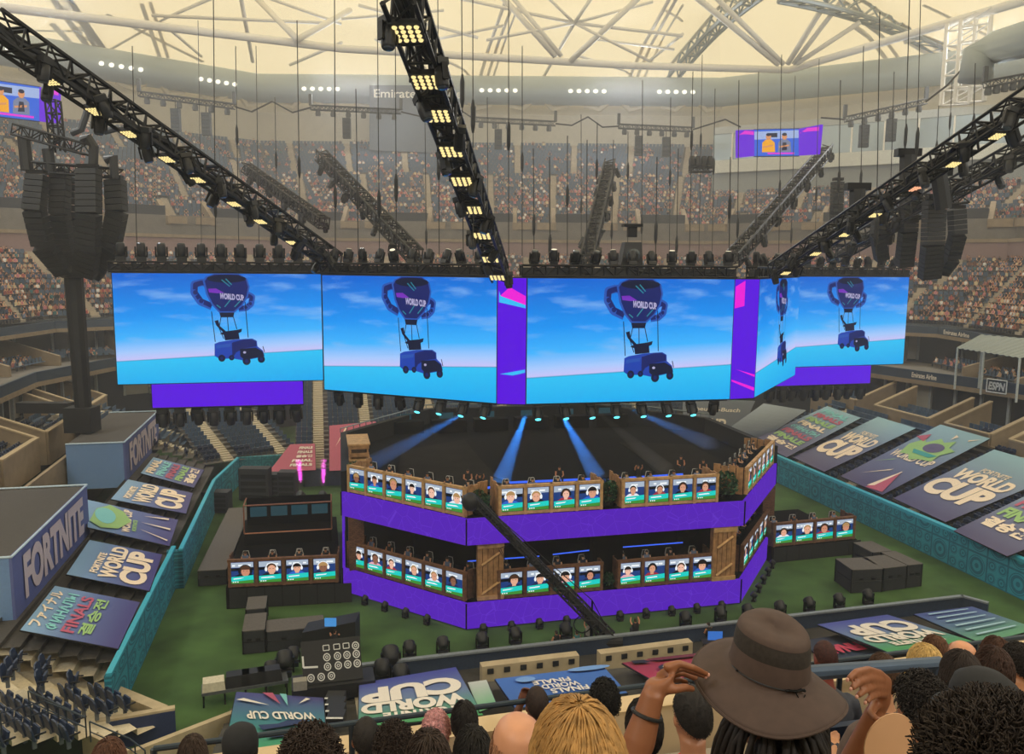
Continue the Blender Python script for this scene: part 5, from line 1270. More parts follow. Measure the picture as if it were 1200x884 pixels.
# ---- ring of small lamp bars with pairs of loudspeakers far above the crowd
def lampbar(x0, y0, x1, y1, d, nm, sp=()):
    a, b = at_d(x0, y0, d), at_d(x1, y1, d); t = empty('lamp_bar', a, 'thin grey lamp bar '+nm, 'lamp bar', 'lamp bars high over the far stand')
    mb = MB(); truss_parts(mb, a, b, .7, r=.09); mb.build('lattice', pm('bar_grey', '4A4D50', .6), t)
    dd = (b-a); 
    for k in range(6): c = lerp(a, b, .08+.84*k/5); MB().lathe([(.3, -.3), (.45, -.9), (.4, -1.3)], c, 8).build('floodlight', MATS['bar_grey'], t)
    for e in (a, b): MB().box(e+UP*1.2, (.5, .4, 1.8)).build('winch', MATS['bar_grey'], t)
    for j, x in enumerate(sp):
        p = lerp(a, b, (x-x0)/(x1-x0)); s_ = empty('hanging_loudspeaker', p, 'small loudspeaker hanging under the lamp bar %s, %s one' % (nm, ordn(j)), 'loudspeaker', 'loudspeakers under the lamp bars')
        mb = MB()
        for k in range(6): mb.box(p-UP*(1.7+k*.55), (1.25, .9, .5))
        mb.build('cabinet', pm('speaker_slate', '33393E', .7), s_); MB().bar(p, p-UP*1.6, .06).build('hanger', BLACKM, s_)
lampbar(163, 110, 275, 125, 128, 'nearest the left long truss', (205, 241))
lampbar(364, 126, 470, 131, 142, 'left of the dark airline banner', (406,))
lampbar(556, 140, 651, 145, 146, 'right of the centre truss', (584,))
lampbar(725, 148, 812, 152, 146, 'above the upright distant truss', (749, 781))
lampbar(990, 140, 1085, 119, 128, 'before the press box glass', (1014, 1046))
lampbar(1154, 99, 1212, 88, 104, 'at the right picture edge', ())
for k, (pts, d, nm) in enumerate([([(275, 125), (295, 131), (319, 119), (343, 132), (364, 126)], 135, 'left of the banner'), ([(470, 131), (495, 137), (520, 130), (538, 128), (556, 140)], 144, 'across the banner foot'), ([(651, 145), (670, 147), (689, 137), (706, 149), (725, 148)], 146, 'right of the centre truss'), ([(812, 152), (850, 140), (868, 149)], 140, 'left of the small interview screen'), ([(962, 138), (990, 140)], 130, 'right of the small interview screen'), ([(1085, 119), (1110, 100), (1130, 78), (1140, 95), (1154, 99)], 116, 'below the lattice ladder')]):
    o = MB().tube([at_d(x, y, d) for x, y in pts], .14, 6).build('slack_cable', BLACKP, origin=at_d(*pts[0], d)); tag(o, 'slack black cable looping '+nm, 'cable', 'slack cables between lamp bars')
t = empty('hanging_lamp_cluster', at_d(820, 196, 112), 'small dark cluster of hanging lamps left below the small interview screen', 'lamp cluster')
mb = MB(); truss_parts(mb, at_d(808, 198, 112), at_d(834, 198, 112), .8, r=.1); mb.build('lattice', TRM, t)
for k in range(4): MB().lathe([(.3, 0), (.45, -.5), (.4, -1.6)], at_d(811+k*7, 196, 112)+UP*1.4, 8).build('lamp', BLACKP, t)
# ---- thin hoist wires that everything hangs from
WIRE = pm('wire_dark', '2A2A2C', .6)
wl_ = [(155, 60), (232, 30), (250, 0), (276, 60), (300, 60), (322, 120), (348, 30), (392, 0), (417, 110), (442, 0), (463, 0), (498, 150), (513, 0), (541, 0), (554, 0), (571, 120), (596, 0), (612, 60), (625, 180), (644, 190), (665, 165), (681, 140), (688, 170), (700, 150), (719, 170), (736, 160), (753, 100), (770, 190), (786, 120), (795, 180), (812, 90), (823, 70), (838, 110), (856, 190), (866, 100), (889, 90), (916, 70), (932, 95), (960, 75), (985, 100), (1012, 60), (1031, 20), (1048, 90), (1066, 0), (1079, 0), (1100, 130), (1116, 100), (1143, 80)]
rw = random.Random(3)
for i, (x, y0) in enumerate(wl_):
    d = rw.choice([66, 72, 80, 92, 104]) if y0 > 20 else rw.choice([48, 56, 66])
    x1 = x+rw.uniform(-1.5, 1.5)+(600-x)*.012; a = at_d(x, y0-6, d); yb = 300 if 140 < x < 1060 else 235; b = at_d(x1, yb, d)
    t = empty('hoist_wire', b, 'thin dark hoist wire hanging over the screens, %s from the left' % ordn(i), 'wire', 'hoist wires')
    MB().tube([a, b], .028 if d < 60 else .04, 4).build('wire', WIRE, t)
    f = rw.uniform(.3, .9); MB().lathe([(.06, -.9), (.13, -.5), (.13, .5), (.05, .9)], lerp(a, b, f), 6).build('chain_motor', BLACKP, t)
# ---- shafts of light: spot lamps, each in an added cone of dense haze that shows the beam
def shaft(a, b, r0, r1, col, power, dens, label, name='haze_shaft'):
    d = (b-a); L_ = d.length; d = d.normalized()
    sl = bpy.data.lights.new('beam_lamp', 'SPOT'); sl.energy = power; sl.color = col; sl.spot_size = 2*math.atan(r1/L_)*1.05; sl.spot_blend = .25; sl.shadow_soft_size = .08
    so_ = bpy.data.objects.new('beam_lamp', sl); COL.objects.link(so_); so_.location = a-d*.25; so_.rotation_euler = d.to_track_quat('-Z', 'Y').to_euler()
    key = 'beam_haze_%g' % dens
    if key not in MATS:
        m, nt, N, L = newmat(key); o = N('ShaderNodeOutputMaterial'); v = N('ShaderNodeVolumeScatter'); v.inputs['Density'].default_value = dens; L(v.outputs[0], o.inputs['Volume']); MATS[key] = m
    o = MB().tube([a+d*.3, b], [r0, r1], 12).build(name, MATS[key], origin=a); tag(o, label, 'light beam', 'shafts of light over the stage', 'stuff')
for (x0, y0), (x1, y1), nm in [((552, 480), (432, 545), 'falling far left'), ((617, 484), (588, 562), 'falling steeply at the middle'), ((656, 482), (700, 560), 'falling right of the middle'), ((697, 480), (782, 553), 'falling towards the right booth'), ((735, 478), (835, 522), 'falling flat towards the right end')]:
    a = at_d(x0, y0, 63.5); b = at_z(x1, y1, 7.75)
    shaft(a, b, .12, .75, (.025, .27, 1), 32000, .05, 'blue shaft of light from the screen foot, '+nm)
for (x, y), (x2, y2), nm in (((353, 571), (346, 540), 'left'), ((379, 571), (378, 538), 'right')):
    a = at_z(x, 578, 1.0); a.z = 1.75; b = a+V(-.3 if nm == 'left' else .0, .4, 2.6)
    shaft(a, b, .25, .32, (1, .08, .75), 16000, .14, 'magenta shaft of light rising on the turf, %s one of two' % nm)
# ================================================================ the near side of the court
VN = 46.5
PITM = pm('pit_floor', '35322F', .9, var=.2, scale=.6); GREYC = pm('grey_cap', '7E868C', .6, .2); BARN = pm('barrier_navy', '27364C', .6, var=.15)
o = MB().hexa([CF(4, VN, .004), CF(44, VN+1.4, .004), CF(44, 40, .004), CF(4, 40, .004)], [CF(4, VN, .03), CF(44, VN+1.4, .03), CF(44, 40, .03), CF(4, 40, .03)]).build('floor_pit', PITM); struct(o)
cwall('wall_near_barrier', [CF(.8, VN-.1), CF(43.9, VN+1.55), CF(44.8, VN)], 1.0, BARN, .2)
cwall('trim_near_cap', [CF(.8, VN-.13), CF(43.9, VN+1.52), CF(44.8, VN)], 1.12, GREYC, .3, 1.0)
TANL = pm('tan_light', 'B3A283', .85, var=.12, scale=1.5); VENT = pm('vent_black', '15161A', .7)
def vented(px0, px1, zt, h, n, th=.6):
    a, b = at_z(*px0, zt), at_z(*px1, zt); a.z = b.z = 0; d = (b-a).normalized(); nr = V(d.y, -d.x, 0)   # nr points to the viewer
    mb = MB(); mb.hexa([a, b, b-nr*th, a-nr*th], [a+UP*zt, b+UP*zt, b-nr*th+UP*zt, a-nr*th+UP*zt]); mb.mat(1)
    for k in range(n): c = lerp(a, b, (k+.5)/n)+nr*.03+UP*(zt-h*.55); mb.box(c, (.35, .08, .3), (d, nr, UP))
    return struct(mb.build('wall_parapet', [TANL, VENT]))
vented((565, 782), (679, 768.5), 1.5, .55, 6); vented((704, 767), (812, 753), 1.5, .55, 6)
vented((197, 827), (121, 796), 1.4, .9, 6)
stepn = steps('trim_loge_near', CF(44, 43.3), CF(-5, 43.3), -CA, .8, 7.3, 24, 26, False, (7.5, 16.5, 25, 33, 42), pitch=.6, mat=pm('near_concrete', '4E4C49', .9, var=.2, scale=.8))
# tarpaulins there, printed to be read from across the court
GN = grad_mat('tarp_near', '4E57A0', '4E8F58', '6A7FA8')
def near_q(tl_, tr_, br_, bl_, z0=1.7, z1=4.4): return [at_z(*bl_, z1), at_z(*br_, z1), at_z(*tr_, z0), at_z(*tl_, z0)]
def flip(q): return [q[2], q[3], q[0], q[1]]
GRP = 'printed tarpaulins on the near seats'
q = near_q((277, 811), (379, 818), (383, 878), (262, 884), 1.7, 5.0)
o = sheet(q, 'tarpaulin', grad_mat('tarp_near_green', '4A4C86', '3F9A66', '3E7A86'), lab='green and purple burst tarpaulin with upside down white words, left of the black console', group=GRP)
mb = MB(); mb.mat(0); put_poly(mb, q, [(.3, .98), (.42, .99), (.52, .75)], .1); mb.mat(1); put_poly(mb, q, [(.5, .98), (.58, .98), (.6, .72)], .1); mb.mat(2); put_poly(mb, q, [(.02, .8), (.4, .72), (.1, .84)], .1); put_poly(mb, q, [(.8, .92), (.85, .9), (.72, .78)], .1)
mb.mat(3); put_poly(mb, q, [(.35, .28), (.8, .4), (.84, .46), (.6, .44), (.5, .38), (.3, .36)], .1); put_poly(mb, q, [(.4, .16), (.75, .2), (.7, .28), (.45, .24)], .1); mb.build('burst_print', [TT['pink'], TT['aqua'], LW, TT['navy']], o)
mb = MB(); put_text(mb, 'WORLD CUP', flip(q), (.10, .38, .84, .52), .05, .03, skew=-.05); mb.build('lettering', LW, o)
q = near_q((421, 801), (534, 782), (566, 838), (420, 852))
o = sheet(q, 'tarpaulin', grad_mat('tarp_near_cup', '454C9C', '4A9A58', '6B7FA0'), lab='purple to green tarpaulin with huge upside down white lettering, right of the black console', group=GRP)
fq = flip(q); mb = MB()
for t, r_ in (('CUP', (.04, .22, .98, .58)), ('WORLD', (.06, .58, .98, .80)), ('FORTNITE', (.2, .81, .8, .92))): put_text(mb, t, [fq[3], fq[2], fq[1], fq[0]] if 0 else fq, (r_[0], r_[1], r_[2], r_[3]), .05, .055)
mb.build('lettering', LW, o)
q = near_q((548, 800), (570, 797), (582, 826), (562, 834)); o = sheet(q, 'tarpaulin', grad_mat('tarp_strip', 'C9CFC8', '6FB07A'), lab='narrow white and green tarpaulin strip beside the huge upside down lettering', group=GRP)
q = near_q((580, 796), (707, 781), (735, 812), (604, 830))
o = sheet(q, 'tarpaulin', grad_mat('tarp_near_blue', '4376C8', '3C66A8'), lab='bright blue tarpaulin with pale discs and a block of white words', group=GRP)
mb = MB(); put_poly(mb, q, ell(.24, .78, .09, .1), .1); put_poly(mb, q, ell(.85, .92, .2, .09), .1); put_poly(mb, q, ell(.22, .3, .07, .08), .1); mb.build('disc_print', pm('disc_blue', '7BA8E4', .6, var=.03), o)
mb = MB(); fq = flip(q)
for k, t in enumerate(['KLOMBO', 'FINALS', 'WORLD', '2019'][1:3]+['FINALE']): put_text(mb, t, fq, (.28+.05*k, .62-k*.17, .62+.05*k, .77-k*.17), .05, .03)
mb.build('lettering', LW, o)
q = near_q((729, 777), (815, 766), (850, 786), (768, 799))
o = sheet(q, 'tarpaulin', grad_mat('tarp_near_red', '8E2738', 'B23048'), lab='dark red tarpaulin with black and white emblem, partly behind the raised hand', group=GRP)
mb = MB(); mb.mat(0); put_poly(mb, q, ell(.4, .4, .14, .16), .1); put_poly(mb, q, [(.08, .8), (.3, .75), (.26, .92), (.1, .95)], .1); mb.mat(1); put_poly(mb, q, ell(.4, .4, .08, .1), .12); mb.mat(2); put_poly(mb, q, [(.3, .95), (.95, .9), (.9, .75), (.4, .8)], .1); mb.build('emblem', [BLACKP, LW, pm('maroon', '6E2432', .7)], o)
q = near_q((958, 732), (1040, 720.5), (1141, 752), (1040, 764))
o = sheet(q, 'tarpaulin', grad_mat('tarp_near_cup', '454C9C', '4A9A58', '6B7FA0'), lab='purple to green tarpaulin with big upside down white lettering, right of the brown hat', group=GRP)
fq = flip(q); mb = MB()
for t, r_ in (('CUP', (.06, .2, .9, .56)), ('WORLD', (.06, .57, .94, .78)), ('FORTNITE', (.2, .8, .8, .9))): put_text(mb, t, fq, r_, .05, .055)
mb.build('lettering', LW, o)
q = near_q((1071, 720), (1139, 711), (1216, 737), (1150, 754))
o = sheet(q, 'tarpaulin', grad_mat('tarp_near_stripe', '3F4E8C', '5E9A72', '52708C'), lab='blue green tarpaulin with pale stripes at the right picture edge below the turf', group=GRP)
mb = MB()
for k in range(6): put_poly(mb, q, [(.14, .14+k*.145), (.82, .14+k*.145), (.82, .165+k*.145), (.14, .175+k*.145)], .1)
mb.build('stripe_print', pm('stripe_pale', 'A9CBD6', .6, var=.03), o)
q = near_q((934, 752), (985, 744), (1030, 768), (975, 776), 1.7, 3.4)
o = sheet(q, 'tarpaulin', grad_mat('tarp_near_black', '1E2028', '26303C'), lab='black tarpaulin with red lettering right behind the brown hat', group=GRP)
mb = MB(); put_text(mb, 'FINALE', flip(q), (.05, .45, .95, .8), .1, .06); mb.build('lettering', TT['red'], o)
# ---------------------------------------------------------------- flight cases, console, low stage boxes
CASET = pm('case_top', '5A5550', .85, var=.12); CASES = pm('case_side', '24262B', .7, var=.2)
def case(px, z1, label, group='black boxes on the turf', name='stage_box'):
    # photo pixels of the near edge at ground (left, right) and depth
    (x0, y0), (x1, y1), dep = px; dep *= .8
    a, b = at_z(x0, y0, 0), at_z(x1, y1, 0); d = (b-a).normalized(); nr = V(-d.y, d.x, 0)
    t = empty(name, (a+b)/2, label, 'box', group)
    c = [a, b, b+nr*dep, a+nr*dep]
    MB().hexa([p+UP*.05 for p in c], [p+UP*(z1-.06) for p in c]).build('body', CASES, t)
    m_ = (a+b+c[2]+c[3])/4
    MB().hexa([p+(p-m_)*.02+UP*(z1-.06) for p in c], [p+(p-m_)*.02+UP*z1 for p in c]).build('lid', CASET, t)
    mb = MB()
    for p, q_ in zip(c, c[1:]+c[:1]): mb.bar(p+UP*.05, p+UP*z1, .05, 4); mb.bar(p+UP*z1*.5, q_+UP*z1*.5, .035, 4)
    mb.build('edge_profile', BLACKM, t)
    for k in (.3, .7): MB().box(lerp(a, b, k)-nr*.04+UP*z1*.6, (.3, .06, .14), (d, nr, UP)).build('handle', BLACKM, t)
    return t
case(((285, 768), (311, 765.5), 3.2), 1.55, 'upright black box with pale top, left of the black console, nearer half')
case(((289, 740), (312, 738), 2.6), 1.5, 'black box with pale top, directly behind the nearer left one')
case(((313, 765), (380, 758), 2.2), 1.35, 'long low black box beside the two boxes left of the console')
case(((997, 696), (1033, 694.5), 3.0), 1.85, 'black box on the right turf, front left of four')
case(((1034, 694), (1061, 690.5), 3.0), 1.85, 'black box on the right turf, front middle of four')
case(((1062, 690), (1079, 688), 3.6), 1.85, 'black box on the right turf, rightmost of four')
case(((1021, 674), (1043, 672), 3.0), 1.85, 'black box on the right turf, rearmost of four')
case(((233, 688), (266, 686), 20), 1.3, 'long black platform box between the left cloth wall and the left wing', name='stage_box')
# the big black console with white dials
a, b = at_z(342, 818, 1.6), at_z(440, 806, 1.6); d = (b-a).normalized(); nr = V(-d.y, d.x, 0)
t = empty('control_console', V((a+b).x/2, (a+b).y/2, 1.2), 'large black control console with rows of white ringed dials, between the tarpaulins', 'console')
MB().hexa([a-UP*.4, b-UP*.4, b+nr*1.6-UP*.4, a+nr*1.6-UP*.4], [a+UP*.4, b+UP*.4, b+nr*1.6+UP*.4, a+nr*1.6+UP*.4]).build('plinth', BLACKP, t)
q = [lerp(a, b, .14)+nr*.3+UP*.45, lerp(a, b, .86)+nr*.3+UP*.45, lerp(a, b, .84)+nr*1.5+UP*2.3, lerp(a, b, .12)+nr*1.5+UP*2.3]
n_ = (q[1]-q[0]).cross(q[3]-q[0]).normalized()
MB().hexa([p-n_*.35 for p in q], q).build('panel', pm('console_black', '0E0E10', .7), t)
mb = MB()
for row, xs in ((.12, (.13, .3, .47)), (.34, (.42, .6, .76, .92)), (.56, (.42, .6, .76, .92)), (.76, (.92,))):
    for x in xs: put_strip(mb, q, ell(x, row+.02, .055, .085, 10), .018, .02, True, 1.5); put_strip(mb, q, ell(x, row+.02, .022, .034, 8), .014, .02, True, 1.5)
for x in (.42, .6, .76): put_strip(mb, q, [(x-.05, .74), (x-.05, .86), (x+.05, .86), (x+.05, .74)], .014, .02, True, 1.5)
put_strip(mb, q, [(.02, .66), (.02, .4), (.26, .38)], .03, .02, False, 1.5)
mb.build('dial_print', pm('dial_white', 'C9C9C6', .6, var=.03), t)
mb = MB()
for k in range(3): put_strip(mb, q, [(.1, .1), (.1, .1001)], .01)
MB().box(lerp(a, b, .1)+nr*.2+UP*.6, (.7, .5, .5), (d, nr, UP)).build('side_unit', pm('unit_grey', '8A8578', .6), t)
a2 = at_z(368, 745, 1.2); tb = empty('speaker_stack', V(a2.x+.5, a2.y, 0), 'black equipment rack with a small blue light behind the console', 'rack')  # an equipment rack, holds no loudspeakers
MB().hexa([V(a2.x-.6, a2.y-.5, 0), V(a2.x+2.6, a2.y-.2, 0), V(a2.x+2.6, a2.y+1.3, 0), V(a2.x-.6, a2.y+1.0, 0)], [V(a2.x-.6, a2.y-.5, 1.6), V(a2.x+2.6, a2.y-.2, 2.2), V(a2.x+2.6, a2.y+1.3, 2.2), V(a2.x-.6, a2.y+1.0, 1.6)]).build('body', BLACKP, tb)
mb = MB(); mb.box(V(a2.x+1.1, a2.y-.3, 2.2), (.7, .12, .5)); mb.build('blue_lamp', em('lamp_blue', '4F9BE0', .8, False), tb)
# low silver table and clutter left of the console
a, b = at_z(236, 813, .9), at_z(338, 797, .9); d = (b-a).normalized(); nr = V(-d.y, d.x, 0); a.z = b.z = 0
t = empty('work_table', (a+b)/2, 'long low dark work table with a pale case on it, left of the console', 'table')
MB().hexa([a+UP*.7, b+UP*.7, b+nr*1.1+UP*.7, a+nr*1.1+UP*.7], [a+UP*.85, b+UP*.85, b+nr*1.1+UP*.85, a+nr*1.1+UP*.85]).build('table_top', pm('table_grey', '5A5E62', .5, .3), t)
for k in range(5):
    MB().bar(lerp(a, b, k/4*.96+.02)+nr*.1, lerp(a, b, k/4*.96+.02)+nr*.1+UP*.7, .05, 5).build('leg', BLACKM, t); MB().bar(lerp(a, b, k/4*.96+.02)+nr*1.0, lerp(a, b, k/4*.96+.02)+nr*1.0+UP*.7, .05, 5).build('leg', BLACKM, t)
c = lerp(a, b, .14)+nr*.5
o = MB().hexa([c+d*x+nr*y+UP*.86 for x, y in ((-.6, -.45), (.6, -.45), (.6, .45), (-.6, .45))], [c+d*x+nr*y+UP*1.35 for x, y in ((-.55, -.4), (.55, -.4), (.55, .4), (-.55, .4))]).build('pale_case', pm('case_pale', 'C7BFA8', .7), origin=c+UP*.86); tag(o, 'small pale case on the left end of the low work table', 'case')
for k, f in enumerate((.42, .6, .78)):
    c = lerp(a, b, f)+nr*.5; o = MB().hexa([c+d*x+nr*y+UP*.86 for x, y in ((-.7, -.4), (.7, -.4), (.7, .4), (-.7, .4))], [c+d*x+nr*y+UP*1.5 for x, y in ((-.6, -.3), (.6, -.3), (.6, .4), (-.6, .4))]).build('mixing_unit', BLACKP, origin=c+UP*.86); tag(o, 'black mixing unit on the low work table, %s from the left' % ordn(k), 'mixer', 'mixing units on the work table')
# white framed black steps between console and the green tarpaulin
q = [at_z(382, 842, 3.2), at_z(402, 842, 3.2), at_z(402, 812, 1.8), at_z(380, 812, 1.8)]
t = empty('rail_steps', q[0], 'black steps with thin white edges between the two printed tarpaulins', 'steps')
for k in range(4):
    p0, p1 = bil(q, 0, k/4), bil(q, 1, k/4); MB().hexa([p0-UP*.4, p1-UP*.4, p1+V(0, .8, -.4), p0+V(0, .8, -.4)], [p0, p1, p1+V(0, .8, 0), p0+V(0, .8, 0)]).build('tread', BLACKP, t); MB().bar(p0, p1, .05, 4).build('edge', pm('edge_white', 'D8D8D4', .6), t)
# floor spotlights along the front of the stage
FL = [(480, 763), (519, 758), (565, 753), (604, 747), (663, 741), (803, 727), (844, 721), (876, 718), (914, 714), (948, 709.5), (983, 705), (1017, 700)]
def floorlamp(p, face, label, group, s=1.):
    t = empty('floor_spotlight', p, label, 'spotlight', group); f = face.normalized(); r_ = V(f.y, -f.x, 0)
    MB().box(p+UP*.12*s, (.6*s, .5*s, .24*s), (r_, f, UP)).build('base', BLACKP, t)
    mb = MB()
    for sx in (-1, 1): mb.box(p+r_*(.38*s*sx)+UP*.5*s, (.08*s, .2*s, .7*s), (r_, f, UP))
    mb.bar(p-r_*.38*s+UP*.24*s, p+r_*.38*s+UP*.24*s, .06*s); mb.build('yoke', BLACKM, t)
    ax = (f*.8+UP*.6).normalized(); u_ = r_.cross(ax).normalized()
    h = MB().lathe([(.18*s, -.35*s), (.32*s, -.25*s), (.36*s, .3*s), (.33*s, .36*s)], p+UP*.72*s, 12, (r_, u_, ax)).build('lamp_head', BLACKP, t, smooth=True)
    MB().lathe([(.28*s, .36*s), (.2*s, .40*s), (.02, .41*s)], p+UP*.72*s, 12, (r_, u_, ax)).build('lens', LENS, h)
    return t
for i, (x, y) in enumerate(FL):
    floorlamp(at_z(x, y+9, 0), CA, '%s black floor spotlight from the left in the row before the stage' % ordn(i), 'floor spotlights before the stage', 1.0)
k = 0
for i in (7, 0, 1):
    a, b = OC[i], OC[(i+1) % 8]; d = (b-a).normalized(); n = V(d.y, -d.x, 0); L_ = (b-a).length
    for j in range(int(L_/1.9)):
        floorlamp(a+d*(1+j*1.9)+n*.75, -n, '%s small black lamp from the left along the foot of the purple stage skirt' % ordn(k), 'small lamps along the stage foot', .62); k += 1
for i, (x, y, s_, w_) in enumerate([(318, 800, 1.1, 'far left'), (334, 792, 1.3, 'left'), (344, 780, 1.0, 'behind the left corner'), (448, 800, 1.2, 'right'), (458, 788, 1.4, 'right rear'), (470, 806, 1.2, 'far right')]):
    floorlamp(at_z(x, y, .3), CA, 'black stage lamp in the dark gear around the console, %s' % w_, 'lamps beside the console', s_)
# two magenta beam lamps and the dark gear behind
for nm, x, y in (('left', 353, 578), ('right', 379, 578)):
    p = at_z(x, y, 1.0); p.z = 0
    t = floorlamp(p, V(-.05, -.1, 0), 'beam lamp throwing a magenta shaft upward, %s one of two behind the left wing' % nm, 'magenta beam lamps', 1.1)
# black clutter of the left rear
for i, (x, y, w_, h_, nm) in enumerate([(300, 585, 3.0, 3.2, 'tall'), (322, 580, 1.6, 2.2, 'slim'), (338, 582, 1.8, 2.6, 'narrow'), (255, 600, 2.5, 2.0, 'squat')]):
    p = at_z(x, y, 0); t = empty('equipment_rack', p, '%s dark equipment rack standing on the turf behind the left wing' % nm, 'rack', 'dark racks behind the left wing')
    MB().box(p+UP*(h_/2+.1), (w_, 1.4, h_)).build('body', CASES, t)
    mb = MB()
    for k in range(4): mb.box(p+UP*(.4+k*h_/4.5)+V(0, -.72, 0), (w_*.85, .05, h_/7))
    mb.build('unit_front', BLACKM, t)
    for sx in (-1, 1): MB().box(p+V(sx*w_*.4, 0, .06), (.2, .3, .12)).build('caster', BLACKP, t)
# ---------------------------------------------------------------- camera crane in front of the stage
bp = at_z(706, 757, 0)
cr = empty('camera_crane', bp, 'black camera crane on a tripod, its long arm reaching up left across the stage', 'camera crane')
piv = bp+UP*2.1; tipd = 51.0; tip = at_d(556, 586, tipd); tail = at_d(716, 748, bp.y-.6)
piv = lerp(tip, tail, .86)
mb = MB(); 
for k in range(3): w = k*2.1+.4; mb.bar(V(piv.x, piv.y, piv.z-.2), bp+V(cos(w)*1.3, sin(w)*1.1, 0), .09, 6)
mb.bar(V(piv.x, piv.y, .3), piv, .14, 8); mb.build('tripod', BLACKM, cr)
for k in range(3): w = k*2.1+.4; MB().lathe([(.2, 0), (.2, .2)], bp+V(cos(w)*1.3, sin(w)*1.1, 0), 8).build('wheel', BLACKP, cr)
mb = MB(); truss_parts(mb, tail, lerp(tail, tip, .45), .62, r=.07); truss_parts(mb, lerp(tail, tip, .45), tip, .40, r=.06)
mb.tube([tail, lerp(tail, tip, .45), tip], [.26, .2, .12], 6); mb.build('arm', BLACKP, cr)
mb = MB(); mb.tube([piv+UP*1.2, tip+UP*.2], .03, 4); mb.tube([piv+UP*1.2, tail+UP*.1], .03, 4); mb.bar(piv, piv+UP*1.2, .06); mb.build('stay_wire', BLACKM, cr)
mb = MB(); mb.tube([tail+V(-.7, 0, -.2), tail+V(.7, 0, -.2)], .42, 12); mb.build('counterweight', BLACKP, cr)
h = MB().ball(tip+V(-.25, -.1, -.1), (1.1, 1.0, 1.2), 12, 8).build('camera_head', BLACKP, cr, smooth=True)
MB().box(tip+V(-.5, .4, -.15), (.5, .9, .45)).build('camera', BLACKM, h)
mb = MB(); mb.tube([lerp(tip, tail, .3)+V(-.2, 0, -.1), lerp(tip, tail, .25)+V(-.5, 0, -.9), lerp(tip, tail, .33)+V(-.8, 0, -1.2), lerp(tip, tail, .3)+V(-1.0, 0, -.6)], .03, 5); mb.build('hanging_cable', BLACKM, cr)
mb = MB(); mb.tube([piv+V(-.6, -.2, -.3)+V(cos(k*.52)*.55, 0, sin(k*.52)*.55) for k in range(13)], .04, 5); mb.build('wheel_ring', BLACKM, cr)
# ---------------------------------------------------------------- seats: the largest 300 as things of their own
SEATN = pm('seat_navy', '22304A', .45, var=.12, scale=3)
def seat_proto():
    t = empty('stadium_seat', V(0, 0, 0), 'x', 'seat')
    mb = MB()
    prof = [(-.14, .36, .26), (-.18, .58, .265), (-.23, .80, .25), (-.26, .92, .16)]
    fr = [V(-w_, y_, z_) for y_, z_, w_ in prof]+[V(w_, y_, z_) for y_, z_, w_ in prof[::-1]]
    mb.hexa(fr, [p+V(0, -.06, 0) for p in fr]); mb.build('backrest', SEATN, t)
    MB().hexa([V(-.23, -.10, .40), V(.23, -.10, .40), V(.21, -.02, .78), V(-.21, -.02, .78)], [V(-.23, -.02, .38), V(.23, -.02, .38), V(.21, .05, .77), V(-.21, .05, .77)]).build('seat_pan', SEATN, t)
    for sx in (-1, 1): MB().box((.26*sx, 0, .56), (.05, .36, .05)).build('armrest', BLACKP, t)
    mb = MB(); mb.box((0, -.1, .2), (.08, .12, .4)); mb.box((0, -.12, .36), (.5, .06, .06)); mb.build('support', GREYM, t)
    return t
SP = seat_proto(); _sp = [False]
def put_seat(p, f, label, group, s=1.0):
    o = copy_tree(SP) if _sp[0] else SP; _sp[0] = True
    o.location = p; o.scale = (s, s, s); o.rotation_euler = (0, 0, atan2(f.y, f.x)-pi/2); o['label'] = label; o['group'] = group
# corner of seats at the lower left
FW = V(.62, .78, 0).normalized(); RW = V(FW.y, -FW.x, 0)
ca_ = at_z(121, 797, 1.3); ca_.z = 0
steps('trim_loge_near_corner', ca_-RW*9-FW*.3, ca_+RW*6-FW*.3, -FW, .9, 5.3, 12, 13, False, (9.6,), mat=pm('pale_tread', 'D2C5AA', .9, var=.1))  # treads paler than other concrete, strong light put into their colour
rows_px = [(1, 'front', [(534, 372), (590, 392), (640, 414), (692, 440)]), (2, 'second', [(375, 378), (425, 402), (470, 440), (540, 458), (600, 470)]), (3, 'third', [(222, 398), (272, 425), (322, 455), (372, 485), (425, 520)]),
           (4, 'fourth', [(62, 418), (110, 445), (155, 470), (205, 500), (252, 530), (300, 556), (350, 585), (390, 610)]), (5, 'fifth', [(18, 495), (62, 520), (108, 548), (155, 578), (205, 610)]), (6, 'sixth', [(10, 612), (40, 640)])]
for r_, nm, l in rows_px:
    for i, (x, y) in enumerate(l):
        z = .9+4.4/13*(r_+.2)
        p = at_z(x/4.615, 740+(y+18)/4.615, z)
        put_seat(p, FW, 'empty navy seat in the lower left corner, %s row, %s from its upper end' % (nm, ordn(i)), 'seats in the lower left corner', 1.35)
FW2 = CN
steps('trim_loge_left_near', CF(UL-.5, 52), CF(UL-.5, 46.5), -CN, 1.4, 5.8, 11, 11, False, (), mat=MATS['pale_tread'])
mb = MB()
for k, (x, y) in enumerate([(35, 800), (52, 800), (70, 803), (87, 806), (104, 806)]): pass
for nm, l in (('upper', [(13, 800), (19, 791), (25, 781)]), ('middle', [(54, 806), (53, 797), (58, 787)]), ('lower', [(91, 806)])):
    for i, (x, y) in enumerate(l):
        p = at_z(x, y+6, {'upper': 3.6, 'middle': 2.9, 'lower': 2.2}[nm]); put_seat(p, CN, 'empty navy seat on the pale treads below the tarpaulins, %s row, %s from below' % (nm, ordn(i)), 'seats on the pale treads', 1.3)
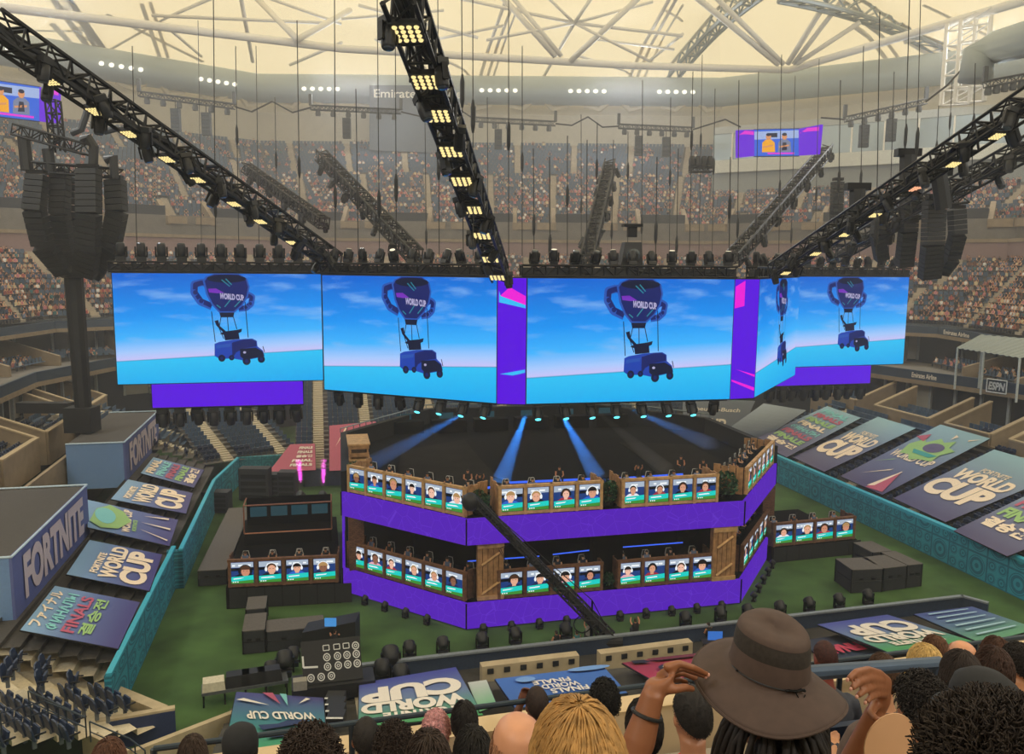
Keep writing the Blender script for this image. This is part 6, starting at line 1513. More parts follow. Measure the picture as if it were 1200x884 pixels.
# dark seats under the near tarpaulin's edge and all the other lower seats
SEATS_LOGE = [s for s in SEATS_LOGE if not under_tarp(s[0])]
SEATS_LOGE.sort(key=lambda s: (s[0]-CAMLOC).length)
def vis_rank(s): return (s[0]-CAMLOC).length
big = [s for s in SEATS_LOGE if s[0].y > 55]
sel = big[:240]; rest = [s for s in SEATS_LOGE if s[0].y <= 55]+big[240:]
cnt = {}
for p, f in sel:
    side = 'right' if p.x > 20 else 'left' if p.x < -20 else 'far'
    hi = 'box' if p.z > 6.3 and side != 'far' else 'slope'
    lev = 'upper suite terrace' if p.z > 10.5 else 'tan walled box' if hi == 'box' else 'loge slope'
    cnt[(side, lev)] = cnt.get((side, lev), 0)+1
    put_seat(p, f, 'empty navy seat on the %s, %s side of the arena' % (lev, {'right': 'speaker print', 'left': 'blue box', 'far': 'far'}[side]), 'navy seats on the %s %s' % (side, lev))
lg = MB()
for p, f in rest: seat_simple(lg, p+UP*.42, f, 1.1)
o = lg.build('loge_seating', SEATB); tag(o, 'rows of dark blue seats on the lower slopes round the court', 'seats', kind='stuff')
# navy wall, parapets and rails of that corner
cwall('wall_navy_end', [at_z(205, 833, 1.5).xy.to_3d(), at_z(112, 849, 1.5).xy.to_3d()], 1.5, pm('wall_navy', '1F2F55', .6, var=.1), .25)
cwall('trim_navy_cap', [at_z(205, 833, 1.5).xy.to_3d(), at_z(112, 849, 1.5).xy.to_3d()], 1.62, TANL, .35, 1.5)
cwall('wall_tan_ramp', [at_z(102, 847, 2.2).xy.to_3d(), at_z(153, 871, 2.2).xy.to_3d(), at_z(280, 845, 1.2).xy.to_3d()], 1.9, TANL, .3)
RAILM = pm('rail_dark', '3A4550', .4, .6)
def rail(pts, label, h=1.0, r=.035, mid=True, grp='grey handrails', posts=4):
    t = empty('handrail', pts[0]-UP*h, label, 'handrail', grp)
    mb = MB(); mb.tube(pts, r, 6); 
    if mid: mb.tube([p-UP*h*.5 for p in pts], r*.8, 5)
    mb.build('rail', RAILM, t)
    for k in range(posts):
        f = k/(posts-1)*(len(pts)-1); i = min(int(f), len(pts)-2); p = lerp(pts[i], pts[i+1], f-i); MB().bar(p, p-UP*h, r, 5).build('post', RAILM, t)
rail([at_z(33, 810, 4.2), at_z(100, 841, 3.4)], 'dark handrail crossing the lower left seats')
rail([at_z(0, 836, 5.2), at_z(52, 822, 4.0), at_z(100, 841, 3.4)], 'dark low rail behind the fourth row of the corner seats')
rail([at_z(105, 846, 3.2), at_z(152, 866, 3.0), at_z(170, 880, 3.0)], 'dark rail on top of the tan ramp wall, lower left')
# ================================================================ the viewer's own stand: parapet, rails, the people in front
# the treads fall 0.42 m for each row of 0.85 m towards the parapet; s = distance along CA
def stand_z(s): return 22.66-.5*s
mb = MB()
for k in range(-1, 7):
    s = .72+k*.85; z = stand_z(s)
    mb.hexa([CF(-7, s-.1, z-1.4), CF(9, s-.1, z-1.4), CF(9, s+.75, z-1.4), CF(-7, s+.75, z-1.4)], [CF(-7, s-.1, z), CF(9, s-.1, z), CF(9, s+.75, z), CF(-7, s+.75, z)])
struct(mb.build('trim_viewer_stand', CONC))
pa_, pb_ = at_z(120, 902, 20.55), at_z(1290, 738, 20.55)
d_ = (pb_-pa_).normalized(); n_ = V(-d_.y, d_.x, 0)
PARA = pm('parapet_beige', 'C4AC88', .85, var=.08, scale=3)
struct(MB().hexa([pa_-n_*.22-UP*1.6, pb_-n_*.22-UP*1.6, pb_-UP*1.6, pa_-UP*1.6], [pa_-n_*.22, pb_-n_*.22, pb_, pa_]).build('wall_parapet_front', PARA))
r0, r1 = at_z(180, 878, 20.85), at_z(1290, 735, 20.95)
t = empty('handrail', lerp(r0, r1, .5)-UP*.3, 'grey pipe handrail on the beige parapet in front of the audience', 'handrail', 'grey handrails')
MB().tube([r0, r1], .02, 8).build('rail', RAILM, t)
for k in range(7): p = lerp(r0, r1, k/6); MB().bar(p, p-UP*.32, .022, 6).build('post', RAILM, t)
p0, p1 = at_d(925, 791, 4.35), at_d(1097, 777, 4.5)
t = empty('aisle_rail', p1-UP*.9, 'thick blue grey aisle rail with a squared end, right of the hat', 'handrail', 'grey handrails')
MB().tube([p0, p1, p1-UP*.9], .045, 10).build('rail', pm('rail_blue', '46566C', .4, .4), t); MB().tube([p0, p0-UP*.95], .045, 10).build('post', MATS['rail_blue'], t)

def skinm(h): return pm('skin_'+h, h, .5, var=.06, scale=18)
def clothm(h): return pm('cloth_'+h, h, .85, var=.12, scale=25, bump=.08)
def hairm(h): return pm('strand_'+h, h, .75, var=.35, scale=60)
def ringpts(c, rx, ry, ax, n=14):
    X, Y = ax; return [c+X*(rx*cos(2*pi*k/n))+Y*(ry*sin(2*pi*k/n)) for k in range(n)]
def loft(mb, secs, n=14):
    b0 = len(mb.v)
    for c, rx, ry, ax in secs: mb.v.extend(ringpts(c, rx, ry, ax, n))
    for i in range(len(secs)-1):
        for k in range(n): mb.f.append((b0+i*n+k, b0+i*n+(k+1) % n, b0+(i+1)*n+(k+1) % n, b0+(i+1)*n+k)); mb.m.append(mb.mi)
    mb.f.append(tuple(b0+k for k in range(n))[::-1]); mb.m.append(mb.mi); e = b0+(len(secs)-1)*n; mb.f.append(tuple(e+k for k in range(n))); mb.m.append(mb.mi)
def finish(o, vox, sm=6):
    r = o.modifiers.new('one skin', 'REMESH'); r.mode = 'VOXEL'; r.voxel_size = vox; r.use_smooth_shade = True
    s = o.modifiers.new('soften', 'SMOOTH'); s.iterations = sm; s.factor = .5
class Fig:
    """a seated spectator seen from behind: hc = centre of the head, f = facing"""
    def __init__(g, hc, yaw=0., s=1.0, tilt=0.):
        g.c = Vector(hc); g.s = s; f = (CA*cos(yaw)+CN*sin(yaw)); g.f = f; g.r = V(f.y, -f.x, 0); g.tilt = tilt
    def P(g, x, y, z): return g.c+g.r*(x*g.s)+g.f*(y*g.s)+UP*(z*g.s)
def body(g, t, skin, neck=True, armpose=None, broad=1.0):
    mb = MB(); A = (g.r, g.f); s = g.s
    S = lambda x, y, z, rx, ry: (g.P(x, y, z), rx*s, ry*s, A)
    # torso up through the neck into the skull: one column of sections
    loft(mb, [S(0, -.06, -.80, .15, .11), S(0, -.07, -.70, .17, .12), S(0, -.08, -.55, .155*broad, .105), S(0, -.08, -.40, .185*broad, .115), S(0, -.07, -.31, .17*broad, .10), S(0, -.06, -.25, .10*broad, .075), S(0, -.05, -.21, .062, .062), S(0, -.03, -.14, .056, .06), S(0, -.02, -.09, .06, .07)])
    loft(mb, [S(0, .02, -.125, .03, .04), S(0, .015, -.10, .052, .07), S(0, .005, -.05, .066, .088), S(0, 0, .0, .074, .097), S(0, -.005, .05, .076, .098), S(0, -.01, .09, .064, .083), S(0, -.012, .115, .035, .05)])
    # face: nose, brow, chin, ears
    mb.ball(g.P(0, .098, -.02), (.03*s, .045*s, .05*s), 8, 6, (g.r, g.f, UP)); mb.ball(g.P(0, .08, -.1), (.05*s, .04*s, .04*s), 8, 6, (g.r, g.f, UP)); mb.ball(g.P(0, .085, .025), (.1*s, .03*s, .03*s), 8, 6, (g.r, g.f, UP))
    mb.ball(g.P(0, .093, -.065), (.045*s, .02*s, .018*s), 8, 6, (g.r, g.f, UP))
    for sx in (-1, 1): mb.ball(g.P(.078*sx, -.01, -.015), (.026*s, .045*s, .065*s), 8, 6, (g.r, g.f, UP))
    # legs: thigh forward, shin down, foot
    for sx in (-1, 1):
        mb.tube([g.P(.09*sx, -.05, -.78), g.P(.11*sx, .2, -.74), g.P(.12*sx, .38, -.74), g.P(.12*sx, .40, -.95), g.P(.12*sx, .37, -1.12)], [.085*s, .078*s, .06*s, .055*s, .04*s], 10)
        mb.tube([g.P(.12*sx, .33, -1.14), g.P(.13*sx, .47, -1.15)], [.045*s, .035*s], 8)
    arms = armpose or [None, None]
    for sx, ap in zip((-1, 1), arms):
        if ap == 'skip': continue
        pts = ap or [(.19, -.07, -.34), (.25, -.05, -.48), (.26, 0, -.62), (.2, .16, -.68), (.13, .27, -.68)]
        P = [g.P(x*sx, y, z) for x, y, z in pts]
        mb.tube(P, [.055*s, .05*s, .043*s, .038*s, .028*s][:len(P)], 10)
        hand(mb, P[-1], (P[-1]-P[-2]).normalized(), g.r*sx*-1, s)
    o = mb.build('body', skin, t); finish(o, .011*s); return o
def hand(mb, w, d, side, s):
    """palm, four bent fingers of different length and a thumb from the side of the palm"""
    side = (side-d*side.dot(d)).normalized(); n = d.cross(side).normalized()
    loft(mb, [(w, .028*s, .018*s, (side, n)), (w+d*.045*s, .04*s, .018*s, (side, n)), (w+d*.09*s, .042*s, .015*s, (side, n))], 10)
    for i, (o_, l) in enumerate(((-.032, .07), (-.011, .08), (.011, .078), (.032, .062))):
        a = w+d*.088*s+side*o_*s; mb.tube([a-d*.02*s, a+d*l*.45*s, a+d*l*.75*s-n*l*.3*s, a+d*l*.8*s-n*l*.7*s], [.0095*s, .009*s, .0085*s, .007*s], 7)
    a = w+d*.03*s+side*.035*s; mb.tube([w+d*.02*s+side*.02*s, a+side*.015*s+d*.02*s, a+side*.03*s+d*.05*s], [.012*s, .011*s, .008*s], 7)
def shirt(g, t, mat, collar=None, sleeves=True, broad=1.0):
    mb = MB(); A = (g.r, g.f); s = g.s
    S = lambda x, y, z, rx, ry: (g.P(x, y, z), rx*s, ry*s, A)
    loft(mb, [S(0, -.06, -.79, .185, .15), S(0, -.07, -.60, .185*broad, .135), S(0, -.08, -.42, .215*broad, .14), S(0, -.07, -.33, .20*broad, .122), S(0, -.06, -.275, .15*broad, .10), S(0, -.055, -.235, .09, .084), S(0, -.05, -.215, .074, .076)], 18)
    if sleeves:
        for sx in (-1, 1): mb.tube([g.P(.15*sx, -.07, -.33), g.P(.21*sx, -.065, -.37), g.P(.255*sx, -.05, -.47), g.P(.265*sx, -.03, -.56)], [.07*s, .075*s, .068*s, .064*s], 10)
    o = mb.build('shirt', mat, t); finish(o, .014*s, 4)
    if collar: 
        m2 = MB(); m2.tube([g.P(.082*cos(a_), -.05+.085*sin(a_), -.218+.012*sin(a_)) for a_ in [2*pi*k/14 for k in range(15)]], .013*s, 6); m2.build('collar', collar, t)
def scalp(g, grow=1.0, z0=-.06, back=0.):
    """points and normals over the hair-bearing part of the head"""
    pts = []
    return pts
def hair(g, t, mat, style, seed=0, dens=1.0, size=1.0):
    r = random.Random(seed); mb = MB(); s = g.s
    ax = (g.r, g.f, UP)
    def sph(th, ph, k=1.0):   # th from crown down, ph round from the face
        d = V(sin(th)*sin(ph), sin(th)*cos(ph), cos(th))
        return g.P(d.x*.080*k, -.010+d.y*.111*k, .003+d.z*.131*k), (g.r*d.x+g.f*d.y+UP*d.z).normalized()
    def cover(k=1.06):
        n, m = 20, 9; b = len(mb.v)
        for j in range(m+1):
            for i in range(n):
                ph = 2*pi*i/n; lim = 1.0+.95*(.5-.5*cos(ph)); th = lim*j/m
                mb.v.append(sph(th, ph, k+.02*sin(i*3+j*2+seed))[0])
        for j in range(m):
            for i in range(n): mb.f.append((b+j*n+i, b+j*n+(i+1) % n, b+(j+1)*n+(i+1) % n, b+(j+1)*n+i)); mb.m.append(0)
    def root():
        while 1:
            ph = r.uniform(0, 2*pi); th = math.acos(r.uniform(-.45, 1)); lim = 1.05+.95*(.5-.5*cos(ph))
            if th < lim: return th, ph
    if style == 'buzz':
        cover(1.03)
        for _ in range(int(2600*dens)):
            p, n = sph(*root(), 1.02); q = p+n*.004*s+UP*-.004*s; mb.tube([p, q], [.0009*s, .0005*s], 3, False)
    elif style in ('short', 'straight', 'long'):
        cover(1.05)
        L_ = {'short': .45, 'straight': .8, 'long': .9}[style]*size**.5
        for _ in range(int(1500*dens)):
            th, ph = root(); k0 = 1.04+r.random()*.05*size; l = L_*r.uniform(.6, 1.1); sw = r.uniform(-.35, .35)+.25; pts = []; m = 5
            lim = 1.15+1.0*(.5-.5*cos(ph))
            for i in range(m+1):
                f = i/m; pts.append(sph(min(th+l*f, lim+.15), ph+sw*f*(.25+.3*th), k0+.06*size*sin(pi*f*.9)*r.uniform(.5, 1)+(.05*f*size if style == 'short' else 0))[0])
            if style == 'long':
                c = pts[-1]; dv = V(r.uniform(-.12, .12), r.uniform(-.12, .12), -1)
                if th > .5 and .8 < ph < 2*pi-.8:
                    for i in range(5): c = c+dv*.06*s*size*r.uniform(.8, 1.1); dv.x += r.uniform(-.08, .08); pts.append(c.copy())
            w = .0024*s
            mb.tube(pts, [w]*(len(pts)-1)+[w*.3], 3, False)
    elif style in ('curly', 'afro', 'coils'):
        cover(1.09)
        R_ = {'curly': .032, 'afro': .036, 'coils': .022}[style]*size
        for _ in range(int(1300*dens)):
            th, ph = root(); p, n = sph(th, ph, 1.03); l = r.uniform(.3, 1)*R_*s; a = n.cross(V(r.random()-.5, r.random()-.5, r.random()-.5)).normalized(); b = n.cross(a)
            cr = r.uniform(.006, .010)*s*(.75 if dens > 3 else 1); w0 = r.uniform(0, 6); pts = []
            for i in range(9): w = w0+i*.95; pts.append(p+n*(l*i/8)+(a*cos(w)+b*sin(w))*cr*(.4+.6*i/8))
            mb.tube(pts, (.0014 if dens > 3 else .0022)*s, 3, False)
    elif style == 'fringe':    # close ring of hair round a bald crown
        for _ in range(int(700*dens)):
            ph = r.uniform(.7, 2*pi-.7); th = r.uniform(1.15, 1.75); p, n = sph(th, ph, 1.02); c = p+n*.004*s+UP*-.014*s; mb.tube([p, c], [.0014*s, .0006*s], 3, False)
    elif style == 'dreads':
        cover(.985)
        for _ in range(int(210*dens)):
            th, ph = root(); 
            if th < 1.35: continue
            p, n = sph(th, ph, 1.04); c = p.copy(); dv = (n*.8+UP*-.4).normalized(); pts = [c.copy()]
            for i in range(7): c = c+dv*.034*s*size; dv = (dv*.55+UP*-.7+V(r.uniform(-.18, .18), r.uniform(-.18, .18), 0)).normalized(); pts.append(c.copy())
            mb.tube(pts, [.0085*s]*7+[.005*s], 6)
    return mb.build('hair', mat, t, smooth=True)
def headpos(x, y, s):      # the point on the sight line through (x, y) at stand row distance s
    return at_plane(x, y, CA*s, CA)
NEARSEAT = []
def spectator(x, y, s, skin, hst, hcol, shc, label, yaw=0., sc=1.0, collar=None, dens=1.0, size=1.0, armpose=None, sleeves=True, seed=None, broad=1.0):
    p = headpos(x, y, s); g = Fig(p, yaw, sc)
    t = empty('person', g.P(0, 0, -1.18), label, 'person')
    body(g, t, skinm(skin), armpose=armpose, broad=broad)
    if shc: shirt(g, t, clothm(shc), clothm(collar) if collar else None, sleeves, broad)
    if hst: hair(g, t, hairm(hcol), hst, seed if seed is not None else int(x), dens, size)
    m2 = MB(); A = (g.r, g.f)
    for sx in (-1, 1): m2.tube([g.P(.09*sx, -.1, -.77), g.P(.11*sx, .2, -.735), g.P(.12*sx, .39, -.735), g.P(.12*sx, .41, -.95), g.P(.12*sx, .375, -1.10)], [.11*sc, .092*sc, .074*sc, .07*sc, .06*sc], 10)
    o = m2.build('trousers', clothm('2A3040'), t)
    q = put_seat(g.P(0, -.02, -1.24), g.f, 'navy seat under the '+label.split(',')[0].replace('person ', 'person ', 1), 'seats of the viewers in front') if False else None
    NEARSEAT.append((g.P(0, -.0, -1.30), g.f, label))
    return g, t
FAIR, MED, BRN, DRK = 'D8A283', 'C08A66', '8F5C3E', '5E3B28'
# front rows, left to right
spectator(226, 888, 5.2, MED, 'short', '3A2A20', '4A4A50', 'person with short brown hair at the lower left picture edge, only the crown showing')
spectator(128, 896, 4.6, MED, 'short', '5A3A2A', '6A4A44', 'person with reddish brown hair farthest to the left in the front rows')
g, t = spectator(282, 880, 4.6, 'B98868', 'short', '1A1614', '3B3F46', 'person wearing a black cap tilted forward, seen from behind')
mb = MB(); mb.lathe([(.098, -.0), (.1, .05), (.085, .10), (.05, .128), (.01, .135)], g.P(0, -.01, .02), 18, (g.r, g.f*1.2, UP)); o = mb.build('cap', clothm('15161A'), t, smooth=True)
MB().hexa([g.P(-.075, .09, .03), g.P(.075, .09, .03), g.P(.06, .19, .015), g.P(-.06, .19, .015)], [g.P(-.075, .09, .04), g.P(.075, .09, .04), g.P(.06, .19, .025), g.P(-.06, .19, .025)]).build('cap_brim', clothm('15161A'), t)
spectator(364, 908, 2.5, MED, 'curly', '2E2019', '3A3A40', 'person with big curly dark brown hair, left foreground', dens=1.6, size=1.15)
spectator(429, 866, 4.8, BRN, 'buzz', '1C1512', '24252A', 'person with close cropped hair and black shirt beside the big curly head', collar='C46A5A')
spectator(462, 882, 3.9, MED, 'curly', '2A1C15', '2A2C33', 'person with round curly dark hair, right of the close cropped one', dens=1.2, size=1.1)
spectator(502, 898, 3.1, MED, 'short', '33241C', '3A3338', 'person with messy dark brown hair below the pink haired one', size=1.3)
spectator(511, 857, 5.3, 'D9A090', 'curly', 'D8A0A0', '8A7A80', 'person with pale pink curly hair in the front row', dens=.9, size=.8)
spectator(544, 846, 5.2, 'C8926C', 'short', '1D1715', '3C4048', 'person with short black hair and dark grey shirt in front of the parapet', size=.9)
spectator(554, 887, 3.6, MED, 'short', '17120F', '4A4E58', 'person with thick black hair, left of the balding head', size=1.2)
spectator(607, 884, 2.3, 'C98F6E', 'fringe', '8A6248', '54606E', 'person with a balding crown and thin fair fringe, left of the big blond head', sc=1.04)
spectator(629, 826, 5.45, '6B4230', 'buzz', '2A1A14', '5A6070', 'person with cropped dark reddish hair and one hand raised, before the blue tarpaulin', armpose=[[(.19, -.07, -.34), (.24, .02, -.44), (.2, .12, -.35), (.12, .17, -.2), (.08, .18, -.1)], None])
spectator(662, 842, 4.6, MED, 'straight', '2C2019', '3A3A44', 'person with flat dark brown hair just behind the cropped reddish head', size=.8)
spectator(708, 821, 4.9, DRK, 'afro', '100C0A', '2A2C33', 'person with a small round black afro above the big blond head', dens=1.0, size=.7)
spectator(676, 908, 1.36, 'D6A07E', 'straight', 'A97F48', '6A7480', 'person with thick straight golden blond hair, large in the foreground', dens=2.4, size=.95, seed=4)
spectator(754, 852, 3.7, MED, 'straight', '1E1713', '2A3A6A', 'person with shoulder length dark hair behind the raised wrist', size=1.2)
spectator(810, 838, 3.3, 'B07A5C', 'buzz', '1B1513', '1C1D22', 'person with short black hair and a red collar, under the hat brim', collar='C03A3A', dens=1.6, sc=1.03)
spectator(966, 771, 5.4, '7A3A30', 'buzz', '3A1A16', '3A3C44', 'person with cropped dark red hair just right of the hat crown')
spectator(1034, 790, 4.6, MED, 'straight', '4A3222', '5A4A44', 'person with brown hair and a pale headband under the blue grey rail', size=.9)
spectator(1083, 782, 4.0, 'D8A888', 'long', 'C2A062', 'D0B878', 'person with long fair blond hair beside the rail end', dens=1.3)
spectator(1095, 766, 5.2, MED, 'short', '5A3A26', '2A2C33', 'person with short brown hair behind the long fair blond hair', size=.8)
spectator(1127, 772, 4.5, 'C98E6C', 'fringe', '8A6A50', 'DAD4CC', 'person with a bald crown and white shirt near the right edge')
spectator(1125, 793, 3.4, MED, 'long', '261A15', '33302F', 'person with long dark brown hair in front of the bald crown', size=.55)
spectator(1166, 768, 5.0, MED, 'short', '4A2E20', '7A3038', 'person with short brown hair holding up a phone, right edge', armpose=[[(.19, -.07, -.34), (.23, .06, -.45), (.2, .2, -.36), (.15, .26, -.24), (.13, .28, -.17)], None])
spectator(1163, 786, 3.9, MED, 'short', '3A241B', '2A2628', 'person with wavy dark brown hair beside the lit phone', size=1.0)
spectator(1192, 778, 4.4, MED, 'coils', '1B1411', 'A03A40', 'person with dark coiled hair and red shirt at the right picture edge', size=.9)
spectator(1078, 831, 2.6, BRN, 'coils', '1C1411', '2A2A2E', 'person with tightly coiled dark hair and black sunglasses band, behind the paper fan', dens=1.3, size=1.1)
g, t = spectator(1150, 838, 2.2, 'A87450', 'short', '1A1614', '1F2024', 'person in black with a black sun cap, right of the coiled hair', size=.8, broad=1.15)
mb = MB(); mb.lathe([(.095, -.01), (.102, .05), (.088, .10), (.05, .13), (.01, .138)], g.P(0, -.01, .02), 18, (g.r, g.f*1.2, UP)); mb.build('cap', clothm('1A1B1F'), t, smooth=True)
mb = MB(); mb.lathe([(.097, .012), (.12, .0), (.15, -.018), (.15, -.022), (.12, -.004), (.095, .006)], g.P(0, -.01, .02), 24, (g.r, g.f*1.15, UP)); mb.build('cap_brim', clothm('1A1B1F'), t, smooth=True)
spectator(1165, 945, 1.08, BRN, 'curly', '2B2019', '2E2A28', 'person with wide fluffy dark hair, largest head in the lower right corner', dens=7, size=1.6, sc=1.1, seed=9)
# phone that lights up blue
p = at_plane(1152, 769, CA*5.25, CA)
ph = empty('phone', p-UP*.07, 'lit phone with a blue screen held up near the right edge', 'phone')
MB().box(p, (.085, .01, .15), (CN, CA, UP)).build('case', BLACKP, ph); MB().box(p-CA*.007, (.075, .004, .135), (CN, CA, UP)).build('screen', em('phone_blue', '2E8FE0', .9, False), ph)
# ---------------------------------------------------------------- the person in the brown hat, both hands on its brim
HX, HY, HS = 902, 838, 2.0
hp = headpos(HX, HY, HS); g = Fig(hp, .05, 1.0)
t = empty('person', g.P(0, 0, -1.18), 'person in a wide brown sun hat holding its brim with both hands', 'person')
BSK = skinm('8A5638'); 
def armhand(name, sh, el, wr, kn, tips, thumb, bracelet=None):
    """sleeveless arm from shoulder to wrist, palm to the knuckles, fingers to their tips"""
    mb = MB()
    mb.tube([sh, lerp(sh, el, .5), el, lerp(el, wr, .35), lerp(el, wr, .75), wr], [.055, .05, .043, .044, .034, .029], 12)
    return mb
mb = MB(); A = (g.r, g.f)
S = lambda x, y, z, rx, ry: (g.P(x, y, z), rx, ry, A)
loft(mb, [S(0, -.06, -.80, .15, .11), S(0, -.07, -.70, .17, .12), S(0, -.08, -.55, .155, .105), S(0, -.08, -.40, .185, .115), S(0, -.07, -.31, .17, .10), S(0, -.06, -.25, .10, .075), S(0, -.05, -.21, .06, .06), S(0, -.03, -.14, .055, .06), S(0, -.02, -.09, .06, .07)])
loft(mb, [S(0, .02, -.125, .03, .04), S(0, .015, -.10, .052, .07), S(0, .005, -.05, .066, .088), S(0, 0, .0, .074, .097), S(0, -.005, .05, .076, .098), S(0, -.01, .09, .064, .083), S(0, -.012, .115, .035, .05)])
mb.ball(g.P(0, .098, -.02), (.03, .045, .05), 8, 6, (g.r, g.f, UP)); mb.ball(g.P(0, .08, -.1), (.05, .04, .04), 8, 6, (g.r, g.f, UP)); mb.ball(g.P(0, .093, -.065), (.045, .02, .018), 8, 6, (g.r, g.f, UP))
for sx in (-1, 1):
    mb.ball(g.P(.078*sx, -.01, -.015), (.026, .045, .065), 8, 6, (g.r, g.f, UP))
    mb.tube([g.P(.09*sx, -.05, -.78), g.P(.11*sx, .2, -.74), g.P(.12*sx, .38, -.74), g.P(.12*sx, .40, -.95), g.P(.12*sx, .37, -1.12)], [.085, .078, .06, .055, .04], 10)
    mb.tube([g.P(.12*sx, .33, -1.14), g.P(.13*sx, .47, -1.15)], [.045, .035], 8)
DS = 2.02
def hpx(x, y, s=DS): return at_plane(x, y, CA*s, CA)
# left arm: elbow out of the picture, forearm rising to the wrist, hand bent over to pinch the brim
shl = g.P(-.19, -.06, -.33); ell_ = hpx(738, 905, 1.95); wl = hpx(766, 812, 1.98)
mb.tube([shl, lerp(shl, ell_, .5), ell_, lerp(ell_, wl, .4), lerp(ell_, wl, .8), wl], [.056, .052, .044, .044, .034, .031], 14)
kl = hpx(779, 789, 2.0)
loft(mb, [(wl, .030, .024, (CN, CA)), (lerp(wl, kl, .5)+UP*.005, .040, .026, (CN, CA)), (kl, .040, .026, (CN*.9+UP*.3, CA)), (hpx(790, 783, 2.03), .030, .024, (CN*.5+UP*.8, CA))], 12)
for pts, r_ in (([(778, 783, 2.00), (796, 778, 2.0), (812, 783, 2.0), (829, 791, 2.02)], .0115), ([(782, 788, 2.03), (800, 783, 2.04), (814, 788, 2.04), (826, 793, 2.05)], .011), ([(784, 792, 2.06), (800, 789, 2.08), (812, 794, 2.08), (820, 798, 2.08)], .0105), ([(784, 797, 2.08), (797, 797, 2.1), (806, 801, 2.1)], .0095)):
    mb.tube([hpx(*p) for p in pts], [r_*1.15, r_, r_*.95, r_*.75][:len(pts)], 10)
mb.tube([hpx(778, 808, 1.98), hpx(790, 808, 1.97), hpx(803, 806, 1.98), hpx(813, 808, 2.0)], [.017, .0135, .012, .009], 10)
# right arm and hand: fingers curl over the brim towards the viewer
shr = g.P(.19, -.06, -.33); elr = hpx(985, 930, 2.16); wr_ = hpx(1027, 834, 2.14)
mb.tube([shr, lerp(shr, elr, .5), elr, lerp(elr, wr_, .4), lerp(elr, wr_, .8), wr_], [.056, .052, .044, .044, .035, .031], 14)
kr = hpx(1036, 806, 2.12)
loft(mb, [(wr_, .032, .024, (CN, CA)), (hpx(1032, 820, 2.13), .036, .026, (CN*.9-UP*.3, CA)), (kr, .038, .026, (CN*.5+UP*.85, CA)), (hpx(1031, 800, 2.1), .036, .022, (CN*.3+UP*.95, CA))], 12)
for pts, r_ in (([(1032, 790, 2.1), (1017, 785, 2.06), (1003, 788, 2.03), (994, 796, 2.01)], .0112), ([(1035, 798, 2.1), (1019, 795, 2.05), (1006, 800, 2.02), (998, 807, 2.0)], .0115), ([(1037, 806, 2.1), (1023, 805, 2.06), (1012, 810, 2.02), (1005, 816, 2.0)], .0112), ([(1038, 814, 2.1), (1028, 814, 2.07), (1020, 818, 2.04), (1015, 823, 2.02)], .0102)):
    mb.tube([hpx(*p) for p in pts], [r_*1.15, r_*1.05, r_, r_*.8], 10)
mb.tube([hpx(1026, 826, 2.12), hpx(1020, 836, 2.08), hpx(1026, 843, 2.05), hpx(1036, 846, 2.04)], [.016, .0135, .0115, .009], 10)
o = mb.build('body', BSK, t); finish(o, .0055, 5)
NAIL = pm('nail_pink', 'D8A090', .35, var=.03)
mb = MB()
for x, y, s_ in ((830, 791.5, 2.015), (827, 793.5, 2.045), (993, 797, 1.998), (997, 808, 1.988), (1004, 817, 1.988), (1014, 824, 2.008)): mb.ball(hpx(x, y, s_), (.011, .009, .013), 8, 5)
mb.build('fingernail', NAIL, t)
bw = lerp(ell_, wl, .72); ax_ = (wl-ell_).normalized(); e1 = ax_.cross(CA).normalized(); e2 = ax_.cross(e1)
MB().tube([bw+(e1*cos(2*pi*k/16)+e2*sin(2*pi*k/16))*.040 for k in range(17)], .0055, 6).build('wristband', BLACKP, t)
shirt(g, t, clothm('6E7B76'), None, True, 1.05)
hair(g, t, hairm('1A120F'), 'dreads', 3, 1.6, 1.15)
m2 = MB()
for sx in (-1, 1): m2.tube([g.P(.09*sx, -.1, -.77), g.P(.11*sx, .2, -.735), g.P(.12*sx, .39, -.735), g.P(.12*sx, .41, -.95), g.P(.12*sx, .375, -1.10)], [.11, .092, .074, .07, .06], 10)
m2.build('trousers', clothm('2A3040'), t)
NEARSEAT.append((g.P(0, 0, -1.30), g.f, 'hat'))
# the hat: sagging wide brim, tall crown with a pinched flat top, mesh band, cord and toggle
HATC = pm('hat_brown', '4A3A34', .85, var=.10, scale=30, bump=.15); HATD = pm('hat_mesh', '2E2824', .9, var=.25, scale=90)
hc = headpos(901, 785, 2.03)
tl_ = R(-3); fw = (g.f*cos(.03)+UP*sin(.03)).normalized(); rt = (g.r*cos(tl_)+UP*sin(tl_)).normalized(); rt = (rt-fw*rt.dot(fw)).normalized(); up_ = rt.cross(fw).normalized()
def HP(x, y, z): return hc+(rt*x+fw*y+up_*z)*1.05
hat = t
n = 48; prof = [(.098, .121, .012), (.103, .127, .0), (.12, .15, -.006), (.155, .185, -.016), (.185, .212, -.03), (.196, .222, -.037)]
mb = MB(); b = 0
for a_, b_, z in prof:
    for k in range(n):
        w = 2*pi*k/n; u = a_/.196; sag = -.03*u*u*(sin(w*2+.7)*.5+.3*sin(3*w+1.2))-.022*u*u*(1-sin(w))*.6
        mb.v.append(HP(a_*cos(w), b_*sin(w), z+sag))
for j in range(len(prof)-1):
    for k in range(n): mb.f.append((j*n+k, j*n+(k+1) % n, (j+1)*n+(k+1) % n, (j+1)*n+k)); mb.m.append(0)
br = mb.build('hat_brim', HATC, t, smooth=True); so_ = br.modifiers.new('felt', 'SOLIDIFY'); so_.thickness = .006
mb = MB(); e = len(prof)-1
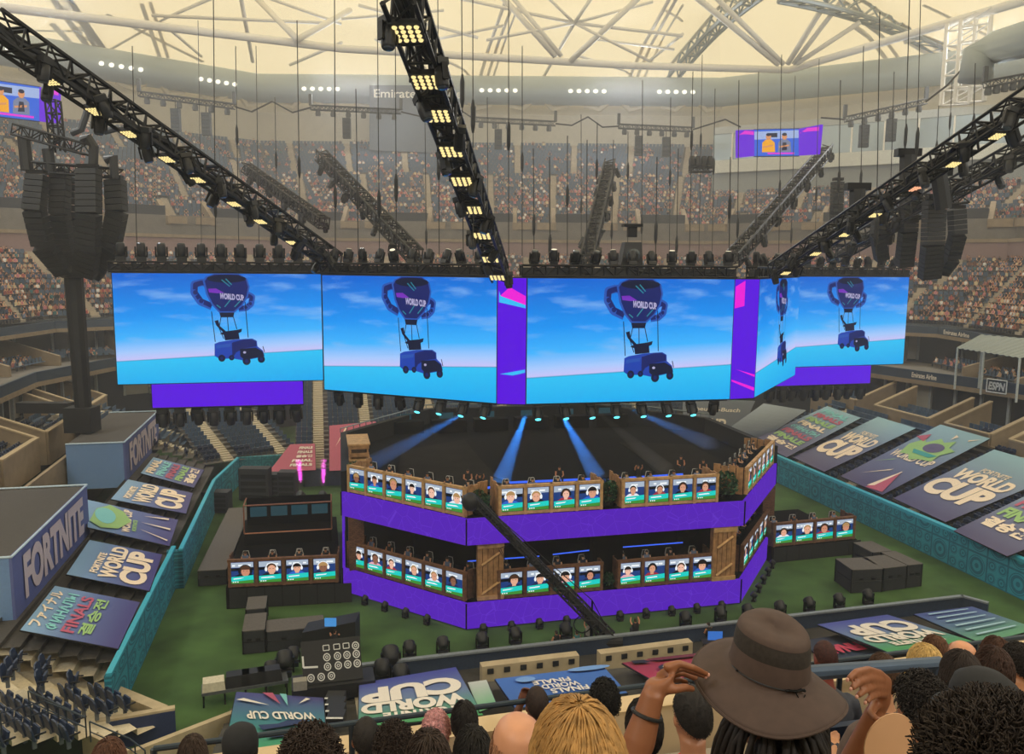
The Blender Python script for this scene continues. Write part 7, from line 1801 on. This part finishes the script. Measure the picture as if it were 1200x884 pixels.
for f_ in (1.0, .965, .93):
    mb.tube([HP(.196*f_*cos(2*pi*k/n), .222*f_*sin(2*pi*k/n), -.037*f_**2+.004+(-.03*f_*f_*(sin(4*pi*k/n+.7)*.5+.3*sin(6*pi*k/n+1.2))-.022*f_*f_*(1-sin(2*pi*k/n))*.6)) for k in range(n+1)], .0022 if f_ < 1 else .005, 6)
mb.build('brim_hem', HATC, br)
mb = MB(); prof2 = [(.102, .126, .0), (.101, .125, .02), (.098, .121, .045), (.095, .118, .066)]
for a_, b_, z in prof2:
    for k in range(n): w = 2*pi*k/n; mb.v.append(HP(a_*cos(w), b_*sin(w), z+.004*sin(2*w)))
for j in range(len(prof2)-1):
    for k in range(n): mb.f.append((j*n+k, j*n+(k+1) % n, (j+1)*n+(k+1) % n, (j+1)*n+k)); mb.m.append(0)
mb.build('hat_crown', HATC, t, smooth=True)
mb = MB(); prof3 = [(.096, .118, .064), (.096, .119, .070), (.093, .114, .100), (.089, .109, .112)]
for a_, b_, z in prof3:
    for k in range(n): w = 2*pi*k/n; mb.v.append(HP(a_*cos(w), b_*sin(w), z+.004*sin(2*w)+.006*sin(w)))
for j in range(len(prof3)-1):
    for k in range(n): mb.f.append((j*n+k, j*n+(k+1) % n, (j+1)*n+(k+1) % n, (j+1)*n+k)); mb.m.append(0)
mb.build('mesh_band', HATD, t, smooth=True)
mb = MB(); prof4 = [(.091, .111, .110), (.088, .107, .120), (.079, .097, .127), (.048, .062, .130), (.003, .004, .130)]
for a_, b_, z in prof4:
    for k in range(n): w = 2*pi*k/n; mb.v.append(HP(a_*cos(w), b_*sin(w), z+.004*sin(2*w)+.006*sin(w)))
for j in range(len(prof4)-1):
    for k in range(n): mb.f.append((j*n+k, j*n+(k+1) % n, (j+1)*n+(k+1) % n, (j+1)*n+k)); mb.m.append(0)
mb.f.append(tuple((len(prof4)-1)*n+k for k in range(n))); mb.m.append(0)
mb.build('hat_top', HATC, t, smooth=True)
cord = MB().tube([HP(.1025*cos(2*pi*k/n), .127*sin(2*pi*k/n), .009+.003*sin(4*pi*k/n)) for k in range(n+1)], .0022, 6).build('hat_cord', BLACKP, t)
mb = MB(); mb.tube([HP(-.022+.011*k, -.130-.002*(k % 2), .012+.002*sin(k*2)) for k in range(6)], .0035, 6); mb.tube([HP(.005, -.132, .01), HP(.012, -.139, -.004), HP(.022, -.141, -.008), HP(.03, -.138, .004)], .0018, 5)
for k in range(2): mb.ball(HP(-.02+k*.05, -.131, .013), (.008, .008, .008), 8, 6)
mb.build('toggle', BLACKM, t)
o = MB().ball(HP(-.104, -.02, .012), (.006, .008, .006), 8, 6).build('eyelet', BLACKM, t)
# dark cloth in the shadow below the hat is hair; the paper fan next to it
fc = hpx(1042, 872, 1.98)
fan = empty('paper_fan', fc, 'round beige paper fan held up in front of the coiled hair', 'fan')
mb = MB(); mb.hexa([fc+CN*(.085*cos(2*pi*k/28))+UP*(.095*sin(2*pi*k/28)) for k in range(28)], [fc-CA*.004+CN*(.085*cos(2*pi*k/28))+UP*(.095*sin(2*pi*k/28)) for k in range(28)]); mb.build('leaf', pm('fan_beige', 'D9A981', .8, var=.04), fan)
MB().tube([fc-UP*.09, fc-UP*.2], .009, 8).build('handle', WOODL, fan)
mb = MB(); mb.tube([fc+CN*(.085*cos(2*pi*k/28))+UP*(.095*sin(2*pi*k/28))-CA*.002 for k in range(29)], .0025, 5); mb.build('edge_binding', pm('fan_edge', 'C69A74', .8, var=.04), fan)
# seats the near people sit on
for i, (p, f, l) in enumerate(NEARSEAT):
    put_seat(p, f, 'navy seat under the '+(l.split(' with ')[0] if 0 else ' '.join(l.split(',')[0].split()[:10])), 'seats under the viewers in front')
# ---------------------------------------------------------------- crew and players
PLM = CROWDM
def small_person(p, f, cols, label, group, stand=False, hoop=False, s=1.0, name='person'):
    t = empty(name, p-UP*.0, label, 'person', group)
    mb = MB(); q = p+UP*((.88 if stand else .0)*s)
    person_mesh(mb, q, f, *cols, s=s*1.12, arms=rnd.choice([0, 0, 1]) if stand else 0)
    o = mb.build('body', PLM, t)
    if hoop:
        ff = Vector(f).normalized(); rt = V(ff.y, -ff.x, 0); m2 = MB(); c = q+UP*.75*s
        m2.tube([c+rt*(.15*cos(w))+UP*(.17*sin(w)) for w in [pi*k/8 for k in range(9)]], .022, 6)
        for sx in (-1, 1): m2.ball(c+rt*(.14*sx)-UP*.02, (.07, .12, .14), 8, 5)
        m2.build('headphones', pm('headset_pale', 'B9B6B2', .5) if rnd.random() < .5 else BLACKP, t)
    return t
CH = None
def gaming_chair(p, f, label):
    global CH
    if CH is None:
        CH = empty('gaming_chair', V(0, 0, 0), label, 'chair', 'chairs in the player booths')
        MB().box((0, 0, .44), (.5, .5, .12)).build('seat', CHB, CH)
        mb = MB(); fr = [V(-.24, -.22, .48), V(-.27, -.27, .95), V(-.17, -.32, 1.32), V(.17, -.32, 1.32), V(.27, -.27, .95), V(.24, -.22, .48)]
        mb.hexa(fr, [q+V(0, -.1, 0) for q in fr]); mb.build('backrest', CHB, CH)
        MB().tube([V(-.24, -.22, .48), V(-.27, -.27, .95), V(-.17, -.32, 1.34), V(.17, -.32, 1.34), V(.27, -.27, .95), V(.24, -.22, .48)], .025, 6).build('piping', HOOP, CH)
        mb = MB(); mb.bar((0, 0, .06), (0, 0, .4), .04, 8)
        for k in range(5): mb.bar((0, 0, .08), (cos(k*1.257)*.3, sin(k*1.257)*.3, .03), .03)
        mb.build('base', BLACKM, CH); o = CH
    else: o = copy_tree(CH)
    o.location = p; o.rotation_euler = (0, 0, atan2(f.y, f.x)-pi/2); o['label'] = label; return o
for k, (p, nr, d, lab, i, n) in enumerate(PLAYER):
    gaming_chair(p, nr, 'black player chair, %s from the left in the %s' % (ordn(i), lab))
    small_person(p+UP*.52, nr, (rnd.choice([2, 6, 3, 12]), NSH+rnd.choice([0, 1, 3]), NSH+4+rnd.choice([0, 1, 2])), 'player with headphones, %s from the left in the %s' % (ordn(i), lab), 'players in the booths', hoop=True)
crew = [((823, 553), 7.35, 'person in black standing on the right part of the upper stage'), ((797, 548), 7.35, 'person in dark clothes beside the one in black on the upper stage'), ((655, 562), 7.3, 'person in dark clothes standing at the middle of the upper stage front'), ((747, 560), 7.3, 'person in dark shirt behind the right upper booth'), ((548, 566), 7.4, 'person seated looking dark at the left of the upper stage, nearest the crane head'), ((562, 572), 7.4, 'person in dark clothes close beside the crane head on the upper stage'), ((848, 558), 7.3, 'person at the right edge of the upper stage by the shrub')]
for (x, y), z, lab in crew:
    z = 7.72; p = at_z(x, y+12, z); small_person(p, -CA, (6, NSH+1, NSH+4), lab, 'crew on the stage', stand=True)
for (x, y), lab, st, c in [((744, 756), 'person in black standing right of the crane, one hand on a stand', True, 6), ((676, 762), 'person in dark green crouching at the crane tripod', False, 9), ((652, 762), 'person in dark clothes crouching left of the crane tripod', False, 6), ((690, 760), 'person in grey at the crane counterweight', True, 5), ((393, 770), 'person in dark clothes standing behind the black console', True, 6), ((830, 752), 'person sitting at a small lit monitor left of the hat crown', False, 6), ((325, 575), 'person in black among the dark racks behind the left wing', True, 6)]:
    p = at_z(x, y, 0.0); small_person(p+UP*(0 if st else .4), CA if st else V(-.6, .8, 0), (c, NSH+1, NSH+4), lab, 'crew on the turf', stand=st)
p = at_z(838, 748, 1.0); t = empty('monitor_desk', V(p.x, p.y, 0), 'small desk with a lit monitor on the walkway left of the hat crown', 'desk')
MB().box(V(p.x, p.y, .75), (1.6, .7, .06)).build('table_top', BLACKP, t); MB().box(V(p.x, p.y, 1.15), (.9, .06, .55)).build('monitor', em('monitor_blue', '3E78D0', .8, False), t)
for sx in (-.7, .7): MB().bar(V(p.x+sx, p.y, 0), V(p.x+sx, p.y, .75), .04, 5).build('leg', BLACKM, t)
# ---------------------------------------------------------------- spectators
BANK.sort(key=lambda t: -t[0])
NIND = 300
PT = {}
for i, (s_, p, fw, sec, iv) in enumerate(BANK[:NIND]):
    sh, sk, ha = rand_person(); arms = rnd.choice([0, 0, 0, 1, 2])
    key = (sh, arms)
    if key not in PT:
        mb = MB(); person_mesh(mb, V(0, 0, 0), V(0, 1, 0), sh, sk, ha, 1.05, arms); o = mb.build('spectator', CROWDM); PT[key] = o
    else: o = PT[key].copy(); COL.objects.link(o)
    o.location = p; o.rotation_euler = (0, 0, atan2(fw.y, fw.x)-pi/2)
    side = 'right' if iv[0] > 600 else 'left'
    place = {'lower': 'lower stand', 'upper': 'upper stand', 'suite': 'suite terrace'}[sec]
    tag(o, 'tiny %s shirted spectator%s, in the %s, %s photo edge' % (SHN[sh], {0: '', 1: ', both arms raised', 2: ', one arm raised'}[arms], place, side), 'person', 'nearest spectators in the '+sec+' stand')
for s_, p, fw, sec, iv in BANK[NIND:]:
    person_mesh(crowd_far, p, fw, *rand_person(), s=rnd.uniform(.95, 1.12), arms=rnd.choice([0, 0, 0, 1, 2]))
o = crowd_far.build('crowd', CROWDM); tag(o, 'packed crowd of tiny spectators filling the far stands all round', 'crowd', kind='stuff')
o = seats_far.build('stadium_seating', SEATB); tag(o, 'long rows of dark blue folding seats in the distant upper stands', 'seats', kind='stuff')
print('bank', len(BANK))
